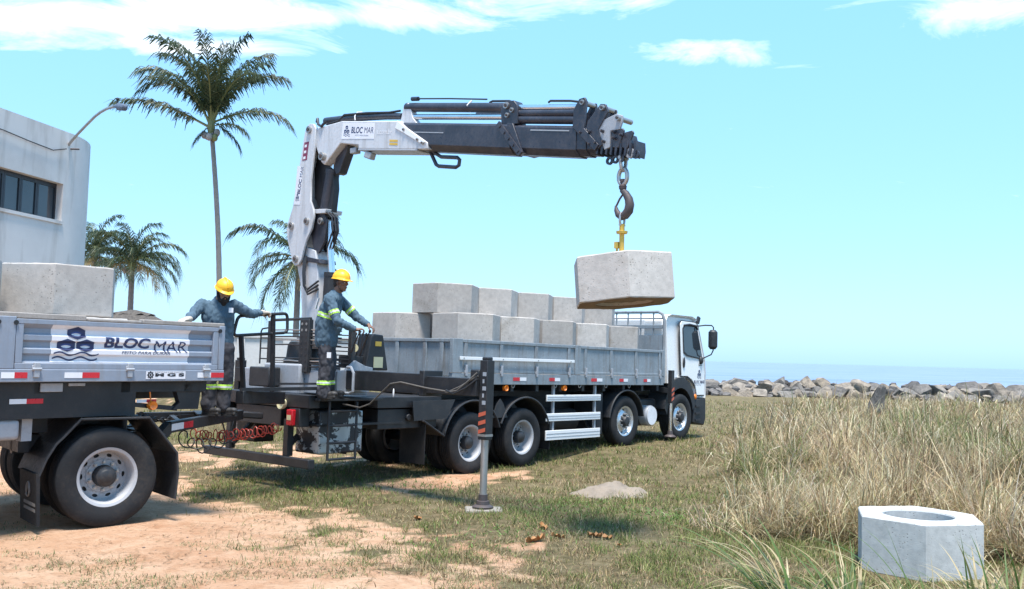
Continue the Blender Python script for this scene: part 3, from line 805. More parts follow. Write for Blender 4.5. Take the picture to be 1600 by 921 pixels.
for y0 in (.04, 1.88):
    MB().bb(-.55, -.535, y0, y0 + .56, .22, .86).obj('mud_flap', M['rubber'], truck)
    MB().bb(2.62, 2.635, y0, y0 + .56, .3, .9).obj('mud_flap', M['rubber'], truck)
# ---- cab
def cabfn(y_in):
    return None
cab_prof = [(6.78, 1.50), (6.76, 2.86), (6.83, 2.95), (7.0, 2.995), (7.9, 3.0), (8.08, 2.95), (8.17, 2.80), (8.42, 2.02), (8.46, 1.75), (8.46, 1.18), (8.02, 1.18), (7.96, 1.38), (7.80, 1.52), (7.60, 1.60), (7.33, 1.63), (7.05, 1.59), (6.90, 1.50)]
mb = MB()
ys = [(.10, .03), (.05, .0), (1.25, .0), (2.45, .0), (2.40, .03)]
n_ = len(cab_prof); cx_, cz_ = 7.6, 2.1
rings = []
for y, ins in [(.145, .06), (.085, .015), (.07, .0), (2.43, .0), (2.415, .015), (2.355, .06)]:
    ring = []
    for (a, b) in cab_prof:
        taper = max(0, (b - 2.0)) * .06
        yy = y + (taper if y < 1 else -taper)
        L = math.hypot(a - cx_, b - cz_)
        ring.append((a - (a - cx_) / L * ins, yy, b - (b - cz_) / L * ins if b > 1.7 else b))
    rings.append(ring)
vs = [p for r in rings for p in r]
fs = [tuple(range(n_)), tuple(range((len(rings) - 1) * n_, len(rings) * n_))[::-1]]
for k in range(len(rings) - 1):
    for i in range(n_): fs.append((k * n_ + i, k * n_ + (i + 1) % n_, (k + 1) * n_ + (i + 1) % n_, (k + 1) * n_ + i))
mb.add(vs, fs)
cab = mb.obj('cab', M['white'], truck, smooth=28)
def sideY(z, far=False):
    t_ = .085 + max(0, z - 2.0) * .06
    return 2.5 - t_ if far else t_
for far in (False, True):
    sg = 1 if far else -1
    def fnY(off): return lambda a, b, t, off=off: (a, sideY(b, far) + sg * (off + t), b)
    # door: outline proud of the cab side
    dpoly = [(7.36, 1.66), (7.34, 2.80), (7.42, 2.87), (8.02, 2.86), (8.13, 2.76), (8.34, 2.06), (8.385, 1.75), (8.385, 1.24), (8.05, 1.24), (7.97, 1.46), (7.82, 1.58), (7.62, 1.66)]
    door = MB(); door.prism(dpoly, fnY(0), .004, .022); dob = door.obj('door', M['white'], truck, smooth=25, bevel=.006)
    gp = MB(); cx2 = sum(p[0] for p in dpoly) / len(dpoly); cz2 = sum(p[1] for p in dpoly) / len(dpoly)
    gp.prism([(a + (.022 if a > cx2 else -.022), b + (.022 if b > cz2 else -.022)) for a, b in dpoly], fnY(0), .0, .006); gp.obj('door_seal', M['ink'], dob, smooth=25)
    wpoly = [(7.46, 2.20), (7.45, 2.68), (7.52, 2.76), (7.97, 2.76), (8.06, 2.68), (8.24, 2.11), (8.18, 2.07), (7.60, 2.13)]
    wo = MB(); wo.prism([(a + (.03 if a > 7.8 else -.03), b + (.03 if b > 2.4 else -.03)) for a, b in wpoly], fnY(0), .02, .028); wo.obj('window_frame', M['ink'], dob, smooth=25)
    wi = MB(); wi.prism(wpoly, fnY(0), .022, .032); wi.obj('window', M['glass'], dob, smooth=0)
    rv = MB(); rv.tube([(7.48, sideY(2.79, far) + sg * .03, 2.78), (7.7, sideY(2.8, far) + sg * .045, 2.81), (8.0, sideY(2.8, far) + sg * .045, 2.79), (8.08, sideY(2.7, far) + sg * .03, 2.71)], .022, 6); rv.obj('rain_visor', M['ink'], dob)
    hd = MB(); hd.ell((7.44, sideY(1.95, far) + sg * .03, 1.96), (.045, .018, .12)); hd.obj('door_handle', M['ink'], dob)
    y_ = sideY(2.4, far)
    ml = MB(); ml.tube([(8.10, sideY(2.72, far), 2.79), (8.25, y_ + sg * .12, 2.82), (8.36, y_ + sg * .22, 2.82), (8.39, y_ + sg * .25, 2.78), (8.39, y_ + sg * .25, 2.25), (8.36, y_ + sg * .22, 2.16), (8.28, y_ + sg * .06, 2.07), (8.2, sideY(2.0, far), 2.04)], .016, 6)
    mo = ml.obj('mirror_arm', M['ink'], truck)
    mm = MB(); mm.tube([(8.41, y_ + sg * .23, 2.72), (8.41, y_ + sg * .23, 2.67), (8.41, y_ + sg * .23, 2.34), (8.41, y_ + sg * .23, 2.28)], [.06, .105, .105, .06], 12); mm.obj('mirror', M['plastic'], mo)
    MB().ell((8.2, sideY(2.0, far) + sg * .03, 2.02), (.07, .05, .09)).obj('ramp_mirror', M['plastic'], mo)
# arch, bumper, corner panel
def arch(y0, y1):
    mb = MB(); k = 14
    pts_o, pts_i = [], []
    for i in range(k + 1):
        a = R_(178 - 168 * i / k); pts_o.append((7.30 + .66 * math.cos(a), .93 + .70 * math.sin(a))); pts_i.append((7.30 + .555 * math.cos(a), .80 + .60 * math.sin(a)))
    for i in range(k):
        q = [pts_o[i], pts_o[i + 1], pts_i[i + 1], pts_i[i]]; vs = [(a, y0, b) for a, b in q] + [(a, y1, b) for a, b in q]
        mb.add(vs, [(0, 1, 5, 4), (2, 3, 7, 6), (0, 3, 2, 1), (4, 5, 6, 7)])
    mb.obj('wheel_arch', M['plastic'], truck, smooth=40)
arch(.045, .5); arch(2.0, 2.455)
mb = MB(); mb.prism([(8.00, 1.17), (8.48, 1.17), (8.50, .72), (8.42, .55), (7.92, .62), (7.96, 1.0)], lambda a, b, t: (a, t, b), .07, 2.43)
bu = mb.obj('front_bumper', M['plastic'], truck, bevel=.03, seg=3)
for z in (1.0, .84, .69): MB().bb(8.0, 8.2, .045, .075, z - .03, z + .015).obj('entry_step', M['ink'], bu)
for y in (.06, 2.44): MB().ell((7.97, y, 1.2), (.05, .03, .06)).obj('indicator', M['amber'], bu)
wsp = MB(); wsp.prism([(8.19, 2.78), (8.41, 2.06), (8.425, 2.065), (8.205, 2.79)], lambda a, b, t: (a, t, b), .2, 2.3); wsp.obj('windscreen', M['glass'], truck, smooth=0)
MB().bb(6.62, 6.74, .12, .6, 1.5, 2.86).obj('rear_fairing', M['white'], truck, bevel=.03)
MB().bb(8.455, 8.475, .5, 2.0, 1.3, 1.75).obj('grille', M['ink'], truck)
mb = MB(); mb.beam((8.12, .12, 2.86), (8.18, .12, 3.0), .05, .09); mb.obj('roof_marker', M['ink'], truck)
# door emblem and lettering
def flat_on(me, parent, name, mat, xo, zo, yfn, flip=1):
    """lay a text mesh (x right, y up) on the near side: right = +x, up = +z"""
    for v in me.vertices:
        x, z = xo + v.co.x, zo + v.co.y
        v.co = (x, yfn(x, z), z)
    me.materials.clear(); me.materials.append(mat)
    return link(name, me, parent)
me = text_mesh('BLOC MAR', .1, .002); flat_on(me, truck, 'lettering', M['navy'], 7.90, 1.50, lambda x, z: sideY(z) - .0245)
me = text_mesh('FEITO PARA DURAR', .032); flat_on(me, truck, 'lettering', M['navy'], 7.95, 1.455, lambda x, z: sideY(z) - .0245)
def emblem(parent, W, place_fn, dark, mid, nm='emblem'):
    """three hexagonal blocks above two waves; place_fn(x, y) -> 3D; W = overall width"""
    mb = MB(); s = W / 6.2
    def hexa(cx, cy):
        r = 1.42
        pt = [(cx + r * math.cos(R_(90 + 60 * i)), cy + r * math.sin(R_(90 + 60 * i)) * .86) for i in range(6)]
        el = [(cx + .72 * math.cos(t), cy - .12 + .42 * math.sin(t)) for t in [R_(90 + 360 * i / 24) for i in range(24)]]
        # ring between the hexagon and its hole
        outer = []
        for i in range(24):
            k = i / 4; a, b = pt[int(k) % 6], pt[(int(k) + 1) % 6]; f = k - int(k)
            outer.append((a[0] + (b[0] - a[0]) * f, a[1] + (b[1] - a[1]) * f))
        vs = [place_fn(x * s, y * s, 0) for x, y in outer] + [place_fn(x * s, y * s, 0) for x, y in el]
        mb.add(vs, [(i, (i + 1) % 24, 24 + (i + 1) % 24, 24 + i) for i in range(24)], 0)
        up = [(cx + .72 * math.cos(t), cy - .12 + .42 * math.sin(t)) for t in [math.pi * i / 12 for i in range(13)]]
        dn = [(x, cy - .12 + max(-.1, (.14 - .26 * ((x - cx) / .72) ** 2))) for x, y in up]
        vs = [place_fn(x * s, y * s, .0004) for x, y in up] + [place_fn(x * s, y * s, .0004) for x, y in dn]
        mb.add(vs, [(i, i + 1, 13 + i + 1, 13 + i) for i in range(12)], 1)
    hexa(0, 3.55); hexa(-1.32, 1.25); hexa(1.32, 1.25)
    for yo in (-.35, -1.25):
        top, bot = [], []
        for i in range(41):
            x = -3.1 + 6.2 * i / 40; y = yo + .30 * math.sin(x * 2 * math.pi / 3.1)
            top.append((x, y + .15)); bot.append((x, y - .15))
        vs = [place_fn(x * s, y * s, 0) for x, y in top] + [place_fn(x * s, y * s, 0) for x, y in bot]
        mb.add(vs, [(i, i + 1, 41 + i + 1, 41 + i) for i in range(40)], 0)
    return mb.obj(nm, [dark, mid], parent, smooth=0)
emblem(truck, .19, lambda x, y, o: (8.14 + x, sideY(1.66 + y) - .0245 - o, 1.66 + y), M['navy'], M['navyl'])
for z in (1.93, 1.90): MB().bb(8.10, 8.26, sideY(z) - .0245, sideY(z) - .023, z, z + .012).obj('door_print', M['ink'], truck, smooth=0)
# front stabiliser leg
fs_ = empty('stabiliser_leg', 'short front stabiliser leg with orange stripes standing behind the cab', 'stabiliser', truck.matrix_basis @ Vector((6.70, -.06, .36)), (0, 0.0086, R_(50)))
def stabiliser(root, h_top, h_mid, rod_top, y_off=0, wd=.13):
    """root at the ground; local z heights"""
    b = MB(); b.bb(-wd / 2, wd / 2, -wd / 2, wd / 2, h_mid, h_top); ob = b.obj('housing', M['black'], root, bevel=.006)
    MB().cyl((0, 0, .06), (0, 0, h_mid + .1), wd * .36, n=16).obj('rod', M['chrome'] if rod_top else M['steel'], root)
    f = MB(); f.lathe([(0, 0), (0, wd * 1.15), (.02, wd * 1.2), (.035, wd * 1.1), (.06, wd * .6), (.14, wd * .5), (.14, 0)], (0, 0, 0), (0, 0, 1), 20); f.obj('foot', M['rust'], root)
    return ob
sb = stabiliser(fs_, 1.42, .72, True, wd=.10)
for i in range(3):
    z = .76 + i * .10
    mb = MB(); mb.prism([(-.05, z), (.05, z + .05), (.05, z + .10), (-.05, z + .05)], lambda a, b, t: (a, t, b), -.053, -.0505); mb.obj('stripe', M['orange'], sb, smooth=0)
MB().beam((0, .05, .98), (-.1, .6, 1.05), .1, .1).obj('outrigger_arm', M['black'], fs_)

# ================================================================== REAR OF THE LORRY
TM = truck.matrix_basis.copy(); TMI = TM.inverted()
def tl(x, y, d): return TMI @ at(x, y, d)
bmp = MB().bb(-2.86, -2.75, -.06, 2.49, .305, .43).obj('rear_bumper', M['black'], truck, bevel=.01)
for y in (.55, 1.95): MB().bb(-2.80, -2.70, y - .05, y + .05, .43, .95).obj('bumper_hanger', M['black'], truck)
MB().beam((-2.75, .62, .5), (-2.2, .62, 1.0), .06, .06).obj('bumper_stay', M['black'], truck)
MB().beam((-2.75, 1.9, .5), (-2.2, 1.9, 1.0), .06, .06).obj('bumper_stay', M['black'], truck)
MB().bb(-2.80, -2.62, .05, 2.40, 1.12, 1.30).obj('rear_crossbeam', M['black'], truck, bevel=.008)
MB().bb(-2.78, -2.70, .70, 1.80, .84, 1.11).obj('coupling_plate', M['black'], truck, bevel=.01)
for y in (.40, 2.10):
    l = MB(); l.bb(-2.87, -2.80, y - .065, y + .065, .87, 1.09); lo = l.obj('tail_lamp', M['tail'], truck, bevel=.012)
    MB().bb(-2.874, -2.871, y - .045, y + .045, .945, 1.015).obj('indicator_lens', M['cream'], lo)
    MB().bb(-2.80, -2.62, y - .14, y + .09, .85, 1.11).obj('lamp_bracket', M['black'], truck, bevel=.01)
rl = MB(); rl.lathe([(0, 0), (.03, .05), (.04, .075), (.02, .08), (-.03, .07)], (-2.83, .62, 1.16), (-1, 0, 0), 16); rl.obj('work_lamp', M['cream'], truck)
# step ladder on the near rear corner, its top is the operator's tread
for x in (-2.52, -2.02): MB().tube([(x, .06, 1.235), (x, -.015, 1.235), (x, -.04, 1.20), (x, -.04, .40)], .02, 8).obj('ladder_rail', M['black'], truck)
for z in (.415, .64, .88, 1.08): MB().cyl((-2.52, -.04, z), (-2.02, -.04, z), .018, n=8).obj('rung', M['black'], truck)
MB().bb(-2.72, -1.55, -.06, .62, 1.225, 1.262).obj('tread_plate', M['black'], truck, bevel=.004)
# hydraulic oil tank, black paint peeling from bare metal
t = NT('peeling_black_paint'); a1 = t.noise(3.2, 6, 0.65, 0.8); f = t.ramp(a1, [(0.53, 0.0), (0.555, 1.0)])
t.set(color=t.mix(f, (0.02, 0.021, 0.024), (0.42, 0.46, 0.48)), rough=t.ramp(a1, [(0.4, .6), (.6, .35)]), metal=t.math('MULTIPLY', f, 0.5))
MB().bb(-2.55, -1.75, .12, .66, .47, 1.08).obj('oil_tank', t.mat, truck, bevel=.03, seg=3)
MB().bb(-2.35, -2.0, 1.9, 2.4, .5, 1.08).obj('tool_box', M['black'], truck, bevel=.02)
MB().bb(-2.6, -.95, .12, .80, .86, .89).obj('under_tray', M['black'], truck)
# deck under the crane
MB().bb(-2.70, -.12, .62, 2.45, 1.20, 1.262).obj('crane_deck', M['black'], truck, bevel=.004)
MB().bb(-1.5, -.15, .10, .62, 1.10, 1.262).obj('crane_deck', M['black'], truck, bevel=.004)
MB().bb(-1.45, -.2, .14, .5, .78, 1.08).obj('deck_skirt', M['black'], truck, bevel=.01)
v = MB(); v.bb(-.95, -.72, .2, .42, .86, 1.02); v.cyl((-.84, .18, .95), (-.84, .1, .95), .05, n=10); v.cyl((-.95, .3, .9), (-1.1, .3, .84), .025, n=8)
v.obj('brake_valve', M['plastic'], truck, bevel=.01)

# ================================================================== LOADER CRANE
crane = empty('loader_crane', 'grey and black knuckle-boom loader crane mounted at the tail of the flatbed lorry', 'crane', TM @ Vector((-2.0, 1.25, 1.265)), (0, 0.0086, R_(50)))
CO = Vector((-2.0, 1.25, 1.265)); CSH = Matrix.Translation(-CO)
def CB():
    b = MB(); b.M = CSH; return b
# the front stabiliser belongs to the crane: hang its pieces on it
for ch_o in list(fs_.children):
    ml_ = crane.matrix_basis.inverted() @ fs_.matrix_basis @ ch_o.matrix_basis
    ch_o.parent = crane; ch_o.matrix_basis = ml_
    ch_o.name = {'housing': 'stabiliser_housing', 'rod': 'stabiliser_rod', 'foot': 'stabiliser_foot', 'outrigger_arm': 'outrigger_beam'}.get(ch_o.name.split('.')[0], ch_o.name)
bpy.data.objects.remove(fs_)
# base frame, outrigger beam, stabilisers
CB().bb(-2.30, -1.70, .12, 2.38, 1.30, 1.63).obj('outrigger_housing', M['cranegrey'], crane, bevel=.012)
g = CB(); g.prism([(-2.32, 1.34), (-1.72, 1.34), (-1.66, 1.42), (-1.66, 1.70), (-1.80, 1.72), (-2.0, 1.80), (-2.18, 1.66), (-2.32, 1.64)], lambda a, b, t: (a, t, b), .06, .10); g.obj('end_plate', M['cranegrey'], crane, bevel=.006)
CB().bb(-2.16, -1.84, -1.50, .09, 1.385, 1.655).obj('outrigger_beam', M['black'], crane, bevel=.008)
CB().bb(-2.13, -1.87, -2.42, -1.50, 1.40, 1.625).obj('outrigger_beam', M['black'], crane, bevel=.008)
CB().bb(-2.18, -1.82, -1.53, -1.44, 1.36, 1.70).obj('beam_collar', M['black'], crane, bevel=.01)
CB().bb(-2.13, -1.87, 2.38, 2.85, 1.40, 1.625).obj('outrigger_beam', M['black'], crane, bevel=.008)
fr = CB(); fr.tube([(-2.18, .02, 1.70), (-2.18, -.06, 1.70), (-2.18, -.12, 1.62), (-2.18, -.12, 1.36), (-2.18, -.04, 1.33), (-2.18, .25, 1.33)], .022, 8); fr.obj('guard_frame', M['cranegrey'], crane)
for yv, top in ((-2.50, 1.86), (2.86, 1.74)):
    gx = TM @ Vector((-2.02, yv, 0)); zg = (gz(gx.x, gx.y) + .038) - gx.z if yv < 0 else .62
    x = -2.02
    hs = CB(); hs.bb(x - .068, x + .068, yv - .064, yv + .064, .86, top); ho = hs.obj('stabiliser_housing', M['black'], crane, bevel=.008)
    CB().bb(x - .05, x + .05, yv - .05, yv + .05, top, top + .04).obj('housing_cap', M['black'], ho, bevel=.01)
    CB().cyl((x, yv, zg + .08), (x, yv, .95), .047, n=18).obj('stabiliser_rod', M['steel'], crane)
    ft = CB(); ft.lathe([(0, 0), (0, .13), (.02, .135), (.03, .12), (.045, .085), (.09, .08), (.095, .06), (.17, .058), (.17, 0)], (x, yv, zg), (0, 0, 1), 22); ft.obj('stabiliser_foot', M['rust'], crane)
    CB().bb(x - .071, x + .071, yv - .067, yv + .067, .90, .93).obj('housing_band', M['steel'], ho)
    if yv < 0:
        for i in range(3):
            z = .93 + i * .105
            s_ = CB(); s_.prism([(-.07, z), (.07, z + .035), (.07, z + .085), (-.07, z + .05)], lambda a, b, t: (x - .0695 - t, yv + a * -.85, b), 0, .0015); s_.obj('warning_stripe', M['orange'], ho, smooth=0)
        for i in range(5):
            z = 1.30 + i * .09
            CB().bb(x - .071, x - .069, yv - .05 + .03 * (i % 2), yv + .01, z, z + .05).obj('worn_label', M['cranegrey'], ho, smooth=0)
        CB().bb(x - .06, x + .06, yv + .08, yv + .24, 1.60, 1.74).obj('swivel_bracket', M['black'], crane, bevel=.02)
# concrete pad under the stabiliser
pp = TM @ Vector((-2.02, -2.50, 0)); zg = gz(pp.x, pp.y)
pd = MB(); pd.prism([(-.24, -.16), (.22, -.19), (.27, .13), (-.2, .18)], lambda a, b, t: (a, b, t), -.05, .035)
po = pd.obj('support_pad', M['pad'], None, bevel=.015); po.location = (pp.x, pp.y, zg); po.rotation_euler.z = .2
tag(po, 'rough concrete slab under the long stabiliser foot', 'support pad')
# hoses
h = CB(); h.tube([(-2.25, .0, 1.18), (-2.15, -.25, 1.14), (-2.15, -.45, 1.20), (-2.18, -.70, 1.36), (-2.19, -.90, 1.50), (-2.19, -1.1, 1.53), (-2.19, -1.6, 1.47), (-2.19, -2.0, 1.44), (-2.18, -2.2, 1.52), (-2.1, -2.42, 1.66)], .011, 8); h.obj('stabiliser_hose', M['hosegrey'], crane)
h = CB(); h.tube([(-2.19, -1.95, 1.43), (-2.2, -2.15, 1.46), (-2.2, -2.3, 1.56), (-2.12, -2.42, 1.70)], .011, 8); h.obj('stabiliser_hose', M['hosegrey'], crane)
h = CB(); h.tube([(-2.19, -1.95, 1.46), (-2.2, -2.1, 1.42), (-2.2, -2.3, 1.50), (-2.12, -2.42, 1.62)], .012, 8); h.obj('stabiliser_hose', M['hose'], crane)
CB().ell((-2.2, -.98, 1.38), (.012, .012, .06)).obj('hose_tag', M['wht'], crane)
# control stand
cbx = CB(); cbx.prism([(-1.76, 1.66), (-1.30, 1.66), (-1.42, 2.19), (-1.62, 2.20), (-1.66, 2.15)], lambda a, b, t: (a, t, b), .12, .42)
co = cbx.obj('control_box', M['plastic'], crane, bevel=.02, seg=3)
CB().bb(-1.60, -1.42, .112, .119, 1.70, 1.86).obj('rating_plate', M['cream'], co, smooth=0)
CB().bb(-1.58, -1.46, .112, .119, 2.02, 2.09).obj('yellow_label', M['yellow'], co, smooth=0)
ga_ = CB(); ga_.lathe([(0, 0), (0, .055), (-.02, .06), (.01, .06), (.01, 0)], (-1.93, .18, 1.98), (-.7, -.7, 0), 20); ga_.obj('pressure_gauge', M['cream'], crane)
for i in range(5):
    x = -1.95 + i * .065
    lv = CB(); lv.tube([(x, .26, 1.84), (x - .005, .22, 2.02), (x - .01, .19, 2.17)], .008, 6); lv.ell((x - .01, .19, 2.19), (.017, .017, .024)); lv.obj('control_lever', M['rust'] if i % 2 else M['hose'], crane)
for bx0, hp_ in ((-1.92, tl(562, 519, 13.17)), (-1.74, tl(578, 518, 13.37))):
    lv = CB(); lv.tube([(bx0, .28, 1.84), Vector((bx0, .28, 1.84)).lerp(hp_, .5) + Vector((0, 0, .03)), hp_], .010, 8); lv.ell(hp_, (.02, .02, .026)); lv.obj('control_lever', M['rust'], crane)
CB().bb(-2.02, -1.64, .20, .42, 1.70, 1.86).obj('valve_bank', M['plastic'], crane, bevel=.01)
# upright rack, hydraulic pipe runs and valve block
CB().bb(-2.36, -2.28, .70, .92, 1.60, 2.38).obj('hose_rack', M['plastic'], crane, bevel=.01)
for i in range(8):
    for yy in (.76, .86): CB().lathe([(0, 0), (0, .02), (.004, .02), (.004, 0)], (-2.361, yy, 1.68 + i * .09), (-1, 0, 0), 10).obj('rack_hole', M['steel'] if i > 5 else M['ink'], crane, smooth=0)
CB().bb(-2.36, -2.30, 1.62, 1.70, 1.27, 2.36).obj('guard_post', M['plastic'], crane, bevel=.008)
CB().tube([(-2.33, 1.66, 2.37), (-2.33, .70, 2.39)], .022, 8).obj('guard_top_rail', M['plastic'], crane)
for i, z in enumerate((2.22, 2.17, 2.12, 2.07, 2.0, 1.80, 1.76, 1.72, 1.68)):
    CB().tube([(-2.32, 1.62, z), (-2.32, 1.2, z + .006), (-2.32, .92, z), (-2.3, .4, z + .01), (-2.2, .15, z - .01)], .011, 6).obj('hydraulic_pipe', M['hose'] if i % 3 else M['steel'], crane)
for i in range(9):
    z = 2.16 - i * .058
    CB().tube([(-2.18, .70, z), (-2.16, .35, z), (-2.05, .16, z - .004)], .009, 6).obj('hydraulic_pipe', M['hose'], crane)
CB().bb(-2.02, -1.94, .14, .22, 1.64, 2.30).obj('guard_post', M['plastic'], crane, bevel=.01)
for k in range(3):
    CB().tube([(-2.28, 1.35 - k * .16, 1.58), (-2.34, 1.31 - k * .16, 1.70), (-2.34, 1.20 - k * .16, 1.66), (-2.3, 1.15 - k * .16, 1.50), (-2.3, 1.1 - k * .1, 1.36)], .016, 7).obj('loop_hose', M['hose'], crane)
CB().bb(-2.66, -2.45, 1.20, 1.70, 1.37, 1.66).obj('cabinet', M['plastic'], crane, bevel=.02)
CB().bb(-2.40, -1.62, .82, 1.70, 1.27, 1.72).obj('slew_base', M['cranegrey'], crane, bevel=.03, seg=3)
CB().lathe([(1.70, 0), (1.70, .30), (1.78, .31), (1.80, .27), (2.0, .25), (2.05, .22), (2.05, 0)], (-2.0, 1.25, 0), (0, 0, 1), 32).obj('slew_ring', M['plastic'], crane)
# ladder frame behind the pipes
for x in (1.85, 1.98): pass
lf = [(-2.3, 1.95, 1.70), (-2.3, 1.95, 2.20), (-2.3, 1.92, 2.24), (-2.3, 1.72, 2.26)]
CB().tube(lf, .013, 6).obj('side_rail', M['plastic'], crane)
for z in (1.78, 1.94, 2.10): CB().cyl((-2.3, 1.95, z), (-2.3, 1.66, z), .011, n=6).obj('side_rung', M['plastic'], crane)
# operator's hand rail reaching back over the draw bar
P1, P2, P3, P4 = (tl(449, 490, 12.9), tl(372, 494, 12.1), tl(364, 525, 12.1), tl(449, 520, 12.9))
def round4(P, r=.07):
    out = []
    for i in range(len(P)):
        a, b, c_ = P[i - 1], P[i], P[(i + 1) % len(P)]
        d1 = (a - b).normalized(); d2 = (c_ - b).normalized()
        for k in range(5):
            t_ = k / 4; out.append((b + d1 * r) * (1 - t_) ** 2 + b * 2 * t_ * (1 - t_) + (b + d2 * r) * t_ ** 2)
    return out
hr = CB(); hr.tube(round4([P1, P2, P3, P4]), .021, 10, closed=True); hr.obj('hand_rail', M['black'], crane)
b1 = tl(380, 607, 12.35); b2 = tl(425.5, 612, 12.75)
m1 = P3.lerp(P4, .14); m2 = P2.lerp(P1, .70)
CB().beam(m1, b1, .05, .05).obj('rail_post', M['black'], crane)
CB().beam(m2 + Vector((0, .0, -.02)), b2, .05, .05).obj('rail_post', M['black'], crane)
q1 = tl(374, 621, 12.3); q2 = Vector((-2.55, q1.y + .02, q1.z + .0))
CB().beam(q1, tl(440, 622, 13.35), .12, .17).obj('platform_beam', M['black'], crane, bevel=.01)
CB().beam(tl(376, 609, 12.3), tl(520, 607, 13.4), .05, .045).obj('platform_edge', M['black'], crane)
CB().beam(tl(430, 600, 13.35), tl(520, 600, 13.45), .03, .03).obj('platform_edge', M['black'], crane)

# column, arm, boom: profile coordinates (r along the boom, z up), thickness t across
EV = Vector((-0.0743, -0.9972, 0)); MV = Vector((0.9972, -0.0743, 0))
def BP(r, z, t): return Vector((-2.0, 1.25, 0)) + EV * r + MV * t + Vector((0, 0, z))
def plate(poly, t0, t1, name, mat, parent=crane, bevel=.006):
    b = CB(); b.prism(poly, lambda a, z, t: BP(a, z, t), t0, t1); return b.obj(name, mat, parent, bevel=bevel)
def pin(r, z, rad, t0, t1, parent=crane, mat='steel', name='pin'):
    b = CB(); b.cyl(BP(r, z, t0), BP(r, z, t1), rad, n=18); o = b.obj(name, M[mat], parent)
    c = CB(); c.cyl(BP(r, z, t0 - .012), BP(r, z, t0), rad * .55, n=6); c.obj('pin_bolt', M['rust'], o); return o
# column
col = [(.02, 1.95), (.56, 1.95), (.56, 2.4), (.47, 2.7), (.45, 3.10), (.36, 3.42), (.02, 3.52), (-.1, 3.42), (-.1, 3.2), (.02, 2.9), (.08, 2.5)]
plate(col, -.13, .13, 'column', M['crane'])
plate([(.05, 1.98), (.60, 1.98), (.60, 2.12), (.05, 2.12)], -.18, .18, 'column_foot', M['cranegrey'])
arm_o = [(.04, 5.27), (.08, 5.34), (.16, 5.375), (.26, 5.36), (.32, 5.28), (.32, 5.05), (.255, 4.5), (.27, 4.18), (.36, 4.04), (.38, 3.93), (.34, 3.75), (.22, 3.60), (.15, 3.44), (.11, 3.30), (.03, 3.22), (-.07, 3.21), (-.14, 3.27), (-.30, 3.62), (-.34, 3.77), (-.30, 3.92), (-.2, 4.12)]
for t0, t1 in ((-.20, -.165), (.165, .20)):
    ao = plate(arm_o, t0, t1, 'arm_plate', M['crane'])
arm_back = [(.0, 5.2), (.10, 5.22), (.03, 4.7), (-.04, 4.2), (-.12, 3.9), (-.1, 3.6), (.0, 3.45), (-.06, 3.35), (-.24, 3.62), (-.28, 3.78), (-.16, 4.12)]
plate(arm_back, -.164, .164, 'arm_web', M['crane'])
plate([(.20, 4.95), (.30, 4.95), (.62, 4.62), (.66, 4.35), (.62, 4.0), (.36, 4.02), (.16, 4.25), (.12, 4.7)], -.05, .05, 'cylinder_shroud', M['black'])
for r, z in ((.17, 5.28), (-.19, 3.83), (.22, 3.87), (-.03, 3.31)): pin(r, z, .055, -.235, .235)
# link plates between column and arm
plate([(.16, 3.98), (.52, 3.98), (.60, 3.85), (.56, 3.55), (.42, 3.38), (.28, 3.45), (.2, 3.7)], -.11, -.075, 'link_plate', M['boomblack'])
plate([(.16, 3.98), (.52, 3.98), (.60, 3.85), (.56, 3.55), (.42, 3.38), (.28, 3.45), (.2, 3.7)], .075, .11, 'link_plate', M['boomblack'])
plate([(.2, 4.06), (.62, 4.03), (.60, 3.97), (.2, 3.99)], -.15, .15, 'link_cap', M['crane'])
plate([(.05, 3.36), (.50, 3.28), (.52, 3.22), (.05, 3.28)], -.15, .15, 'column_cap', M['boomblack'])
# lift cylinder in front of the column
b = CB(); b.cyl(BP(.60, 2.1, 0), BP(.635, 3.06, 0), .115, n=20); b.cyl(BP(.634, 3.03, 0), BP(.636, 3.09, 0), .12, n=20); b.obj('lift_cylinder', M['plastic'], crane)
CB().cyl(BP(.635, 3.05, 0), BP(.48, 3.86, 0), .052, n=16).obj('cylinder_rod', M['chrome'], crane)
pin(.48, 3.86, .05, -.16, .16)
# boom cylinder inside the arm
b = CB(); b.cyl(BP(.40, 3.95, 0), BP(.54, 4.62, 0), .105, n=20); b.cyl(BP(.535, 4.59, 0), BP(.545, 4.65, 0), .115, n=20); b.obj('boom_cylinder', M['boomblack'], crane)
CB().cyl(BP(.545, 4.62, 0), BP(.545, 4.86, 0), .05, n=16).obj('cylinder_rod', M['chrome'], crane)
pin(.54, 4.82, .06, -.235, .235)
for k in range(3):
    CB().tube([BP(.1 + .03 * k, 3.35, -.15), BP(.17 + .02 * k, 3.1, -.2), BP(.2 + .02 * k, 2.9, -.2), BP(.32, 2.76 + .04 * k, -.2), BP(.5, 2.84 + .06 * k, -.14)], .016, 7).obj('crane_hose', M['hose'], crane)
    CB().tube([BP(.58, 4.0, -.12 + .05 * k), BP(.74, 3.9, -.12 + .05 * k), BP(.78, 3.7, -.12 + .05 * k), BP(.62, 3.45, -.1 + .05 * k)], .012, 6).obj('crane_hose', M['hose'], crane)
CB().tube([BP(.2, 5.42, -.1), BP(.29, 5.44, -.15), BP(.36, 5.34, -.18), BP(.46, 5.29, -.19), BP(.52, 5.36, -.16)], .022, 8).obj('crane_hose', M['hose'], crane)
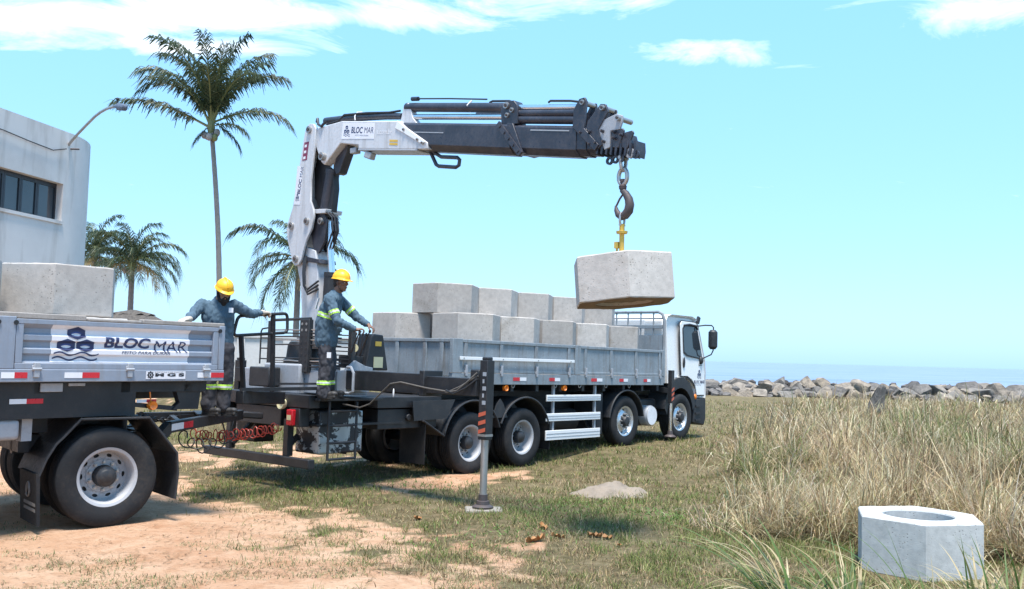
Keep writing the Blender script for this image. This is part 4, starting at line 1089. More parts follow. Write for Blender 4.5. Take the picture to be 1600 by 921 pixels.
# main boom (light grey)
boom = [(.30, 5.24), (.36, 5.29), (.95, 5.30), (2.30, 5.09), (2.48, 4.96), (2.90, 4.71), (2.91, 4.62), (2.70, 4.645), (1.39, 4.83), (1.38, 4.885), (.94, 4.97), (.62, 4.74), (.54, 4.70), (.47, 4.75), (.31, 5.0)]
bo = plate(boom, -.17, .17, 'main_boom', M['crane'], bevel=.012)
plate([(.30, 5.26), (.17, 5.35), (.10, 5.30), (.12, 5.2), (.30, 5.05)], -.15, .15, 'boom_knuckle', M['crane'])
plate([(1.39, 4.828), (2.70, 4.643), (2.70, 4.62), (1.39, 4.80)], -.18, .18, 'boom_underplate', M['cranegrey'])
plate([(.70, 4.80), (.98, 4.97), (.96, 4.86), (.80, 4.56), (.72, 4.55), (.66, 4.66)], -.07, .07, 'stop_bracket', M['boomblack'])
plate([(2.27, 5.10), (2.46, 4.97), (2.88, 4.72), (2.80, 4.70), (2.42, 4.90), (2.22, 5.0)], -.185, -.172, 'boom_flange', M['white'])
for r, z in ((2.42, 4.95), (2.72, 4.77), (2.82, 4.71)): pin(r, z, .02, -.2, -.18, name='boom_bolt')
CB().tube([BP(.41, 5.40, -.08), BP(1.2, 5.33, -.08), BP(1.9, 5.24, -.08), BP(2.25, 5.18, -.08)], [.055, .055, .05, .045], 12).obj('hose_bundle', M['boomblack'], crane)
CB().tube([BP(.5, 5.33, -.12), BP(.8, 5.33, -.13), BP(.95, 5.40, -.13), BP(1.5, 5.34, -.13), BP(2.0, 5.27, -.11), BP(2.22, 5.26, -.1)], .016, 7).obj('crane_hose', M['hose'], crane)
CB().tube([BP(1.25, 5.27, -.15), BP(1.24, 5.33, -.15), BP(1.23, 5.40, -.1), BP(1.23, 5.42, -.02)], .01, 6).obj('hose_clip', M['wht'], crane)
b = CB(); b.box(BP(1.22, 4.83, -.1), (.1, .13, .08)); b.obj('junction_box', M['cranegrey'], bo, bevel=.01)
b = CB(); b.box(BP(1.60, 4.71, -.12), (.1, .15, .10), Matrix.Rotation(.35, 3, 'X')); b.obj('work_light', M['cranegrey'], bo, bevel=.015)
CB().tube([BP(1.3, 4.84, -.12), BP(1.5, 4.8, -.13), BP(1.62, 4.78, -.12)], .016, 6).obj('light_bracket', M['hose'], bo)
lp = [BP(2.80, 4.62, -.02), BP(2.93, 4.43, -.02), BP(2.98, 4.405, -.02), BP(3.32, 4.35, -.02), BP(3.375, 4.37, -.02), BP(3.385, 4.44, -.02), BP(3.34, 4.475, -.02), BP(3.02, 4.525, -.02), BP(2.88, 4.60, -.02)]
CB().tube(lp, .026, 8, closed=True).obj('stop_loop', M['boomblack'], crane)
# telescoping sections (black), each a little slimmer than the one outside it
def box_beam(r0, r1, top0, slope, hgt, half, name, mat, parent=crane):
    def zt(r): return top0 + slope * (r - 2.5)
    ch = hgt * .2
    sec = [(-half, -.03), (-half + .03, 0), (half - .03, 0), (half, -.03), (half, -hgt + ch), (half * .45, -hgt), (-half * .45, -hgt), (-half, -hgt + ch)]
    vs = [BP(r0, zt(r0) + b, a) for a, b in sec] + [BP(r1, zt(r1) + b, a) for a, b in sec]; n = len(sec)
    m = CB(); m.add(vs, [tuple(range(n)), tuple(range(n, 2 * n))[::-1]] + [(i, (i + 1) % n, n + (i + 1) % n, n + i) for i in range(n)])
    return m.obj(name, mat, parent, bevel=.006)
SL = -.163
SEC = [(2.2, 4.42, 5.045, .375, .155), (3.6, 5.46, 5.035, .355, .142), (5.2, 5.60, 5.02, .325, .128), (5.3, 5.72, 5.005, .295, .114), (5.4, 5.85, 4.985, .26, .100), (5.5, 5.97, 4.965, .225, .086), (5.6, 6.08, 4.945, .19, .072)]
sec_o = [box_beam(a, b, tz, SL, h_, hf, 'boom_section', M['boomblack']) for a, b, tz, h_, hf in SEC]
def boom_top(r): return 5.04 + SL * (r - 2.5)
# diagonal reinforcing collar on the second section
for (ra, za, rb, zb_) in ((4.22, boom_top(4.22) + .0, 4.62, boom_top(4.62) - .37),):
    CB().beam(BP(ra, za, -.165), BP(rb, zb_, -.165), .03, .07).obj('collar', M['boomblack'], crane)
    for k in range(5):
        f_ = (k + .5) / 5; b = CB(); b.cyl(BP(ra + (rb - ra) * f_, za + (zb_ - za) * f_, -.17), BP(ra + (rb - ra) * f_, za + (zb_ - za) * f_, -.195), .022, n=8); b.obj('collar_bolt', M['boomblack'], crane)
for r in (4.42,):
    plate([(r - .06, boom_top(r) + .015), (r + .04, boom_top(r)), (r + .22, boom_top(r) - .38), (r + .12, boom_top(r) - .385)], -.158, .158, 'section_end_frame', M['boomblack'])
CB().beam(BP(2.6, boom_top(2.6) - .13, -.157), BP(3.2, boom_top(3.2) - .13, -.157), .004, .012).obj('wear_line', M['cranegrey'], sec_o[0])
CB().beam(BP(4.75, boom_top(4.75) - .07, -.144), BP(5.36, boom_top(5.36) - .07, -.144), .004, .014).obj('wear_line', M['cranegrey'], sec_o[1])
# extension cylinders on top
def ecyl(r0, z0, r1, z1, rad, t, mat, name='extension_cylinder'):
    return CB().cyl(BP(r0, z0, t), BP(r1, z1, t), rad, n=18).obj(name, M[mat], crane)
ecyl(2.32, 5.30, 4.36, 4.955, .062, -.06, 'boomblack'); ecyl(2.38, 5.155, 4.25, 4.86, .038, -.06, 'chrome', 'cylinder_rod')
ecyl(4.36, 4.955, 5.44, 4.785, .036, -.06, 'chrome', 'cylinder_rod'); ecyl(4.36, 4.88, 5.44, 4.71, .045, -.07, 'boomblack'); ecyl(4.38, 4.80, 5.44, 4.63, .05, -.07, 'boomblack')
ecyl(3.6, 5.0, 4.3, 4.89, .05, .07, 'boomblack')
ecyl(2.42, 5.40, 2.55, 5.38, .03, -.06, 'boomblack', 'hose_coupling')
CB().tube([BP(2.5, 5.39, -.06), BP(3.2, 5.27, -.06), BP(3.9, 5.14, -.06)], .01, 6).obj('crane_hose', M['hose'], crane)
CB().tube([BP(3.95, 5.09, -.06), BP(4.0, 5.10, -.06), BP(4.3, 5.05, -.06), BP(4.4, 5.01, -.06)], .014, 6).obj('crane_hose', M['hose'], crane)
CB().tube([BP(4.95, 4.92, -.06), BP(4.98, 4.935, -.06), BP(5.3, 4.88, -.06), BP(5.45, 4.84, -.06)], .014, 6).obj('crane_hose', M['hose'], crane)
CB().tube([BP(3.62, 5.17, -.06), BP(3.60, 5.1, -.12), BP(3.61, 5.02, -.06)], .012, 6).obj('hose_clip', M['wht'], crane)
plate([(2.22, 5.0), (2.30, 5.32), (2.40, 5.34), (2.46, 5.24), (2.50, 5.12), (2.60, 5.02)], -.11, -.01, 'cylinder_bracket', M['crane'])
plate([(4.24, 4.74), (4.22, 4.95), (4.30, 5.03), (4.44, 5.02), (4.50, 4.95), (4.52, 4.72)], -.13, .02, 'cylinder_bracket', M['boomblack'])
pin(4.33, 4.97, .04, -.16, .04); pin(4.42, 4.90, .03, -.15, -.13); pin(4.34, 4.85, .03, -.15, -.13)
# head plates of each section
plate([(5.41, 4.53), (5.42, 4.74), (5.50, 4.85), (5.58, 4.855), (5.61, 4.80), (5.58, 4.5), (5.80, 4.28), (5.74, 4.22)], -.15, -.118, 'head_plate', M['boomblack'])
plate([(5.60, 4.50), (5.62, 4.58), (5.80, 4.745), (5.87, 4.73), (5.91, 4.64), (5.78, 4.46), (5.84, 4.28), (5.78, 4.24)], -.135, -.105, 'head_plate', M['boomblack'])
plate([(5.76, 4.45), (5.79, 4.55), (6.02, 4.60), (6.10, 4.57), (6.10, 4.50), (6.07, 4.42), (5.94, 4.42), (5.94, 4.24), (5.86, 4.22)], -.122, -.095, 'head_plate', M['cranegrey'])
plate([(5.93, 4.24), (5.91, 4.42), (6.10, 4.43), (6.12, 4.40), (6.05, 4.22)], -.110, -.085, 'head_plate', M['boomblack'])
plate([(6.07, 4.22), (6.09, 4.38), (6.22, 4.39), (6.24, 4.36), (6.16, 4.20)], -.098, -.074, 'head_plate', M['boomblack'])
for a_, b_ in (((5.41, 4.53), (5.50, 4.85)), ((5.62, 4.58), (5.83, 4.74))):
    pass
plate([(5.43, 4.55), (5.44, 4.72), (5.51, 4.83), (5.58, 4.83), (5.58, 4.55)], .05, .08, 'head_plate', M['boomblack'])
plate([(5.64, 4.50), (5.80, 4.72), (5.88, 4.70), (5.80, 4.46)], .04, .07, 'head_plate', M['boomblack'])
for r, z in ((5.55, 4.80), (5.84, 4.69), (6.06, 4.54)): pin(r, z, .03, -.165, .09)
for r, z in ((5.53, 4.46), (5.66, 4.45), (5.66, 4.31), (5.84, 4.43), (5.75, 4.31), (5.86, 4.31), (6.0, 4.40), (6.0, 4.33), (6.10, 4.35)): pin(r, z, .018, -.158, -.12, mat='boomblack')
for k in range(9):
    r = 5.76 + k * .062; z = boom_top(r) - .255
    m_ = CB(); m_.prism([(r - .012, z + .10), (r + .012, z + .10), (r + .02, z), (r + .006, z - .075), (r - .018, z - .06), (r - .01, z)], lambda a, b, t: BP(a, b, t), -.125 + k * .004, .115 - k * .004); m_.obj('section_rib', M['boomblack'], crane)
for r, z in ((5.90, 4.10), (5.98, 4.105), (6.06, 4.11), (6.26, 4.125)):
    b = CB(); b.lathe([(-.012, .022), (-.012, .046), (.012, .046), (.012, .022)], BP(r, z, -.07), MV, 18, closed=True); b.obj('lug', M['boomblack'], crane)
plate([(6.04, 4.22), (6.08, 4.37), (6.17, 4.36), (6.19, 4.29), (6.20, 4.18), (6.10, 4.12)], -.06, .06, 'boom_nose', M['boomblack'])
b = CB(); b.lathe([(-.012, .03), (-.012, .055), (.012, .055), (.012, .03)], BP(6.18, 4.15, -.07), MV, 18, closed=True); b.obj('lug', M['cranegrey'], crane)

# stickers
def boomtext(txt, r, z, size, t, mat, bold=0, shear=0, slope=SL * .93, name='lettering', ang=None, parent=crane, width=None):
    me = text_mesh(txt, size, bold, 0, shear)
    if width:
        a_, b_, _, _ = text_bounds(me)
        for v_ in me.vertices: v_.co.x = (v_.co.x - a_) / (b_ - a_) * width
    a = math.atan(slope) if ang is None else ang
    for v_ in me.vertices:
        x, y = v_.co.x, v_.co.y
        v_.co = BP(r + x * math.cos(a) - y * math.sin(a), z + x * math.sin(a) + y * math.cos(a), t) - CO
    me.materials.clear(); me.materials.append(mat)
    return link(name, me, parent)
SLB = -.157
stk = plate([(.985, 5.265), (1.76, 5.265 + SLB * .775), (1.745, 4.92), (.965, 5.03)], -.1735, -.171, 'sticker', M['vinyl'], bo, 0)
boomtext('BLOC', 1.20, 5.085, .125, -.1745, M['navy'], .003, slope=SLB, width=.27)
boomtext('MAR', 1.51, 5.038, .125, -.1745, M['navy'], 0, slope=SLB, width=.22)
boomtext('FEITO PARA DURAR', 1.30, 5.025, .03, -.1745, M['navyl'], 0, slope=SLB, width=.32)
emblem(crane, .16, lambda x, y, o: BP(1.09 + x, 5.09 + y + SLB * x, -.1745 - o) - CO, M['navy'], M['navyl'])
boomtext('s.com.br', 1.80, 4.985, .10, -.1735, M['wht'], .001, slope=SLB)
for k in range(2):
    plate([(2.10, 4.86 - k * .045), (2.28, 4.83 - k * .045), (2.28, 4.80 - k * .045), (2.10, 4.83 - k * .045)], -.1735, -.171, 'yellow_label', M['yellow'], bo, 0)
A_ARM = math.atan2(5.12 - 4.12, .02 + .20 + .0)
st2 = plate([(-.115, 4.76), (.035, 4.70), (-.0, 4.14), (-.165, 4.16)], -.2035, -.201, 'sticker', M['vinyl'], ao if False else crane, 0)
boomtext('BLOC', -.015, 4.31, .105, -.2045, M['navy'], .003, ang=R_(80), width=.225)
boomtext('MAR', .030, 4.565, .105, -.2045, M['navy'], 0, ang=R_(80), width=.16)
emblem(crane, .11, lambda x, y, o: BP(-.075 + x * math.cos(R_(-10)) , 4.235 + y, -.2045 - o) - CO, M['navy'], M['navyl'])
plate([(.045, 5.10), (.165, 5.10), (.13, 4.82), (.01, 4.82)], -.2035, -.201, 'sticker', M['magenta'], crane, 0)
for k in range(3): plate([(.06 - k * .012, 5.06 - k * .09), (.12 - k * .012, 5.06 - k * .09), (.115 - k * .012, 5.02 - k * .09), (.055 - k * .012, 5.02 - k * .09)], -.2045, -.2036, 'sticker_print', M['wht'], crane, 0)

# ---- hook, lifting clamp, hanging block
HP = TM @ BP(6.05, 4.12, -.02)
hook = empty('crane_hook', 'rusty swivel crane hook with shackle hanging below the boom tip', 'hook', HP, (0, 0, R_(50) - R_(4.26)))
def ringpts(c, ra, rb, ax1, ax2, n=20, a0=0, a1=360): return [Vector(c) + Vector(ax1) * ra * math.cos(R_(a0 + (a1 - a0) * i / (n if a1 - a0 == 360 else n - 1))) + Vector(ax2) * rb * math.sin(R_(a0 + (a1 - a0) * i / (n if a1 - a0 == 360 else n - 1))) for i in range(n)]
X_, Y_, Z_ = Vector((1, 0, 0)), Vector((0, 1, 0)), Vector((0, 0, 1))
MB().tube([Vector((-.075, 0, 0)), Vector((.075, 0, 0))], .02, 10).obj('shackle_pin', M['steel'], hook)
MB().tube([Vector((-.045, 0, .02)), Vector((-.045, 0, -.06)), Vector((-.03, 0, -.12)), Vector((0, 0, -.14)), Vector((.03, 0, -.12)), Vector((.045, 0, -.06)), Vector((.045, 0, .02))], .021, 10).obj('shackle', M['steel'], hook)
MB().tube(ringpts((0, 0, -.205), .058, .088, Y_, Z_), .024, 10, closed=True).obj('chain_link', M['steel'], hook)
s_ = MB(); s_.cyl((0, 0, -.245), (0, 0, -.34), .026, n=12); s_.cyl((0, 0, -.235), (0, 0, -.265), .036, n=6); s_.lathe([(0, 0), (0, .04), (.035, .045), (.05, .03), (.05, 0)], (0, 0, -.345), (0, 0, 1), 14); s_.obj('swivel', M['rust'], hook)
hpts = [(0, -.33), (.0, -.36), (-.045, -.40), (-.085, -.46), (-.10, -.525), (-.085, -.59), (-.04, -.635), (.01, -.645), (.055, -.62), (.082, -.57), (.092, -.52)]
MB().tube([Vector((.0, y_, z_)) for y_, z_ in hpts], [.03, .034, .04, .046, .05, .052, .05, .045, .036, .026, .012], 12).obj('hook', M['rust'], hook)
MB().tube([Vector((0, -.02, -.385)), Vector((0, .04, -.45)), Vector((0, .088, -.53))], .011, 6).obj('safety_latch', M['rust'], hook)
clamp = empty('lifting_clamp', 'yellow lifting clamp between the crane hook and the hanging block', 'lifting clamp', HP + Vector((0, 0, -.66)), (0, 0, R_(50)))
MB().tube(ringpts((0, 0, -.02), .045, .075, X_, Z_), .013, 8, closed=True).obj('shackle', M['steel'], clamp)
q = MB(); q.cyl((0, 0, -.07), (0, 0, -.16), .03, n=12); q.lathe([(0, 0), (0, .06), (.025, .065), (.03, .045), (.03, 0)], (0, 0, -.175), (0, 0, 1), 16); q.obj('swivel_eye', M['yellow'], clamp)
MB().cyl((.05, 0, -.08), (-.05, 0, -.08), .012, n=8).obj('shackle_pin', M['steel'], clamp)
MB().cyl((0, 0, -.16), (0, 0, -.56), .028, n=12).obj('stem', M['yellow'], clamp)
q = MB(); q.box((-.01, .055, -.30), (.04, .05, .07)); q.cyl((-.01, .055, -.33), (-.01, .055, -.42), .012, n=8); q.obj('locking_lever', M['yellow'], clamp)
q = MB(); q.box((0, .08, -.43), (.08, .46, .035)); q.box((0, -.02, -.40), (.09, .1, .05)); q.obj('clamp_bar', M['yellow'], clamp, bevel=.006)
for sy in (-1, 1): MB().box((0, .06 + sy * .2, -.51), (.06, .03, .1)).obj('clamp_jaw', M['black'], clamp)

# ================================================================== TRAILER
trailer = empty('drawbar_trailer', 'grey drop-side drawbar trailer carrying a white company banner and concrete blocks', 'trailer', (-3.25, 10.75, 0), (0, 0, R_(53)))
RM = trailer.matrix_basis.copy(); RMI = RM.inverted()
def rl_(x, y, d): return RMI @ at(x, y, d)
PROF = [(1.700, .0), (1.755, .0), (1.758, .012), (1.785, .04), (1.828, .04), (1.848, .012), (1.888, .012), (1.908, .04), (1.955, .04), (1.975, .012), (2.018, .012), (2.038, .04), (2.085, .04), (2.118, .006), (2.125, .0), (2.172, .0)]
def prof_y(z):
    zs = [p[0] for p in PROF]; return float(np.interp(z, zs, [p[1] for p in PROF]))
def sheet(x0, x1, off, zmin, zmax, name, mat, parent):
    zs = sorted(set([zmin, zmax] + [p[0] for p in PROF if zmin < p[0] < zmax]))
    vs = []; 
    for z in zs: vs += [(x0, prof_y(z) - off, z), (x1, prof_y(z) - off, z)]
    mb = MB(); mb.add(vs, [(2 * i, 2 * i + 1, 2 * i + 3, 2 * i + 2) for i in range(len(zs) - 1)])
    if name == 'drop_side':
        vb = [(x, .06, z) for z in (zs[0], zs[-1]) for x in (x0, x1)]
        mb.add(vb, [(0, 2, 3, 1)])
    o = mb.obj(name, mat, parent, smooth=0)
    return o
for x0, x1 in ((-2.30, -.06), (-4.75, -2.48), (-7.2, -4.93)):
    ds = sheet(x0 + .07, x1 - .07, 0, 1.756, 2.124, 'drop_side', M['trail'], trailer)
    MB().bb(x0, x1, -.006, .05, 1.700, 1.754).obj('bottom_rail', M['trail'], ds, bevel=.004)
    MB().bb(x0, x1, -.006, .05, 2.126, 2.172).obj('top_rail', M['trail'], ds, bevel=.004)
    MB().bb(x0, x0 + .068, -.004, .048, 1.755, 2.125).obj('end_stile', M['trail'], ds, bevel=.004)
    MB().bb(x1 - .068, x1, -.004, .048, 1.755, 2.125).obj('end_stile', M['trail'], ds, bevel=.004)
    for k in (.09, .52, .93):
        x = x0 + (x1 - x0) * k
        h = MB(); h.bb(x - .028, x + .028, -.035, -.007, 1.62, 1.76); h.bb(x - .04, x + .04, -.024, -.003, 1.68, 1.735); h.cyl((x - .045, -.03, 1.70), (x + .045, -.03, 1.70), .014, n=8)
        h.obj('latch', M['cranegrey'], ds, bevel=.004)
    for x in (x0 - .01, x1 + .01): MB().cyl((x - .0, -.02, 2.135), (x, -.002, 2.135), .022, n=10).obj('pivot_bolt', M['black'], ds)
    # far side board
    MB().bb(x0, x1, 2.45, 2.5, 1.70, 2.172).obj('drop_side', M['trail'], trailer)
for x0, x1 in ((-.055, .02), (-2.475, -2.305), (-4.925, -4.755)):
    MB().bb(x0, x1, -.008, .07, 1.70, 2.19).obj('corner_post', M['trail'], trailer, bevel=.006)
MB().bb(-.05, .0, .072, 2.43, 1.70, 2.18).obj('front_board', M['trail'], trailer)
MB().bb(-.05, .02, 2.43, 2.505, 1.70, 2.19).obj('corner_post', M['trail'], trailer)
MB().bb(-7.3, .025, -.012, .09, 1.575, 1.698).obj('side_rail', M['trail'], trailer, bevel=.008)
MB().bb(-7.3, .025, 2.41, 2.51, 1.575, 1.698).obj('side_rail', M['trail'], trailer, bevel=.008)
MB().bb(-7.28, .0, .092, 2.408, 1.63, 1.70).obj('trailer_floor', M['timber'], trailer)
# weathered timber capping along the top of the boards
caps = [(-7.0, -4.3, 0, 2.225), (-4.28, -1.62, .004, 2.23), (-1.60, -1.02, .0, 2.205), (-1.0, .015, .003, 2.222)]
for x0, x1, dy, zt_ in caps: MB().bb(x0, x1, -.006 + dy, .085, 2.176, zt_).obj('capping_board', M['timber'], trailer, bevel=.008)
MB().bb(-.06, .012, .09, 2.42, 2.184, 2.222).obj('capping_board', M['timber'], trailer, bevel=.008)
def refl(x0, x1, z0, z1, y=-.0125, split=.5, flip=False, parent=trailer):
    m = x0 + (x1 - x0) * split
    MB().bb(x0, m, y - .003, y, z0, z1).obj('white_reflector', M['wht'] if not flip else M['red'], parent, smooth=0)
    MB().bb(m, x1, y - .003, y, z0, z1).obj('red_reflector', M['red'] if not flip else M['wht'], parent, smooth=0)
for a, b in ((-2.42, -2.18), (-1.82, -1.46), (-.32, .02), (-3.2, -2.85)): refl(a, b, 1.613, 1.668)
# banner on the pressed sheet
ban = sheet(-1.955, -.425, .004, 1.768, 2.145, 'banner', M['vinyl'], trailer)
def on_sheet(me, name, mat, x0, z0, off=.0075, parent=trailer):
    bm = bmesh.new(); bm.from_mesh(me)
    for v_ in bm.verts: v_.co = (x0 + v_.co.x, 0, z0 + v_.co.y)
    for zc_, _ in PROF: bmesh.ops.bisect_plane(bm, geom=bm.verts[:] + bm.edges[:] + bm.faces[:], plane_co=(0, 0, zc_), plane_no=(0, 0, 1))
    for v_ in bm.verts: v_.co.y = prof_y(v_.co.z) - off
    bm.to_mesh(me); bm.free(); me.materials.clear(); me.materials.append(mat)
    return link(name, me, parent)
def fit_text(txt, x0, x1, z0, z1, bold=0, shear=0):
    me = text_mesh(txt, 1.0, bold, 0, shear); a, b, c_, d_ = text_bounds(me)
    for v_ in me.vertices: v_.co = ((v_.co.x - a) / (b - a) * (x1 - x0), (v_.co.y - c_) / (d_ - c_) * (z1 - z0), 0)
    return me
on_sheet(fit_text('BLOC', -1.40, -.90, 1.915, 2.025, .035), 'lettering', M['navy'], -1.40, 1.915, parent=ban)
on_sheet(fit_text('MAR', -.84, -.445, 1.885, 2.0, .0), 'lettering', M['navy'], -.84, 1.885, parent=ban)
on_sheet(fit_text('FEITO PARA DURAR', -1.22, -.66, 1.855, 1.89, 0, .2), 'lettering', M['navy'], -1.22, 1.855, parent=ban)
em = emblem(ban, .46, lambda x, y, o: (-1.70 + x, 0.0 - o, 1.868 + y * .70), M['navy'], plain('bright_navy_vinyl', (.03, .06, .22)))
bm = bmesh.new(); bm.from_mesh(em.data)
for zc_, _ in PROF: bmesh.ops.bisect_plane(bm, geom=bm.verts[:] + bm.edges[:] + bm.faces[:], plane_co=(0, 0, zc_), plane_no=(0, 0, 1))
for v_ in bm.verts: v_.co.y = prof_y(v_.co.z) - .0075 + v_.co.y
bm.to_mesh(em.data); bm.free()
# maker's plate
mp = MB().bb(-.945, -.475, -.016, -.0125, 1.60, 1.682).obj('maker_plate', M['vinyl'], trailer, smooth=0)
for txt, a, b, c_, d_, bo_ in (('M G S', -.84, -.49, 1.625, 1.662, .06), ('METALURGICA', -.84, -.50, 1.667, 1.676, 0)):
    me = fit_text(txt, a, b, c_, d_, bo_)
    for v_ in me.vertices: v_.co = (a + v_.co.x, -.0172, c_ + v_.co.y)
    me.materials.clear(); me.materials.append(M['ink']); link('lettering', me, mp)
g = MB(); g.lathe([(0, .018), (0, .032)], (-.895, -.0172, 1.643), (0, -1, 0), 24)
for k in range(8):
    a = k * math.pi / 4; g.box((-.895 + .034 * math.cos(a), -.0172, 1.643 + .034 * math.sin(a)), (.012, .0006, .012), Matrix.Rotation(-a, 3, 'Y'))
g.lathe([(0.0002, 0), (0.0002, .012)], (-.895, -.0172, 1.643), (0, -1, 0), 16)
g.obj('gear_emblem', M['ink'], mp, smooth=0)
# underframe
for y in (.62, 1.80): MB().bb(-7.2, -.15, y, y + .09, 1.36, 1.572).obj('chassis_rail', M['black'], trailer)
for x in (-6.6, -5.4, -4.2, -3.0, -2.0, -1.1, -.35): MB().bb(x - .05, x + .05, .1, 2.4, 1.46, 1.573).obj('bearer', M['black'], trailer)
MB().bb(-3.4, -.98, .10, .16, 1.22, 1.573).obj('side_skirt', M['black'], trailer)
MB().bb(-.98, -.12, .10, .16, 1.46, 1.573).obj('side_skirt', M['black'], trailer)
mb = MB(); mb.prism([(-.50, 1.50), (-.12, 1.50), (-.18, 1.44), (-.20, 1.26), (-.52, 1.265), (-.44, 1.34)], lambda a, b, t: (a, t, b), .12, .20); mb.obj('front_bracket', M['black'], trailer)
MB().beam((-1.0, .16, 1.33), (-.45, .16, 1.27), .04, .05).obj('lower_stay', M['black'], trailer)
refl(-2.28, -1.96, 1.365, 1.412, y=.096)
refl(-.95, -.72, 1.345, 1.38, y=.13); 
MB().bb(-2.0, -1.78, .075, .098, 1.475, 1.56).obj('plate_holder', M['cranegrey'], trailer, bevel=.006)
MB().bb(-1.72, -1.55, .08, .098, 1.53, 1.56).obj('plate_holder', M['cranegrey'], trailer, bevel=.004)
am = MB(); am.lathe([(0, 0), (.025, .03), (.03, .045), (.01, .05), (-.03, .045)], (-.79, .09, 1.315), (0, -1, 0), 18); am.tube([(-.79, .11, 1.33), (-.79, .13, 1.40), (-.80, .13, 1.47)], .008, 6); am.obj('marker_lamp', M['amber'], trailer)
# ---- turning front dolly
DL = Matrix.Translation((-1.25, .17, .60)) @ Matrix.Rotation(R_(-12), 4, 'Z')
def DB():
    b = MB(); b.M = DL; return b
wt = make_wheel('trailer', True)
wt.parent = trailer; wt.location = (-1.25, .17, .605); wt.rotation_euler = (0, .3, R_(-12))
wt2 = copy_tree(wt, trailer); q = DL @ Vector((0, 1.95, 0)); wt2.location = (q.x, q.y, .605); wt2.rotation_euler = (0, 1, R_(168))
for xx in (-5.2, -6.45):
    for yy, fl in ((.2, 0), (2.3, 180)):
        c_ = copy_tree(wt, trailer); c_.location = (xx, yy, .60); c_.rotation_euler = (0, xx, R_(fl))
    MB().cyl((xx, .3, .6), (xx, 2.2, .6), .07).obj('axle', M['black'], trailer)
    MB().bb(xx - .1, xx + .1, .6, .75, .65, 1.36).obj('spring_hanger', M['black'], trailer); MB().bb(xx - .1, xx + .1, 1.75, 1.9, .65, 1.36).obj('spring_hanger', M['black'], trailer)
DB().cyl((0, .1, 0), (0, 1.85, 0), .075).obj('axle', M['black'], trailer)
for y in (.5, 1.35): DB().bb(-.75, .75, y, y + .09, .22, .40).obj('dolly_rail', M['black'], trailer)
for x in (-.7, 0, .7): DB().bb(x - .05, x + .05, .3, 1.7, .25, .38).obj('dolly_crossbar', M['black'], trailer)
DB().lathe([(.40, .40), (.40, .52), (.75, .52), (.75, .40)], (0, .97, 0), (0, 0, 1), 32, closed=True).obj('turntable', M['black'], trailer)
DB().bb(-1.5, -.5, .25, .6, .45, .62).obj('dolly_bracket', M['black'], trailer)
MB().bb(-2.75, -2.15, .12, .5, 1.02, 1.22).obj('air_reservoir', M['cranegrey'], trailer, bevel=.04, seg=3)
MB().bb(-2.1, -2.0, .2, .3, 1.0, 1.22).obj('reservoir_bracket', M['cranegrey'], trailer)
# angular mudguard: folded sheet, then the rubber flap
fp = [(.69, -.26), (.71, .0), (.69, .22), (.38, .60), (-.30, .60), (-.46, .42), (-.52, .36), (-.60, .22), (-.66, .06)]
for i in range(len(fp) - 1):
    (a, b), (c_, d_) = fp[i], fp[i + 1]
    L = math.hypot(c_ - a, d_ - b); nx_, nz_ = -(d_ - b) / L * -.014, (c_ - a) / L * -.014
    m_ = DB(); m_.prism([(a, b), (c_, d_), (c_ - nx_, d_ + nz_ * -1), (a - nx_, b - nz_)], lambda p_, q_, t_: (p_, t_, q_), -.16, .62); m_.obj('mudguard', M['plastic'], trailer)
DB().tube([(a, -.16, b) for a, b in fp], .013, 6).obj('mudguard_edge', M['plastic'], trailer)
fl = DB(); fl.prism([(-.655, .08), (-.69, .08), (-.66, -.42), (-.63, -.42)], lambda p_, q_, t_: (p_, t_, q_), -.17, .42); flo = fl.obj('mud_flap', M['rubber'], trailer)
# flap print: an anchor-like shield over two lines of worn lettering
fm = plain('faded_grey_print', (.20, .19, .18), .8)
pr = DB(); pr.tube([(-.686, .10 + .06 * math.cos(a), -.09 + .07 * math.sin(a)) for a in [2 * math.pi * i / 20 for i in range(20)]], .009, 5, closed=True)
pr.tube([(-.686, .17, -.15), (-.686, .08, -.02), (-.686, .05, -.13)], .008, 5); pr.obj('flap_emblem', fm, flo)
for k, zz in enumerate((-.22, -.275)):
    for j in range(11):
        w_ = .018 + .008 * ((j * 7 + k * 3) % 3)
        DB().bb(-.683 + .03 * (-(zz) / .5) - .008, -.678 + .03 * (-(zz) / .5), .26 - j * .036 - w_, .26 - j * .036, zz - .018, zz + .012).obj('flap_print', fm, flo, smooth=0)
MB().bb(-2.62, -2.59, .02, .6, .40, 1.05).obj('mud_flap', M['rubber'], trailer)
# draw bar
A1 = rl_(262, 668, 10.95); A2 = rl_(215, 655, 11.9); EY = rl_(388, 650, 13.35); EY2 = rl_(376, 648, 13.15)
db1 = MB().beam(A1, EY2, .09, .13).obj('draw_bar', M['black'], trailer, bevel=.008)
MB().beam(A2 + Vector((0, 0, .02)), EY2, .09, .12).obj('draw_bar', M['black'], trailer, bevel=.008)
MB().beam(EY2, EY + Vector((.15, -.1, 0)), .10, .09).obj('draw_eye', M['black'], trailer, bevel=.02)
MB().beam(A1.lerp(EY2, .15), A2.lerp(EY2, .3), .06, .08).obj('draw_bar_brace', M['black'], trailer)
MB().beam(DL @ Vector((.75, .55, .31)), A1, .09, .13).obj('draw_bar', M['black'], trailer)
MB().beam(DL @ Vector((.75, 1.40, .31)), A2, .09, .12).obj('draw_bar', M['black'], trailer)
MB().beam(A1.lerp(EY2, .52) + Vector((0, 0, .065)), A2.lerp(EY2, .62) + Vector((0, 0, .065)), .28, .02).obj('foot_plate', M['black'], trailer)
d0 = A1.lerp(EY2, .0); d1 = A1.lerp(EY2, .26); nrm_ = Vector((0, 0, 1)).cross(d1 - d0).normalized() * -.0475
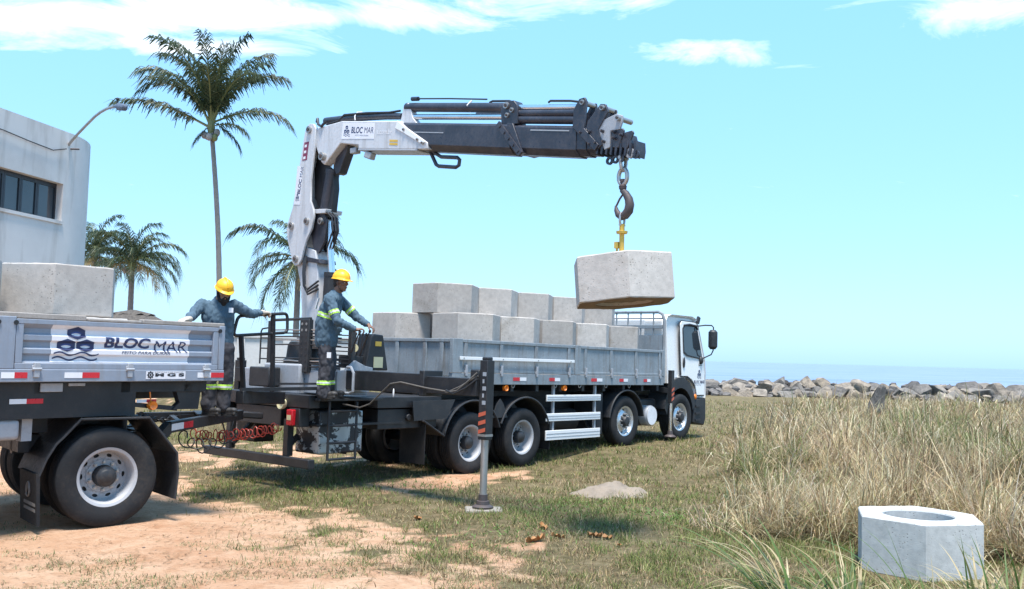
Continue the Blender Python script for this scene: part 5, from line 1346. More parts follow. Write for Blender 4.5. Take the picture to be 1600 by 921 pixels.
dm = d0.lerp(d1, .55)
MB().beam(d0 + nrm_, dm + nrm_, .003, .075).obj('white_reflector', M['wht'], trailer, smooth=0); MB().beam(dm + nrm_, d1 + nrm_, .003, .075).obj('red_reflector', M['red'], trailer, smooth=0)
stand = MB(); e0 = A1.lerp(EY2, .80); stand.tube([e0 + Vector((-.09, 0, -.06)), e0 + Vector((0, 0, -.30)), e0 + Vector((.09, 0, -.06))], .012, 6); stand.obj('hose_hanger', M['black'], trailer)
# safety chain between frame and draw bar: links one by one
ch = empty('safety_chain', 'black safety chain stretched above the trailer draw bar', 'chain', at(218, 647, 11.6))
c0 = Vector((0, 0, 0)); c1 = at(279, 653, 12.2) - ch.location
nl = 11; dirc = (c1 - c0); Lc = dirc.length; dirc.normalize(); sdc = dirc.cross(Z_).normalized(); upc = sdc.cross(dirc)
for i in range(nl):
    t_ = (i + .5) / nl; cc = c0.lerp(c1, t_) + Vector((0, 0, -.05 * math.sin(math.pi * t_)))
    o2 = (upc if i % 2 == 0 else sdc)
    MB().tube(ringpts(cc, Lc / nl * .68, .028, dirc, o2, 14), .0105, 6, closed=True).obj('chain_link', M['black'], ch)
MB().beam(c1, at(330, 655, 12.7) - ch.location, .07, .09).obj('chain_anchor', M['black'], ch)
# coiled air lines
def coil(p0, p1, turns, rad, wire, sag, name, label, mat):
    pts = []; n = turns * 12; ax = (p1 - p0); a1_ = ax.normalized(); s1 = a1_.cross(Z_).normalized(); s2 = s1.cross(a1_)
    for i in range(n + 1):
        t_ = i / n; a = 2 * math.pi * turns * t_
        pts.append(p0 + ax * t_ + Vector((0, 0, -sag * 4 * t_ * (1 - t_))) + s1 * rad * (1 + .25 * math.sin(i * .37)) * math.cos(a) + s2 * rad * (1 + .3 * math.sin(i * .21 + 1)) * math.sin(a) + ax * .012 * math.sin(i * .11))
    base = p0.copy(); o = MB().tube([q_ - base for q_ in pts], wire, 6).obj(name, mat); o.location = base
    return tag(o, label, 'hose')
coil(at(283, 684, 11.3), at(365, 672, 12.7), 7, .075, .0085, .14, 'coiled_hose', 'black coiled air hose slung loosely under the draw bar', M['hose'])
coil(at(300, 680, 11.9), at(436, 668, 13.45), 22, .062, .0075, .05, 'coiled_hose', 'red coiled air hose running to the lorry tail', M['hosered'])

# ================================================================== CONCRETE BLOCKS
BR, BH, HR = .615, .52, .33
def block_mesh(name, mats, chip_seed, under=False):
    bm = bmesh.new(); k = 48
    ring = []
    outer = [(BR * math.cos(R_(60 * i)), BR * math.sin(R_(60 * i))) for i in range(6)]
    op = []
    for i in range(k):
        f_ = i / k * 6; a, b = outer[int(f_) % 6], outer[(int(f_) + 1) % 6]; t_ = f_ - int(f_)
        op.append((a[0] + (b[0] - a[0]) * t_, a[1] + (b[1] - a[1]) * t_))
    ip = [(HR * math.cos(2 * math.pi * i / k), HR * math.sin(2 * math.pi * i / k)) for i in range(k)]
    r_ = random.Random(chip_seed)
    zs = [0, .012, .16, .33, BH - .012, BH]
    rows = []
    for j, z in enumerate(zs):
        edge = (j == 0 or j == len(zs) - 1)
        row = []
        for i, (x, y) in enumerate(op):
            corner = (i % 8 == 0)
            s_ = 1 - (.012 if edge else 0) - (.006 if corner else 0) - (r_.uniform(0, .010) if edge else r_.uniform(0, .002)) - (r_.choice([0, 0, .03]) if edge and corner else 0)
            row.append(bm.verts.new((x * s_, y * s_, z + (r_.uniform(-.003, .003) if edge else 0))))
        rows.append(row)
    irows = []
    for z, s_ in ((0, 1.02), (.015, 1.0), (BH - .015, .985), (BH, 1.01)):
        irows.append([bm.verts.new((x * s_, y * s_, z)) for x, y in ip])
    mid_t = [bm.verts.new(((op[i][0] * .96 + ip[i][0]) / 2, (op[i][1] * .96 + ip[i][1]) / 2, BH + r_.uniform(-.002, .003))) for i in range(k)]
    def strip(a, b, mi):
        for i in range(k):
            f_ = bm.faces.new((a[i], a[(i + 1) % k], b[(i + 1) % k], b[i])); f_.material_index = mi; f_.smooth = False
    for j in range(len(rows) - 1): strip(rows[j], rows[j + 1], 0)
    strip(rows[-1], mid_t, 0); strip(mid_t, irows[3], 0)
    strip(irows[3], irows[2], 0); strip(irows[2], irows[1], 0); strip(irows[1], irows[0], 1)
    strip(irows[0], rows[0], 1)
    bmesh.ops.recalc_face_normals(bm, faces=bm.faces)
    me = bpy.data.meshes.new(name); bm.to_mesh(me); bm.free()
    for m_ in mats: me.materials.append(m_)
    return me
BM = [block_mesh('concrete_block', [M['conc'], M['conc']], s) for s in range(6)]
BM_U = block_mesh('concrete_block', [M['conc'], M['conc_under']], 31)
BM_N = block_mesh('concrete_block', [M['conc_new'], M['conc_new']], 33)
def add_block(parent_m, x, y, z, rz, label, group, mesh=None, tilt=None):
    o = link('concrete_block', mesh or BM[random.randrange(6)])
    base = parent_m @ Matrix.Translation((x, y, z)) @ Matrix.Rotation(rz, 4, 'Z')
    o.matrix_world = base if tilt is None else tilt
    o.rotation_mode = 'XYZ'
    return tag(o, label, 'concrete block', group)
ORD = ['first', 'second', 'third', 'fourth', 'fifth']
GT = 'hexagonal concrete blocks loaded on the lorry'
for i in range(5):
    j = lambda: random.uniform(-.012, .012)
    add_block(TM, 1.00 + 1.125 * i + j(), .66 + j(), 2.126, R_(30 + random.uniform(-1.5, 1.5)), 'hexagonal concrete block, %s from the tail gate in the row above the grey drop side' % ORD[i], GT)
    add_block(TM, 1.02 + 1.10 * i + j(), 1.22 + j(), 2.650, R_(30 + random.uniform(-2, 2)), 'hexagonal concrete block, %s from the tail gate in the top row of the load' % ORD[i], GT)
    add_block(TM, .70 + 1.10 * i + j(), 1.86 + j(), 2.126, R_(30 + random.uniform(-1.5, 1.5)), 'hexagonal concrete block behind the tail gate beside the control box' if i == 0 else 'hexagonal concrete block in the middle layer along the far drop side of the lorry', GT)
for i in range(5):
    for y in (.66, 1.86):
        add_block(TM, (1.00 if y < 1 else .72) + 1.115 * i, y, 1.603, R_(30), 'hexagonal concrete block of the bottom layer inside the lorry drop sides', GT)
GR = 'hexagonal concrete blocks loaded on the trailer'
add_block(RM, -1.46, .86, 2.235, R_(-2), 'hexagonal concrete block standing above the trailer banner', GR)
add_block(RM, -2.74, .72, 2.235, R_(1), 'hexagonal concrete block above the trailer board, behind the one over the banner', GR)
for x in (-1.35, -2.62, -3.9):
    for y in (.75, 1.72): add_block(RM, x, y, 1.705, 0, 'hexagonal concrete block of the bottom layer inside the trailer boards', GR)
# block hanging from the crane, tilted
bp_ = HP + Vector((0, 0, -.66 - .45))
near = math.atan2(-bp_.y, -bp_.x)
tiltm = Matrix.Translation(bp_) @ Matrix.Rotation(R_(-4.5), 4, Vector((0, 1, 0))) @ Matrix.Rotation(R_(-3.5), 4, Vector((1, 0, 0))) @ Matrix.Rotation(near + R_(6), 4, 'Z') @ Matrix.Scale(.95, 4) @ Matrix.Translation((0, 0, -BH))
hb_o = add_block(TM, 0, 0, 0, 0, 'hexagonal concrete block with soil-stained underside hanging from the crane clamp', None, BM_U, tiltm)
sc_ = MB(); vs_ = []; n_ = 32
for i in range(9):
    for k in range(n_):
        a = 2 * math.pi * k / n_; r_ = HR * 1.005 * i / 8
        vs_.append((r_ * math.cos(a), r_ * math.sin(a), .05 + .02 * mnoise.noise(Vector((r_ * math.cos(a) * 9, r_ * math.sin(a) * 9, 3))) + .03 * (1 - i / 8)))
sc_.add(vs_, [(i * n_ + k, i * n_ + (k + 1) % n_, (i + 1) * n_ + (k + 1) % n_, (i + 1) * n_ + k) for i in range(8) for k in range(n_)])
sc_.obj('soil_crust', concrete('caked_grey_soil', (0.27, 0.22, 0.18), 1.0, (0.12, 0.08, 0.05), .6), hb_o, smooth=60)
fb = Vector((3.99, 9.32, gz(3.99, 9.32) - .01))
add_block(Matrix.Translation(fb), 0, 0, 0, R_(-107), 'pale hexagonal concrete block with open round well standing in the dry grass', None, BM_N)

# ================================================================== PALMS
def leaf_mat(name, a, b, c, trans=0.25):
    t = NT(name)
    oi = t.n.new('ShaderNodeObjectInfo'); n1 = t.noise(2.5, 3)
    col = t.ramp(t.math('ADD', t.math('MULTIPLY', n1, .6), t.math('MULTIPLY', oi.outputs['Random'], .4)), [(0.25, a), (0.5, b), (0.8, c)])
    t.set(color=col, rough=0.5, spec=0.35)
    tr = t.n.new('ShaderNodeBsdfTranslucent'); t.l.new(col, tr.inputs['Color'])
    mx = t.n.new('ShaderNodeMixShader'); mx.inputs[0].default_value = trans
    t.l.new(t.b.outputs[0], mx.inputs[1]); t.l.new(tr.outputs[0], mx.inputs[2])
    t.l.new(mx.outputs[0], t.n['Material Output'].inputs['Surface'])
    return t.mat
m_frond = leaf_mat('palm_leaflets', (0.024, 0.042, 0.020), (0.048, 0.072, 0.034), (0.095, 0.115, 0.055))
m_frond_dry = leaf_mat('dry_palm_leaflets', (0.20, 0.15, 0.06), (0.28, 0.21, 0.09), (0.34, 0.27, 0.13))
m_trunk = paint('ringed_palm_bark', (0.22, 0.20, 0.18), 0.9, dirt=0.5, dirtcol=(0.10, 0.09, 0.08), var=0.25, scale=5, bump=0.5)
m_stem = paint('green_palm_stem', (0.16, 0.17, 0.06), 0.5, dirt=.2)
def frond_mesh(L, e0, droop, wind, seed, width=.55, mat=None, dens=1.0):
    """frond starting at the origin, leaving along +x at elevation e0; droop: total bend downwards in radians"""
    r = random.Random(seed); n = 26
    pts = []; p = Vector((0, 0, 0)); dirs = []
    for i in range(n + 1):
        f = i / n; el = e0 - droop * 1.12 * f ** 1.9
        d = Vector((math.cos(el), wind * f * f, math.sin(el))).normalized()
        pts.append(p.copy()); dirs.append(d); p = p + d * (L / n)
    mb = MB(); mb.tube(pts, [max(.006, .04 * (1 - .9 * i / n)) * L / 2.6 for i in range(n + 1)], 5, m=1)
    m_leaf = int(44 * dens * max(1, L / 2.4))
    for sgn in (-1, 1):
        for j in range(m_leaf):
            f = .14 + .86 * (j + r.uniform(0, .7)) / m_leaf
            if f > 1: f = 1.0
            k = min(n - 1, int(f * n)); b = pts[k].lerp(pts[k + 1], f * n - k); d = dirs[k]
            sd = d.cross(Vector((0, 0, 1)))
            sd = sd.normalized() if sd.length > 1e-3 else Vector((0, 1, 0))
            up = sd.cross(d)
            ll = width * (1 - .8 * abs(f - .45) ** 1.4) * r.uniform(.55, 1.15) * (L / 2.6) ** .5
            sw = r.uniform(.40, .95) + .5 * f
            v0 = (sd * sgn * math.cos(sw) + d * math.sin(sw) + up * r.uniform(.05, .35)).normalized()
            w = .022 * (L / 2.6) ** .5 * r.uniform(.8, 1.25)
            wd = d * w
            g = Vector((0, 0, -1)); a = b + v0 * ll * .5 + g * ll * r.uniform(.02, .10); c = b + v0 * ll * .86 + g * ll * r.uniform(.35, .75)
            mb.add([b - wd * .6, b + wd * .6, a + wd, a - wd, c + wd * .25, c - wd * .25], [(0, 1, 2, 3), (3, 2, 4, 5)], 0)
    return mb.mesh('frond', [mat or m_frond, m_stem], 0)
def palm(base, crown, fronds, label, rad=.16, lean=0, seed=0, nuts=6):
    r = random.Random(seed)
    root = empty('coconut_palm', label, 'palm tree', base)
    H = crown - base; n = 40; pts = []
    for i in range(n + 1):
        f = i / n; pts.append(Vector((H.x * f + lean * math.sin(f * math.pi), H.y * f, H.z * f)))
    rs = [rad * (1.35 - .55 * min(1, (i / n) * 6) if i < 7 else .9 - .25 * i / n) * (1 + .05 * (i % 2)) for i in range(n + 1)]
    MB().tube(pts, rs, 12).obj('trunk', m_trunk, root, smooth=60)
    top = pts[-1]
    sh = MB(); sh.lathe([(-.35, rad * .7), (-.1, rad * 1.25), (.15, rad * 1.0), (.4, rad * .35), (.45, 0)], top, (0, 0, 1), 10); sh.obj('crown_shaft', m_stem, root)
    for i, (az, el, L, dr, dry) in enumerate(fronds):
        me_ = frond_mesh(L, R_(el), R_(dr), r.uniform(-.12, .12), seed * 100 + i, width=.80 if L > 2 else .6, mat=m_frond_dry if dry else None, dens=1.25)
        o = link('frond', me_, root); o.location = top + Vector((0, 0, r.uniform(-.1, .2))); o.rotation_euler = (0, 0, R_(az))
    for i in range(nuts):
        a = i * 2.4; c = top + Vector((math.cos(a) * rad * 1.9, math.sin(a) * rad * 1.9, -.25 - .1 * (i % 3)))
        MB().ell(c, (.11, .11, .14), n=10).obj('coconut', m_stem if i % 2 else M['timber'], root)
    return root
def ground_pt(px, d):
    p = at(px, 560, d); return Vector((p.x, p.y, gz(p.x, p.y) - .05))
S = 32 / 1484.5
c1 = at(330, 196, 32); b1_ = ground_pt(342, 32)
fr1 = []
rp = random.Random(3)
for az, el, L, dr in [(0, 84, 3.3, 40), (15, 76, 3.3, 55), (178, 82, 3.3, 50), (165, 73, 3.3, 62), (195, 66, 3.2, 80), (185, 58, 3.0, 88), (-12, 70, 3.2, 60), (8, 62, 3.0, 75), (90, 78, 3.2, 50), (268, 80, 3.3, 45), (235, 70, 3.2, 60), (120, 66, 3.1, 70), (60, 68, 3.1, 65), (300, 70, 3.2, 60), (280, 62, 2.9, 85), (215, 60, 2.9, 85), (325, 60, 2.9, 80), (183, 27, 3.2, 34), (2, 25, 2.7, 62), (340, 8, 1.5, 60), (14, -30, 1.3, 35), (200, -45, .9, 20)]:
    fr1.append((az, el, L * rp.uniform(.95, 1.05), dr, False))
palm(b1_, c1, fr1, 'tall coconut palm with slender curved trunk behind the bearded worker', rad=.11, lean=.14, seed=1)
def ring_fronds(n, L, seed, low=-20, hi=84, dry=2):
    r = random.Random(seed); out = []
    for i in range(n):
        f = i / (n - 1); el = hi + (low - hi) * f ** .9
        out.append((i * 137.5 + r.uniform(-10, 10), el, L * r.uniform(.85, 1.1), 40 + 50 * (1 - abs(f - .4)), i >= n - dry))
    return out
palm(ground_pt(200, 45), at(207, 412, 45), ring_fronds(27, 2.5, 4), 'short coconut palm with spreading fronds beside the thatched kiosk', rad=.17, seed=2, nuts=5)
palm(ground_pt(146, 50), at(148, 400, 50), ring_fronds(24, 2.4, 8), 'coconut palm half hidden by the rounded building corner', rad=.17, seed=3)
palm(ground_pt(461, 38), at(467, 401, 38), ring_fronds(19, 2.7, 15, -45, 80, 1), 'coconut palm standing directly behind the crane column', rad=.15, seed=4, nuts=9)

# ================================================================== GRASS
m_grass = None
def grass_mat():
    t = NT('grass_blades')
    a = t.n.new('ShaderNodeAttribute'); a.attribute_name = 'tint'
    t.set(color=a.outputs['Color'], rough=0.6, spec=0.25)
    tr = t.n.new('ShaderNodeBsdfTranslucent'); t.l.new(a.outputs['Color'], tr.inputs['Color'])
    mx = t.n.new('ShaderNodeMixShader'); mx.inputs[0].default_value = .3
    t.l.new(t.b.outputs[0], mx.inputs[1]); t.l.new(tr.outputs[0], mx.inputs[2]); t.l.new(mx.outputs[0], t.n['Material Output'].inputs['Surface'])
    return t.mat
m_grass = grass_mat()
def blades(name, root, h, w, az, lean, curl, col, segs=3, kink=None):
    """root (N,3); lean: initial tilt from vertical; curl: further bend towards the tip"""
    N = len(root); ts = np.linspace(0, 1, segs + 1)
    P = np.zeros((N, segs + 1, 3)); P[:, 0] = root
    dx, dy = np.cos(az), np.sin(az)
    for i in range(1, segs + 1):
        a = lean + curl * (ts[i] - .5 / segs) ** 1.5
        if kink is not None: a = a + kink[:, i - 1]
        st = h / segs
        P[:, i, 0] = P[:, i - 1, 0] + np.sin(a) * dx * st
        P[:, i, 1] = P[:, i - 1, 1] + np.sin(a) * dy * st
        P[:, i, 2] = P[:, i - 1, 2] + np.cos(a) * st
    sx, sy = -np.sin(az + rng.uniform(-.9, .9, N)), np.cos(az + rng.uniform(-.9, .9, N))
    nv = 2 * segs + 1
    V = np.zeros((N, nv, 3))
    for i in range(segs):
        ww = w * (1 - .75 * ts[i] ** 1.6) * .5
        V[:, 2 * i] = P[:, i]; V[:, 2 * i + 1] = P[:, i]
        V[:, 2 * i, 0] -= sx * ww; V[:, 2 * i, 1] -= sy * ww; V[:, 2 * i + 1, 0] += sx * ww; V[:, 2 * i + 1, 1] += sy * ww
    V[:, nv - 1] = P[:, segs]
    o = (np.arange(N) * nv)[:, None]
    loops = []
    quad = np.concatenate([o + np.array([[2 * i, 2 * i + 1, 2 * i + 3, 2 * i + 2]]) for i in range(segs - 1)], 0) if segs > 1 else np.zeros((0, 4), int)
    tri = o + np.array([[2 * segs - 2, 2 * segs - 1, 2 * segs]])
    me = bpy.data.meshes.new(name)
    me.vertices.add(N * nv); me.vertices.foreach_set('co', V.reshape(-1).astype(np.float32))
    nl_ = quad.size + tri.size; npoly = len(quad) + len(tri)
    me.loops.add(nl_); me.polygons.add(npoly)
    me.loops.foreach_set('vertex_index', np.concatenate([quad.reshape(-1), tri.reshape(-1)]).astype(np.int32))
    starts = np.concatenate([np.arange(len(quad)) * 4, quad.size + np.arange(len(tri)) * 3]).astype(np.int32)
    me.polygons.foreach_set('loop_start', starts)
    me.update(calc_edges=True); me.validate()
    ca = me.color_attributes.new('tint', 'FLOAT_COLOR', 'POINT')
    C = np.ones((N, nv, 4), np.float32); C[:, :, :3] = col[:, None, :]
    ca.data.foreach_set('color', C.reshape(-1))
    me.materials.append(m_grass)
    return link(name, me)
def palette(n, cols, probs, jit=.34):
    k = rng.choice(len(cols), n, p=np.array(probs) / sum(probs)); c = np.array(cols)[k]
    return np.clip(c * rng.uniform(1 - jit, 1 + jit, (n, 1)) * rng.uniform(.93, 1.07, (n, 3)), 0, 1)
DRY = [(.46, .36, .20), (.38, .28, .15), (.30, .21, .115), (.55, .46, .29)]
GRN = [(.10, .14, .035), (.15, .18, .05), (.20, .20, .07)]
# short turf
N = 460000
y = 1 / rng.uniform(1 / 42.0, 1 / 6.0, N); x = rng.uniform(-.66, .66, N) * y * 1.0 + rng.uniform(-.6, .6, N)
sm = sand_mask(x, y)
pt = fbm(x * .6 + 9, y * .6, 50, 4); tuft = fbm(x * 3.2, y * 3.2, 60, 3)
keep = rng.uniform(0, 1, N) < (1 - sm) ** 1.5 * np.clip(.35 + 2.4 * (tuft - .38), .05, 1.0)
rx = (x - TO.x) * T_D.x + (y - TO.y) * T_D.y; rv = (x - TO.x) * T_N.x + (y - TO.y) * T_N.y
keep &= ~((y > 48.5)); keep &= ~((np.abs(x - 4.05) < .62) & (np.abs(y - 9.3) < .62)); keep &= ~((x < -8) & (y > 17))
x, y, pt, tuft, rv, rx = x[keep], y[keep], pt[keep], tuft[keep], rv[keep], rx[keep]; n = len(x)
gm = np.clip((pt - .50) * 5 + (tuft - .5) * 3.0 + .28 + .7 * np.exp(-(((x - 1.6) / 1.8) ** 2 + ((y - 13) / 2.2) ** 2)) + .9 * np.exp(-(((rv - .2) / 1.3) ** 2 + ((rx + 3.0) / 2.2) ** 2)) + .8 * smoothstep(21, 25, y) * smoothstep(0, -3, x) - .25 * smoothstep(1, 4, x), 0, 1)
isg = rng.uniform(0, 1, n) < gm * .66 + .05
col = np.where(isg[:, None], palette(n, GRN, [1, 1.2, .8]), palette(n, DRY[1:3] + [(.27, .22, .10), (.16, .11, .06), (.44, .35, .21)], [1.2, 1.3, 1.1, .9, .7]))
hh = rng.uniform(.024, .085, n) * (.75 + .9 * np.clip(tuft, 0, 1)) * np.where(isg, 1.1, .95)
lod = np.maximum(1, y / 10)
root = np.stack([x, y, ground_z(x, y) - .004], 1)
o = blades('turf_grass', root, hh * lod ** .35, .0072 * lod ** .9 * rng.uniform(.7, 1.3, n), rng.uniform(0, 6.28, n), rng.uniform(.15, 1.15, n), rng.uniform(.1, .9, n), col, 2)
tag(o, 'short patchy green and brown turf growing through the sand', 'grass', kind='stuff')
# low leafy weeds
N = 2600
wx, wy = [], []
for cxw, cyw, sp, cnt in [(1.05, 12.9, .55, 420), (2.0, 12.0, .4, 260), (.45, 12.2, .45, 260), (1.9, 11.6, .22, 160), (3.2, 11.9, .3, 180), (-1.2, 14.1, .5, 160), (-3.4, 13.4, .6, 200), (.2, 10.7, .4, 180), (-.2, 9.9, .4, 120)]:
    wx.append(rng.normal(cxw, sp, cnt)); wy.append(rng.normal(cyw, sp * .7, cnt))
x = np.concatenate(wx); y = np.concatenate(wy); n = len(x)
o = blades('low_weeds', np.stack([x, y, ground_z(x, y)], 1), rng.uniform(.03, .08, n), rng.uniform(.012, .022, n), rng.uniform(0, 6.28, n), rng.uniform(.5, 1.3, n), rng.uniform(.2, .8, n), palette(n, [(.09, .16, .035), (.13, .21, .05), (.16, .22, .07)], [1, 1, 1]), 2)
tag(o, 'low bright green leafy weeds scattered in the turf', 'weeds', kind='stuff')
# dead stalks and chips strewn over the sand
N = 44000
y = 1 / rng.uniform(1 / 24.0, 1 / 6.2, N); x = rng.uniform(-.62, .3, N) * y
k = rng.uniform(0, 1, N) < np.clip((fbm(x * 1.3, y * 2.2, 44, 4) - .42) * 4, 0.03, 1); x, y = x[k], y[k]; n = len(x)
o = blades('dry_litter', np.stack([x, y, ground_z(x, y) + .006], 1), rng.uniform(.015, .08, n), rng.uniform(.004, .011, n) * np.maximum(1, y / 10), rng.normal(.15, .8, n), rng.uniform(1.25, 1.6, n), rng.uniform(-.2, .1, n), palette(n, [(.20, .13, .07), (.13, .085, .045), (.30, .22, .13), (.17, .16, .08)], [1, 1.2, .7, .8]), 2)
tag(o, 'dead grass stalks and chips strewn over the bare sand', 'litter', kind='stuff')
# thin dry tufts on the sand
N = 60000
y = 1 / rng.uniform(1 / 20.0, 1 / 6.2, N); x = rng.uniform(-.62, .2, N) * y
f_ = fbm(x * 1.1 + 5, y * 2.0, 48, 4)
k = (rng.uniform(0, 1, N) < smoothstep(.55, .66, f_)) & (sand_mask(x, y) > .3); x, y = x[k], y[k]; n = len(x)
o = blades('sand_grass', np.stack([x, y, ground_z(x, y) - .003], 1), rng.uniform(.02, .06, n), rng.uniform(.005, .009, n), rng.uniform(0, 6.28, n), rng.uniform(.3, 1.2, n), rng.uniform(.1, .9, n), palette(n, [(.24, .22, .11), (.16, .17, .07), (.36, .29, .17)], [1, 1, .8]), 2)
tag(o, 'thin grey-green grass patches creeping over the sand', 'grass', kind='stuff')
# pebbles and crumbs of concrete
pb = MB(); rq = random.Random(9)
for i in range(320):
    yy_ = 1 / rq.uniform(1 / 22.0, 1 / 6.2); xx_ = rq.uniform(-.6, .25) * yy_; s_ = rq.choice([.005, .006, .008, .01, .014]) * rq.uniform(.7, 1.3)
    pb.ell((xx_, yy_, gz(xx_, yy_) + s_ * .25), (s_, s_ * rq.uniform(.6, 1), s_ * rq.uniform(.4, .7)), Matrix.Rotation(rq.uniform(0, 6), 3, 'Z'), 6)
tag(pb.obj('pebbles', paint('brown_pebble', (.24, .17, .12), .9, dirt=.4), smooth=50), 'pebbles and concrete crumbs scattered on the sand', 'pebbles', kind='stuff')
# tall dry grass
def tall_mask(x, y):
    left = np.interp(y, [9.0, 9.9, 10.6, 12, 14, 17, 21, 26, 34, 44], [7.0, 4.3, 3.0, 3.0, 3.2, 3.9, 5.1, 6.9, 9.6, 13.5]) + (fbm(x * 1.1, y * .9, 70, 4) - .5) * 2.4
    front = np.interp(x, [2, 3.2, 3.4, 4.0, 4.75, 5.2, 7, 12], [10.6, 10.3, 10.05, 10.1, 9.9, 9.2, 8.4, 8.0]) + (fbm(x * 1.6, y * 0 + 4, 71, 3) - .5) * .5
    return smoothstep(-.7, .9, x - left) * smoothstep(-.1, .35, y - front)
N = 185000
y = 1 / rng.uniform(1 / 44.0, 1 / 8.2, N); x = rng.uniform(.1, .70, N) * y + rng.uniform(-.5, .5, N)
# gather roots into tussocks
tx, ty = x + rng.normal(0, .05, N), y + rng.normal(0, .05, N)
cell = .42; jx = np.floor(x / cell); jy = np.floor(y / cell)
hx = vnoise(jx * 7.13, jy * 3.7, 5); hy = vnoise(jx * 2.31, jy * 9.9, 6)
ccx = (jx + .2 + .6 * hx) * cell; ccy = (jy + .2 + .6 * hy) * cell
mixk = rng.uniform(.25, .95, N)
x = x * mixk + ccx * (1 - mixk); y = y * mixk + ccy * (1 - mixk)
tm_ = tall_mask(x, y)
dens = fbm(x * .8, y * .8, 80, 3)
keep = rng.uniform(0, 1, N) < tm_ * np.clip(.35 + 1.7 * (dens - .3), .12, 1)
keep &= y < 47
keep &= ~((np.abs(x - 3.99) < .75) & (np.abs(y - 9.32) < .72))
x, y, dens, tm_ = x[keep], y[keep], dens[keep], tm_[keep]; n = len(x)
hgt = (.30 + .42 * fbm(x * .45, y * .45, 90, 3) + .30 * smoothstep(.35, .7, dens)) * rng.uniform(.45, 1.35, n) * (.45 + .55 * tm_) * np.interp(y, [8, 14, 30, 46], [1.0, 1.02, .95, .9])
bush = np.exp(-(((x - 9.9) / 1.0) ** 2 + ((y - 20.2) / 1.2) ** 2))
hgt = hgt * (1 + 1.25 * bush)
gm = np.clip(.10 + 1.7 * (fbm(x * .5 + 3, y * .5, 95, 3) - .5) + .8 * bush + .12 * smoothstep(13, 9, y), .03, .7)
isg = rng.uniform(0, 1, n) < gm
col = np.where(isg[:, None], palette(n, GRN + [(.22, .25, .11)], [1, 1, 1, 1.2]), palette(n, DRY + [(.62, .54, .38), (.22, .155, .09)], [1.3, 1.0, .9, 1.1, .7, .7]))
lod = np.maximum(1, y / 11)
tdir = np.arctan2(y - ccy[keep], x - ccx[keep]) + rng.normal(0, .8, n)
jx, jy = np.floor(x / cell), np.floor(y / cell)
ca, cb, cc_ = vnoise(jx * 5.77, jy * 8.31, 15), vnoise(jx * 3.93, jy * 4.17, 16), vnoise(jx * 9.1, jy * 6.3, 17)
hgt = hgt * (.50 + 1.0 * ca)
col = col * (.58 + .58 * cb)[:, None] * np.stack([1 + .0 * cc_, .97 + .06 * cc_, .9 + .2 * (1 - cc_)], 1)
lie = (cc_ > .68) & (rng.uniform(0, 1, n) < .75)
tdir = np.where(lie, cb * 12.6 + rng.normal(0, .35, n), tdir)
lean = np.where(lie, .45 + .5 * ca, 0) + np.abs(rng.normal(.26, .30, n)); curl = np.abs(rng.normal(1.1, .9, n)) * np.where(rng.uniform(0, 1, n) < .3, 2.2, 1)
kink = np.zeros((n, 5)); kk = rng.uniform(0, 1, n) < .5; pos = rng.integers(1, 4, n)
for i in range(5): kink[:, i] = np.where(kk & (i >= pos), rng.uniform(.5, 1.9, n), 0)
o = blades('tall_dry_grass', np.stack([x, y, ground_z(x, y) - .01], 1), hgt, rng.uniform(.005, .0125, n) * lod ** .85, tdir, lean, curl, col, 5, kink)
tag(o, 'tall straw-coloured dry grass with green shoots before the boulder bank', 'tall grass', kind='stuff')
# tufts behind, on the bank on the far side of the trailer
N = 9000
y = rng.uniform(20, 29, N); x = rng.uniform(-9, 1.5, N); k = rng.uniform(0, 1, N) < smoothstep(.4, .62, fbm(x * .6, y * .6, 33, 3)); x, y = x[k], y[k]; n = len(x)
o = blades('bank_grass', np.stack([x, y, ground_z(x, y)], 1), rng.uniform(.08, .25, n), rng.uniform(.012, .022, n), rng.uniform(0, 6.28, n), rng.uniform(.1, .6, n), rng.uniform(.2, 1, n), palette(n, GRN + [(.25, .25, .1)], [1, 1, 1, .6]), 3)
tag(o, 'green tufted grass on the low bank beyond the lorry tail', 'grass', kind='stuff')
# long arching blades in the foreground: tufts of single leaves
def fg_tuft(label, base_px, depth, specs, seed):
    r = random.Random(seed)
    p = at(base_px[0], base_px[1], depth); gzz = gz(p.x, p.y)
    root = empty('grass_tuft', label, 'grass tuft', (p.x, p.y, gzz), group='foreground grass tufts')
    for (az, L, lean0, curl0, w, kind) in specs:
        n = 14; pts = []; q = Vector((r.uniform(-.07, .07), r.uniform(-.07, .07), -.02)); a = lean0
        d2 = Vector((math.cos(R_(az)), math.sin(R_(az)), 0)); sd = Vector((-d2.y, d2.x, 0)) * math.cos(.5) + Vector((0, 0, .0))
        vs = []
        for i in range(n + 1):
            f = i / n; ww = w * (1 - f ** 2.2) * (.6 + .8 * min(1, f * 4)) * .5
            up = Vector((-math.sin(0), 0, 0))
            nrm2 = (d2 * math.cos(a) - Vector((0, 0, 1)) * math.sin(a))
            vs += [q - sd * ww + nrm2 * ww * .35, q.copy(), q + sd * ww + nrm2 * ww * .35]
            a = lean0 + curl0 * f ** 1.6
            q = q + (d2 * math.sin(a) + Vector((0, 0, 1)) * math.cos(a)) * (L / n)
        mb = MB(); mb.add(vs, [(3 * i + j, 3 * i + j + 1, 3 * i + j + 4, 3 * i + j + 3) for i in range(n) for j in (0, 1)])
        mb.obj('blade', MG[kind], root, smooth=80)
    return root
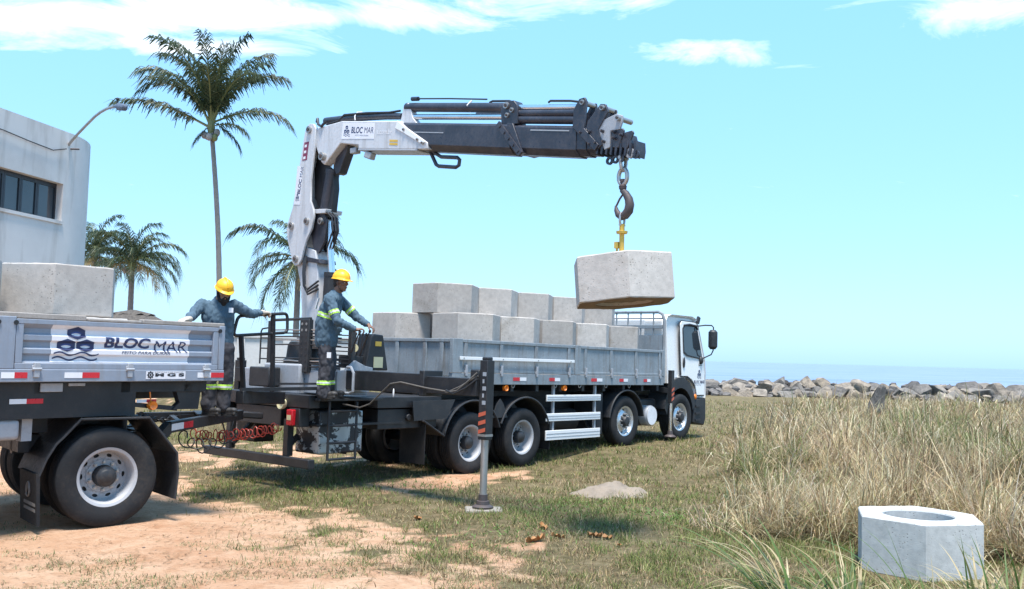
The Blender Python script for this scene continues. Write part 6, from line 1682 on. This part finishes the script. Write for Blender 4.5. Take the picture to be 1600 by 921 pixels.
MG = {'g': leaf_mat('green_grass_leaf', (.06, .11, .025), (.10, .16, .04), (.15, .20, .06), .3), 'd': leaf_mat('dry_grass_leaf', (.34, .26, .13), (.46, .37, .21), (.56, .47, .30), .3), 'y': leaf_mat('yellowing_grass_leaf', (.20, .20, .07), (.27, .26, .10), (.38, .33, .15), .3)}
rf_ = random.Random(21)
def specs(n, az0, spread, L, dry=.4, l0=.35, c0=1.3):
    return [(az0 + rf_.uniform(-spread, spread), L * rf_.uniform(.55, 1.15), l0 + rf_.uniform(-.25, .35), c0 + rf_.uniform(-.6, .7), rf_.uniform(.011, .026), rf_.choices('gdy', [1 - dry, dry * .75, dry * .4])[0]) for _ in range(n)]
fg_tuft('arching green and straw grass tuft growing left of the pale concrete block', (1240, 940), 6.9, [(172, 1.25, .5, 1.1, .036, 'g'), (160, 1.1, .4, 1.0, .034, 'g'), (186, 1.3, .6, 1.1, .03, 'g'), (140, 1.0, .3, .9, .034, 'g'), (168, 1.2, .45, 1.4, .03, 'y'), (120, .95, .25, .8, .03, 'g')] + specs(60, 165, 60, 1.05, .5, .45, 1.2) + specs(26, 60, 80, .7, .5), 1)
fg_tuft('arching green and straw grass tuft growing left of the pale concrete block', (1330, 950), 6.9, specs(52, 130, 70, .85, .45, .4, 1.0) + specs(26, 20, 60, .6, .6), 2)
fg_tuft('dense green grass tuft growing before the pale concrete block', (1400, 960), 7.0, specs(44, 110, 90, .5, .6, .4, 1.2), 3)
fg_tuft('upright grass tuft with green blades rising before the pale concrete block', (1445, 965), 7.0, [(175, 1.15, .5, 1.1, .034, 'g'), (165, 1.0, .35, .9, .03, 'g'), (185, 1.2, .55, 1.2, .03, 'y'), (150, .9, .3, .8, .032, 'g'), (178, 1.1, .62, .9, .026, 'd')] + specs(26, 90, 150, .42, .6, .25, 1.0) + [(150, .85, .22, .25, .020, 'g'), (95, .60, .05, .2, .014, 'd')], 4)
fg_tuft('straw and green grass tuft beside the right edge of the pale concrete block', (1535, 965), 7.0, specs(60, 80, 140, .72, .62, .3, 1.1) + [(110, .75, .08, .2, .020, 'g')], 5)
fg_tuft('straw and green grass tuft beside the right edge of the pale concrete block', (1595, 960), 7.0, specs(60, 120, 120, .8, .65, .35, 1.2), 6)
# dead leaves on the turf
ml = paint('crisp_dead_leaf', (.36, .17, .06), .7, dirt=.4, dirtcol=(.15, .07, .03), var=.3, scale=14)
for i, (px, py, d, s, rz) in enumerate([(838, 834, 10.15, .17, .4), (848, 812, 10.9, .13, 1.9), (930, 822, 10.5, .14, 2.6), (946, 826, 10.4, .12, .2), (872, 826, 10.4, .12, 3.3), (652, 806, 11.3, .12, 1.2), (968, 837, 10.0, .06, 1.0)]):
    p = at(px, py, d); vs = []; n = 9
    mb = MB()
    for k in range(n + 1):
        f = k / n; w = math.sin(math.pi * min(1, f * .93 + .05)) ** .8 * .34
        for sgn in (-1, 0, 1): vs.append((s * (f - .5) * 1.3, s * w * sgn * (1 + .2 * math.sin(k * 2.1 + sgn)), s * (.22 * abs(sgn) * (1 + .5 * math.sin(k * 1.7)) + .22 * (f - .5) ** 2 + .05 * math.sin(k * 3.1 + sgn))))
    mb.add(vs, [(3 * k + j, 3 * k + j + 1, 3 * k + j + 4, 3 * k + j + 3) for k in range(n) for j in (0, 1)])
    o = mb.obj('dead_leaf', ml, None, smooth=60); o.location = (p.x, p.y, gz(p.x, p.y) + .012); o.rotation_euler = (rf_.uniform(-.3, .3), rf_.uniform(-.3, .3), rz)
    tag(o, 'curled brown dead leaf lying on the turf in front of the stabiliser', 'leaf', 'dead leaves on the turf')

# ================================================================== PEOPLE
def remesh(mb, voxel, smooth_it=4, fold=0.0, fold_scale=(9, 9, 4), seed=0):
    me = bpy.data.meshes.new('volume'); me.from_pydata(mb.v, [], mb.f)
    o = bpy.data.objects.new('volume', me); COL.objects.link(o)
    m = o.modifiers.new('r', 'REMESH'); m.mode = 'VOXEL'; m.voxel_size = voxel; m.use_smooth_shade = True
    s = o.modifiers.new('s', 'SMOOTH'); s.factor = .5; s.iterations = smooth_it
    dg = bpy.context.evaluated_depsgraph_get()
    out = bpy.data.meshes.new_from_object(o.evaluated_get(dg))
    bpy.data.objects.remove(o); bpy.data.meshes.remove(me)
    if fold:
        nr = [v.normal.copy() for v in out.vertices]
        for v, n in zip(out.vertices, nr):
            q = Vector((v.co.x * fold_scale[0], v.co.y * fold_scale[1], v.co.z * fold_scale[2])) + Vector((seed, 0, 0))
            k = mnoise.noise(q) + .5 * mnoise.noise(q * 2.1 + Vector((3, 1, 2)))
            v.co += n * fold * (abs(k) * 1.6 - .35)
    out.polygons.foreach_set('use_smooth', [True] * len(out.polygons)); out.update()
    return out
def chain(mb, pts, rs, n=14, sub=4):
    """tapered limb through joints with rounded ends"""
    P = [Vector(p) for p in pts]; path, rad = [], []
    for i in range(len(P) - 1):
        for k in range(sub):
            f = k / sub; path.append(P[i].lerp(P[i + 1], f)); rad.append(rs[i] * (1 - f) + rs[i + 1] * f)
    path.append(P[-1]); rad.append(rs[-1])
    mb.tube(path, rad, n)
    for p, r in zip(P, rs): mb.ell(p, (r, r, r), n=12)
def frame(f, up=(0, 0, 1)):
    f = Vector(f).normalized(); l = Vector(up).cross(f).normalized(); u = f.cross(l)
    return f, l, u, Matrix((f, l, u)).transposed()
def hand(mb, wrist, d, palm, curl=.9, s=1.0, fat=1.0, thumb=1, spread=.0, curls=None):
    """five fingers; palm = direction the palm faces; thumb = +1/-1 side"""
    d = Vector(d).normalized(); palm = Vector(palm); palm = (palm - d * palm.dot(d)).normalized(); sd = d.cross(palm) * thumb
    R = Matrix((d, sd, palm)).transposed(); w = Vector(wrist)
    mb.ell(w + d * .048 * s, (.056 * s, .042 * s, .017 * s * fat), R, 14)
    chain(mb, [w - d * .03 * s, w + d * .02 * s], [.026 * s * fat, .027 * s * fat], 10, 2)
    for i, (off, ln) in enumerate(zip((.030, .011, -.009, -.028), (.070, .079, .073, .056))):
        b = w + (d * .088 + sd * off) * s; a = .15; pts = [b - d * .03 * s, b]
        cc = curl * (1 + .12 * (i - 1)) if curls is None else curls[i]
        for k, part in enumerate((.45, .32, .23)):
            a += cc * (.6 if k == 0 else 1.0) * .8
            dd = d * math.cos(a) + palm * math.sin(a) + sd * spread * (1.5 - i) * .12
            pts.append(pts[-1] + dd.normalized() * ln * part * s)
        chain(mb, pts, [.0095 * s * fat, .0098 * s * fat, .0092 * s * fat, .0084 * s * fat, .007 * s * fat], 8, 2)
    b = w + (d * .018 + sd * .028) * s; t1 = (d * .62 + sd * .62 + palm * .45).normalized(); t2 = (d * .85 + sd * .1 + palm * .55).normalized()
    chain(mb, [b, b + t1 * .042 * s, b + t1 * .042 * s + t2 * .03 * s, b + t1 * .042 * s + t2 * .055 * s], [.014 * s * fat, .0125 * s * fat, .0105 * s * fat, .0085 * s * fat], 8, 2)
def head_volume(mb, c, f, up=(0, 0, 1)):
    F, Lh, U, R = frame(f, up); c = Vector(c)
    def p(a, b, h): return c + F * a + Lh * b + U * h
    mb.ell(p(-.008, 0, .025), (.098, .077, .100), R, 20); mb.ell(p(.028, 0, -.055), (.062, .056, .062), R, 16)
    mb.ell(p(.062, 0, -.098), (.026, .030, .020), R, 12)
    mb.ell(p(.078, 0, .030), (.018, .052, .011), R, 12)
    chain(mb, [p(.086, 0, .018), p(.104, 0, -.014)], [.010, .014], 10, 2); mb.ell(p(.098, 0, -.02), (.014, .020, .010), R, 10)
    mb.ell(p(.086, 0, -.052), (.013, .026, .007), R, 10); mb.ell(p(.083, 0, -.066), (.014, .023, .008), R, 10)
    for s in (-1, 1):
        mb.ell(p(-.005, s * .079, -.004), (.018, .010, .032), R, 10); mb.ell(p(.055, s * .045, -.018), (.026, .02, .024), R, 10)
    return p, R
def helmet(p, R, parent, mat):
    c = p(-.004, 0, .052); mb = MB()
    F = R.col[0]; Lh = R.col[1]; U = R.col[2]
    n = 32; rows = []
    for i in range(9):
        th = R_(90 * i / 8); rows.append([c + F * (.128 * math.cos(th) * math.cos(a)) + Lh * (.108 * math.cos(th) * math.sin(a)) + U * (.118 * math.sin(th) ** .9 if th > 0 else 0) for a in [2 * math.pi * j / n for j in range(n)]])
    vs = [q for r_ in rows for q in r_]; fs = [(i * n + j, i * n + (j + 1) % n, (i + 1) * n + (j + 1) % n, (i + 1) * n + j) for i in range(8) for j in range(n)]
    mb.add(vs, fs)
    # brim: wide at the front
    ri = [c + F * (.128 * math.cos(a)) + Lh * (.108 * math.sin(a)) for a in [2 * math.pi * j / n for j in range(n)]]
    ro = [c + F * ((.140 + .045 * max(0, math.cos(a)) ** 2) * math.cos(a)) + Lh * (.120 * math.sin(a)) - U * (.008 + .010 * max(0, math.cos(a))) for a in [2 * math.pi * j / n for j in range(n)]]
    rl2 = [q - U * .007 for q in ro]; ri2 = [q - U * .010 for q in ri]
    k = n
    mb.add(ri + ro + rl2 + ri2, [(a * k + j, a * k + (j + 1) % k, (a + 1) * k + (j + 1) % k, (a + 1) * k + j) for a in range(3) for j in range(k)])
    h = mb.obj('hard_hat', mat, parent, smooth=50)
    rd = MB(); rd.tube([c + F * (.130 * math.cos(t)) + U * (.124 * math.sin(t)) for t in [R_(22 + 130 * i / 16) for i in range(17)]], .011, 8); rd.obj('crest_ridge', mat, h)
    for s in (-1, 1):
        st = MB(); st.tube([c + Lh * s * .105 - U * .005, p(.01, s * .082, -.05), p(.035, s * .05, -.105), p(.045, 0, -.125)], .0045, 6); st.obj('chin_strap', M['ink'], h)
    return h
def band(src, test, off, name, mat, parent):
    """strip of tape lying on a garment: the garment's own faces that pass the test, lifted off it"""
    keep = [pl.index for pl in src.polygons if test(pl.center)]
    used = {}; vs, fs = [], []
    for i in keep:
        f = []
        for vi in src.polygons[i].vertices:
            if vi not in used: used[vi] = len(vs); v = src.vertices[vi]; vs.append(v.co + v.normal * off)
            f.append(used[vi])
        fs.append(f)
    me = bpy.data.meshes.new(name); me.from_pydata([tuple(v) for v in vs], [], fs); me.materials.append(mat)
    me.polygons.foreach_set('use_smooth', [True] * len(me.polygons)); me.update()
    return link(name, me, parent)
def cloth(name, col, sc=40):
    t = NT(name); n1 = t.noise(6, 4, .6); n2 = t.noise(220, 2, .6)
    t.set(color=t.ramp(n1, [(0.3, tuple(c * .8 for c in col)), (0.7, tuple(c * 1.15 for c in col))]), rough=.92, spec=.15); t.bump(n2, .25, .003)
    return t.mat
M_SHIRT = cloth('blue_grey_work_shirt', (.080, .124, .162)); M_PANTS = cloth('charcoal_work_trousers', (.055, .055, .062))
M_LIME = plain('lime_reflective_tape', (.42, .72, .08), .5); M_SILV = plain('silver_reflective_tape', (.60, .62, .60), .4)
M_GLOVE = cloth('knitted_glove', (.50, .44, .37)); M_BOOT = paint('scuffed_black_boot', (.018, .018, .019), .6, dirt=.45, dirtcol=(.10, .085, .07))
def skin(name, col):
    t = NT(name); n1 = t.noise(18, 4); t.set(color=t.ramp(n1, [(0.3, tuple(c * .85 for c in col)), (0.7, tuple(c * 1.12 for c in col))]), rough=.5, spec=.4)
    t.b.inputs['Subsurface Weight'].default_value = .05; return t.mat
M_SK2 = skin('dark_brown_skin', (.20, .105, .068)); M_SK1 = skin('brown_skin', (.33, .19, .125)); M_HAIR = plain('black_hair', (.012, .010, .010), .7)
M_EYE = plain('eye_white', (.6, .58, .55), .3); M_IRIS = plain('dark_iris', (.02, .012, .008), .2)
def boots(parent, ank, toe_dirs):
    for a, td in zip(ank, toe_dirs):
        mb = MB(); a = Vector(a); td = Vector(td).normalized(); sd = Vector((-td.y, td.x, 0)); R = Matrix((td, sd, Z_)).transposed()
        chain(mb, [a + Z_ * .12, a + Z_ * .02], [.058, .056]); mb.ell(a + td * .07 - Z_ * .035, (.135, .047, .042), R, 16); mb.ell(a - td * .02 - Z_ * .025, (.07, .045, .055), R, 14); mb.ell(a + td * .14 - Z_ * .03, (.06, .046, .038), R, 14)
        mb.box(a + td * .055 - Z_ * .075, (.25, .082, .03), R)
        me = remesh(mb, .009, 3); me.materials.append(M_BOOT); b = link('boot', me, parent)
        so = MB(); so.prism([(.195 * math.cos(t) ** (1) if False else .055 + .145 * math.cos(t), (.05 - .006 * math.cos(t)) * math.sin(t)) for t in [2 * math.pi * i / 20 for i in range(20)]], lambda p_, q_, h_: a + td * p_ + sd * q_ + Z_ * h_, -.10, -.078); so.obj('sole', M['rubber'], b)
def face_bits(p, R, parent, beard=False, hair=True):
    for s in (-1, 1):
        MB().ell(p(.0775, s * .031, .006), (.010, .014, .008), R, 12).obj('eye', M_EYE, parent); MB().ell(p(.0865, s * .031, .006), (.004, .006, .006), R, 10).obj('iris', M_IRIS, parent)
        MB().tube([p(.088, s * .014, .026), p(.092, s * .032, .031), p(.076, s * .052, .024)], .0045, 6).obj('eyebrow', M_HAIR, parent)
    MB().tube([p(.093, -.022, -.0595), p(.100, 0, -.058), p(.093, .022, -.0595)], .0028, 6).obj('mouth_line', plain('dark_lip', (.10, .035, .03), .5), parent)
    h = MB(); h.ell(p(-.028, 0, .03), (.090, .082, .095), R, 18); h.ell(p(-.055, 0, -.03), (.055, .07, .055), R, 14)
    me = remesh(h, .008, 3); me.materials.append(M_HAIR); link('hair', me, parent)
    if beard:
        h = MB(); h.ell(p(.055, 0, -.098), (.050, .050, .046), R, 16); h.ell(p(.062, 0, -.135), (.035, .036, .035), R, 12)
        for s in (-1, 1): chain(h, [p(.012, s * .076, -.01), p(.024, s * .068, -.06), p(.05, s * .045, -.1)], [.014, .02, .028], 10, 3); 
        chain(h, [p(.085, -.03, -.075), p(.096, -.018, -.043), p(.100, 0, -.040), p(.096, .018, -.043), p(.085, .03, -.075)], [.012, .009, .008, .009, .012], 8, 2)
        me = remesh(h, .007, 2, .003, (60, 60, 60)); me.materials.append(M_HAIR); link('beard', me, parent)
def obj_mesh(name, me, mat, parent):
    me.materials.clear(); me.materials.append(mat); return link(name, me, parent)

# ---- operator at the crane controls, facing the load (frame: X right, Y away, Z up, metres from his feet)
w2o = at(512, 621, 13.33); w2o.z = (TM @ Vector((-2.5, 0, 1.262))).z + .0
w2 = empty('person', 'worker in yellow hard hat and lime-striped blue-grey shirt working the crane levers', 'person', w2o)
hp, ch_, nk = Vector((-.055, 0, .90)), Vector((.01, 0, 1.24)), Vector((.065, 0, 1.42))
hc = Vector((.125, -.02, 1.575)); hf = Vector((.93, -.34, -.12))
rs_, re_, rw_ = Vector((.01, -.185, 1.335)), Vector((.135, -.255, 1.04)), Vector((.365, -.17, .935))
ls_, le_, lw_ = Vector((.08, .18, 1.345)), Vector((.32, .19, 1.115)), Vector((.50, .06, 1.01))
b = MB(); p2, R2 = head_volume(b, hc, hf)
chain(b, [nk - Vector((.01, 0, .05)), nk.lerp(hc, .55)], [.062, .058]); chain(b, [hp, Vector((-.04, 0, 1.05)), ch_ - Vector((.03, 0, 0)), nk], [.105, .105, .10, .055])
for s_, e_, w_ in ((rs_, re_, rw_), (ls_, le_, lw_)): chain(b, [s_, e_, w_], [.058, .042, .028])
for sy in (-1, 1): chain(b, [Vector((-.055, sy * .095, .88)), Vector((.0, sy * .105, .47)), Vector((-.03, sy * .11, .10))], [.085, .058, .042])
hand(b, rw_, Vector((.75, .25, .12)), Vector((.2, .25, -1)), 1.0, 1.0, 1.0, 1); hand(b, lw_, Vector((.72, -.15, -.45)), Vector((-.3, 0, -1)), .9, 1.0, 1.0, -1)
bd = obj_mesh('body', remesh(b, .0075, 3), M_SK2, w2)
sh = MB()
chain(sh, [Vector((-.045, 0, .80)), Vector((-.045, 0, .95)), Vector((-.035, 0, 1.08)), Vector((.005, 0, 1.25)), Vector((.045, 0, 1.36)), Vector((.06, 0, 1.405))], [.15, .152, .148, .138, .118, .078], 18)
for sy in (-1, 1): chain(sh, [Vector((-.045, sy * .055, .77)), Vector((-.05, sy * .06, 1.0)), Vector((-.02, sy * .075, 1.2)), Vector((.04, sy * .10, 1.33))], [.142, .14, .125, .085], 16)
sh.ell((.045, 0, .98), (.11, .13, .16)); chain(sh, [rs_, re_, rw_.lerp(re_, .12)], [.08, .063, .046]); chain(sh, [ls_, le_, lw_.lerp(le_, .10)], [.078, .060, .043])
sm_ = remesh(sh, .0095, 6, .014, (15, 15, 8), 2.0); obj_shirt = obj_mesh('shirt', sm_, M_SHIRT, w2)
tr = MB()
chain(tr, [Vector((-.045, 0, .95)), Vector((-.045, 0, .86))], [.10, .11])
for sy in (-1, 1):
    chain(tr, [Vector((-.045, sy * .07, .84)), Vector((-.035, sy * .085, .66)), Vector((-.01, sy * .105, .44)), Vector((-.035, sy * .11, .20)), Vector((-.035, sy * .11, .06))], [.098, .104, .092, .092, .098], 16)
tm2 = remesh(tr, .0095, 4, .015, (14, 14, 8), 5.0); ot = obj_mesh('trousers', tm2, M_PANTS, w2)
boots(w2, [(-.03, -.115, .10), (.01, .12, .10)], [(1, -.28, 0), (1, -.05, 0)])
helmet(p2, R2, w2, M['helmet']); face_bits(p2, R2, bd)
def torso_only(c): return abs(c.y) < .195 and c.x < .17
for (z0, z1, mt, of) in ((1.085, 1.150, M_LIME, .004), (1.106, 1.129, M_SILV, .006)):
    band(sm_, lambda c, z0=z0, z1=z1: z0 < c.z + .30 * (c.x + .05) < z1 and c.y > -.215 and c.x < .16 and not (c.x > .06 and c.y < -.12), of, 'reflective_band', mt, obj_shirt)
for s_, e_ in ((rs_, re_), (ls_, le_)):
    ax_ = (e_ - s_).normalized(); q0 = s_.lerp(e_, .62)
    for hw, mt, of in ((.030, M_LIME, .004), (.011, M_SILV, .006)):
        band(sm_, lambda c, hw=hw: abs((c - q0).dot(ax_)) < hw and (c - q0 - ax_ * (c - q0).dot(ax_)).length < .095 and c.x > q0.x - .10, of, 'reflective_band', mt, obj_shirt)
for z0, z1, mt, of in ((.185, .245, M_LIME, .004), (.205, .226, M_SILV, .006)): band(tm2, lambda c: z0 < c.z < z1, of, 'reflective_band', mt, ot)
MB().box((.035, -.208, .585), (.055, .004, .075)).obj('pocket_patch', M['wht'], ot)
MB().box((-.178, -.05, 1.28), (.006, .10, .15), Matrix.Rotation(.25, 3, 'Y')).obj('back_print', M['wht'], obj_shirt)

w2.scale = (1.04, 1.04, 1.03)
# ---- bearded worker on the draw bar, one hand on the trailer board, the other on the crane's rail
w1o = at(337, 650, 12.0)
w1 = empty('person', 'bearded worker in yellow hard hat and gloves standing on the draw bar behind the trailer', 'person', w1o)
def o1(x, y, d): return at(x, y, d) - w1o
Rs, Re, Rw = o1(316, 476, 11.92), o1(300, 494, 11.75), o1(293, 499.5, 11.36)
Ls, Le, Lw = o1(366, 477, 12.06), o1(391, 491, 12.2), o1(409, 489, 12.46)
hc1 = o1(350, 456, 11.93); nk1 = o1(342, 470, 12.0); hf1 = Vector((.52, -.72, -.42))
hip1 = Vector((-.01, .03, .88)); ch1 = o1(341, 495, 12.0)
b = MB(); p1, R1 = head_volume(b, hc1, hf1)
chain(b, [nk1 - Vector((0, 0, .05)), nk1.lerp(hc1, .6)], [.064, .060]); chain(b, [hip1, hip1.lerp(ch1, .5), ch1, nk1], [.105, .105, .10, .055])
for s_, e_, w_ in ((Rs, Re, Rw), (Ls, Le, Lw)): chain(b, [s_, e_, w_], [.055, .042, .028])
kn = [Vector((-.10, .0, .46)), Vector((.10, .05, .47))]; an = [Vector((-.11, .02, .10)), Vector((.07, .06, .10))]
for h_, k_, a_ in ((hip1 + Vector((-.09, 0, 0)), kn[0], an[0]), (hip1 + Vector((.09, 0, 0)), kn[1], an[1])): chain(b, [h_, k_, a_], [.085, .058, .042])
hand(b, Rw, Vector((-.25, -.95, -.12)), Vector((0, 0, -1)), .45, .95, .9, -1); hand(b, Lw, Vector((.62, .70, .05)), Vector((.1, .1, -1)), .9, .95, .9, 1)
bd1 = obj_mesh('body', remesh(b, .0075, 3), M_SK1, w1)
for wr, dd, pm, cu, th_ in ((Rw, Vector((-.25, -.95, -.12)), Vector((0, 0, -1)), .45, -1), (Lw, Vector((.62, .70, .05)), Vector((.1, .1, -1)), .9, 1)):
    g = MB(); hand(g, wr, dd, pm, cu, 1.06, 1.35, th_); chain(g, [wr - dd.normalized() * .05, wr], [.036, .034], 10, 2)
    obj_mesh('glove', remesh(g, .0055, 2), M_GLOVE, w1)
sh = MB(); lat = (Ls - Rs).normalized(); fw = Vector((0, 0, 1)).cross(lat)
chain(sh, [hip1 + Vector((0, 0, -.06)), hip1.lerp(ch1, .4), ch1, nk1 + Vector((0, 0, -.05)), nk1 + Vector((0, 0, .0))], [.14, .14, .145, .10, .07], 18)
for s_ in (-1, 1): chain(sh, [hip1 + lat * s_ * .075 + Vector((0, 0, -.07)), hip1.lerp(ch1, .5) + lat * s_ * .075, ch1 + lat * s_ * .085, (Ls if s_ > 0 else Rs).lerp(nk1, .4) + Vector((0, 0, -.05))], [.115, .108, .12, .085], 16)
chain(sh, [Rs, Re, Rw.lerp(Re, .18)], [.078, .060, .043]); chain(sh, [Ls, Le, Lw.lerp(Le, .18)], [.078, .060, .043])
s1m = remesh(sh, .0095, 6, .013, (15, 15, 8), 9.0); os1 = obj_mesh('shirt', s1m, M_SHIRT, w1)
tr = MB(); chain(tr, [hip1 + Vector((0, 0, .06)), hip1], [.13, .14])
for s_, k_, a_ in ((-1, kn[0], an[0]), (1, kn[1], an[1])): chain(tr, [hip1 + Vector((s_ * .08, 0, -.03)), k_ + Vector((0, 0, .02)), a_ + Vector((0, 0, .16)), a_ + Vector((0, 0, .03))], [.12, .09, .085, .088], 16, 6)
t1m = remesh(tr, .0105, 4, .013, (9, 9, 7), 7.0); ot1 = obj_mesh('trousers', t1m, M_PANTS, w1)
for z0, z1, mt, of in ((.335, .395, M_LIME, .004), (.354, .376, M_SILV, .006)): band(t1m, lambda c: z0 < c.z < z1, of, 'reflective_band', mt, ot1)
boots(w1, an, [(.95, -.35, 0), (1, -.2, 0)])
helmet(p1, R1, w1, M['helmet']); face_bits(p1, R1, bd1, beard=True)
pc = ch1 + lat * .115 - fw * -.0
F1 = Vector((.22, -.975, 0))
bdg = MB(); bdg.box(o1(361, 485, 11.87), (.055, .004, .06), Matrix.Rotation(R_(12), 3, 'Z')); bdg.obj('chest_badge', M['wht'], os1)
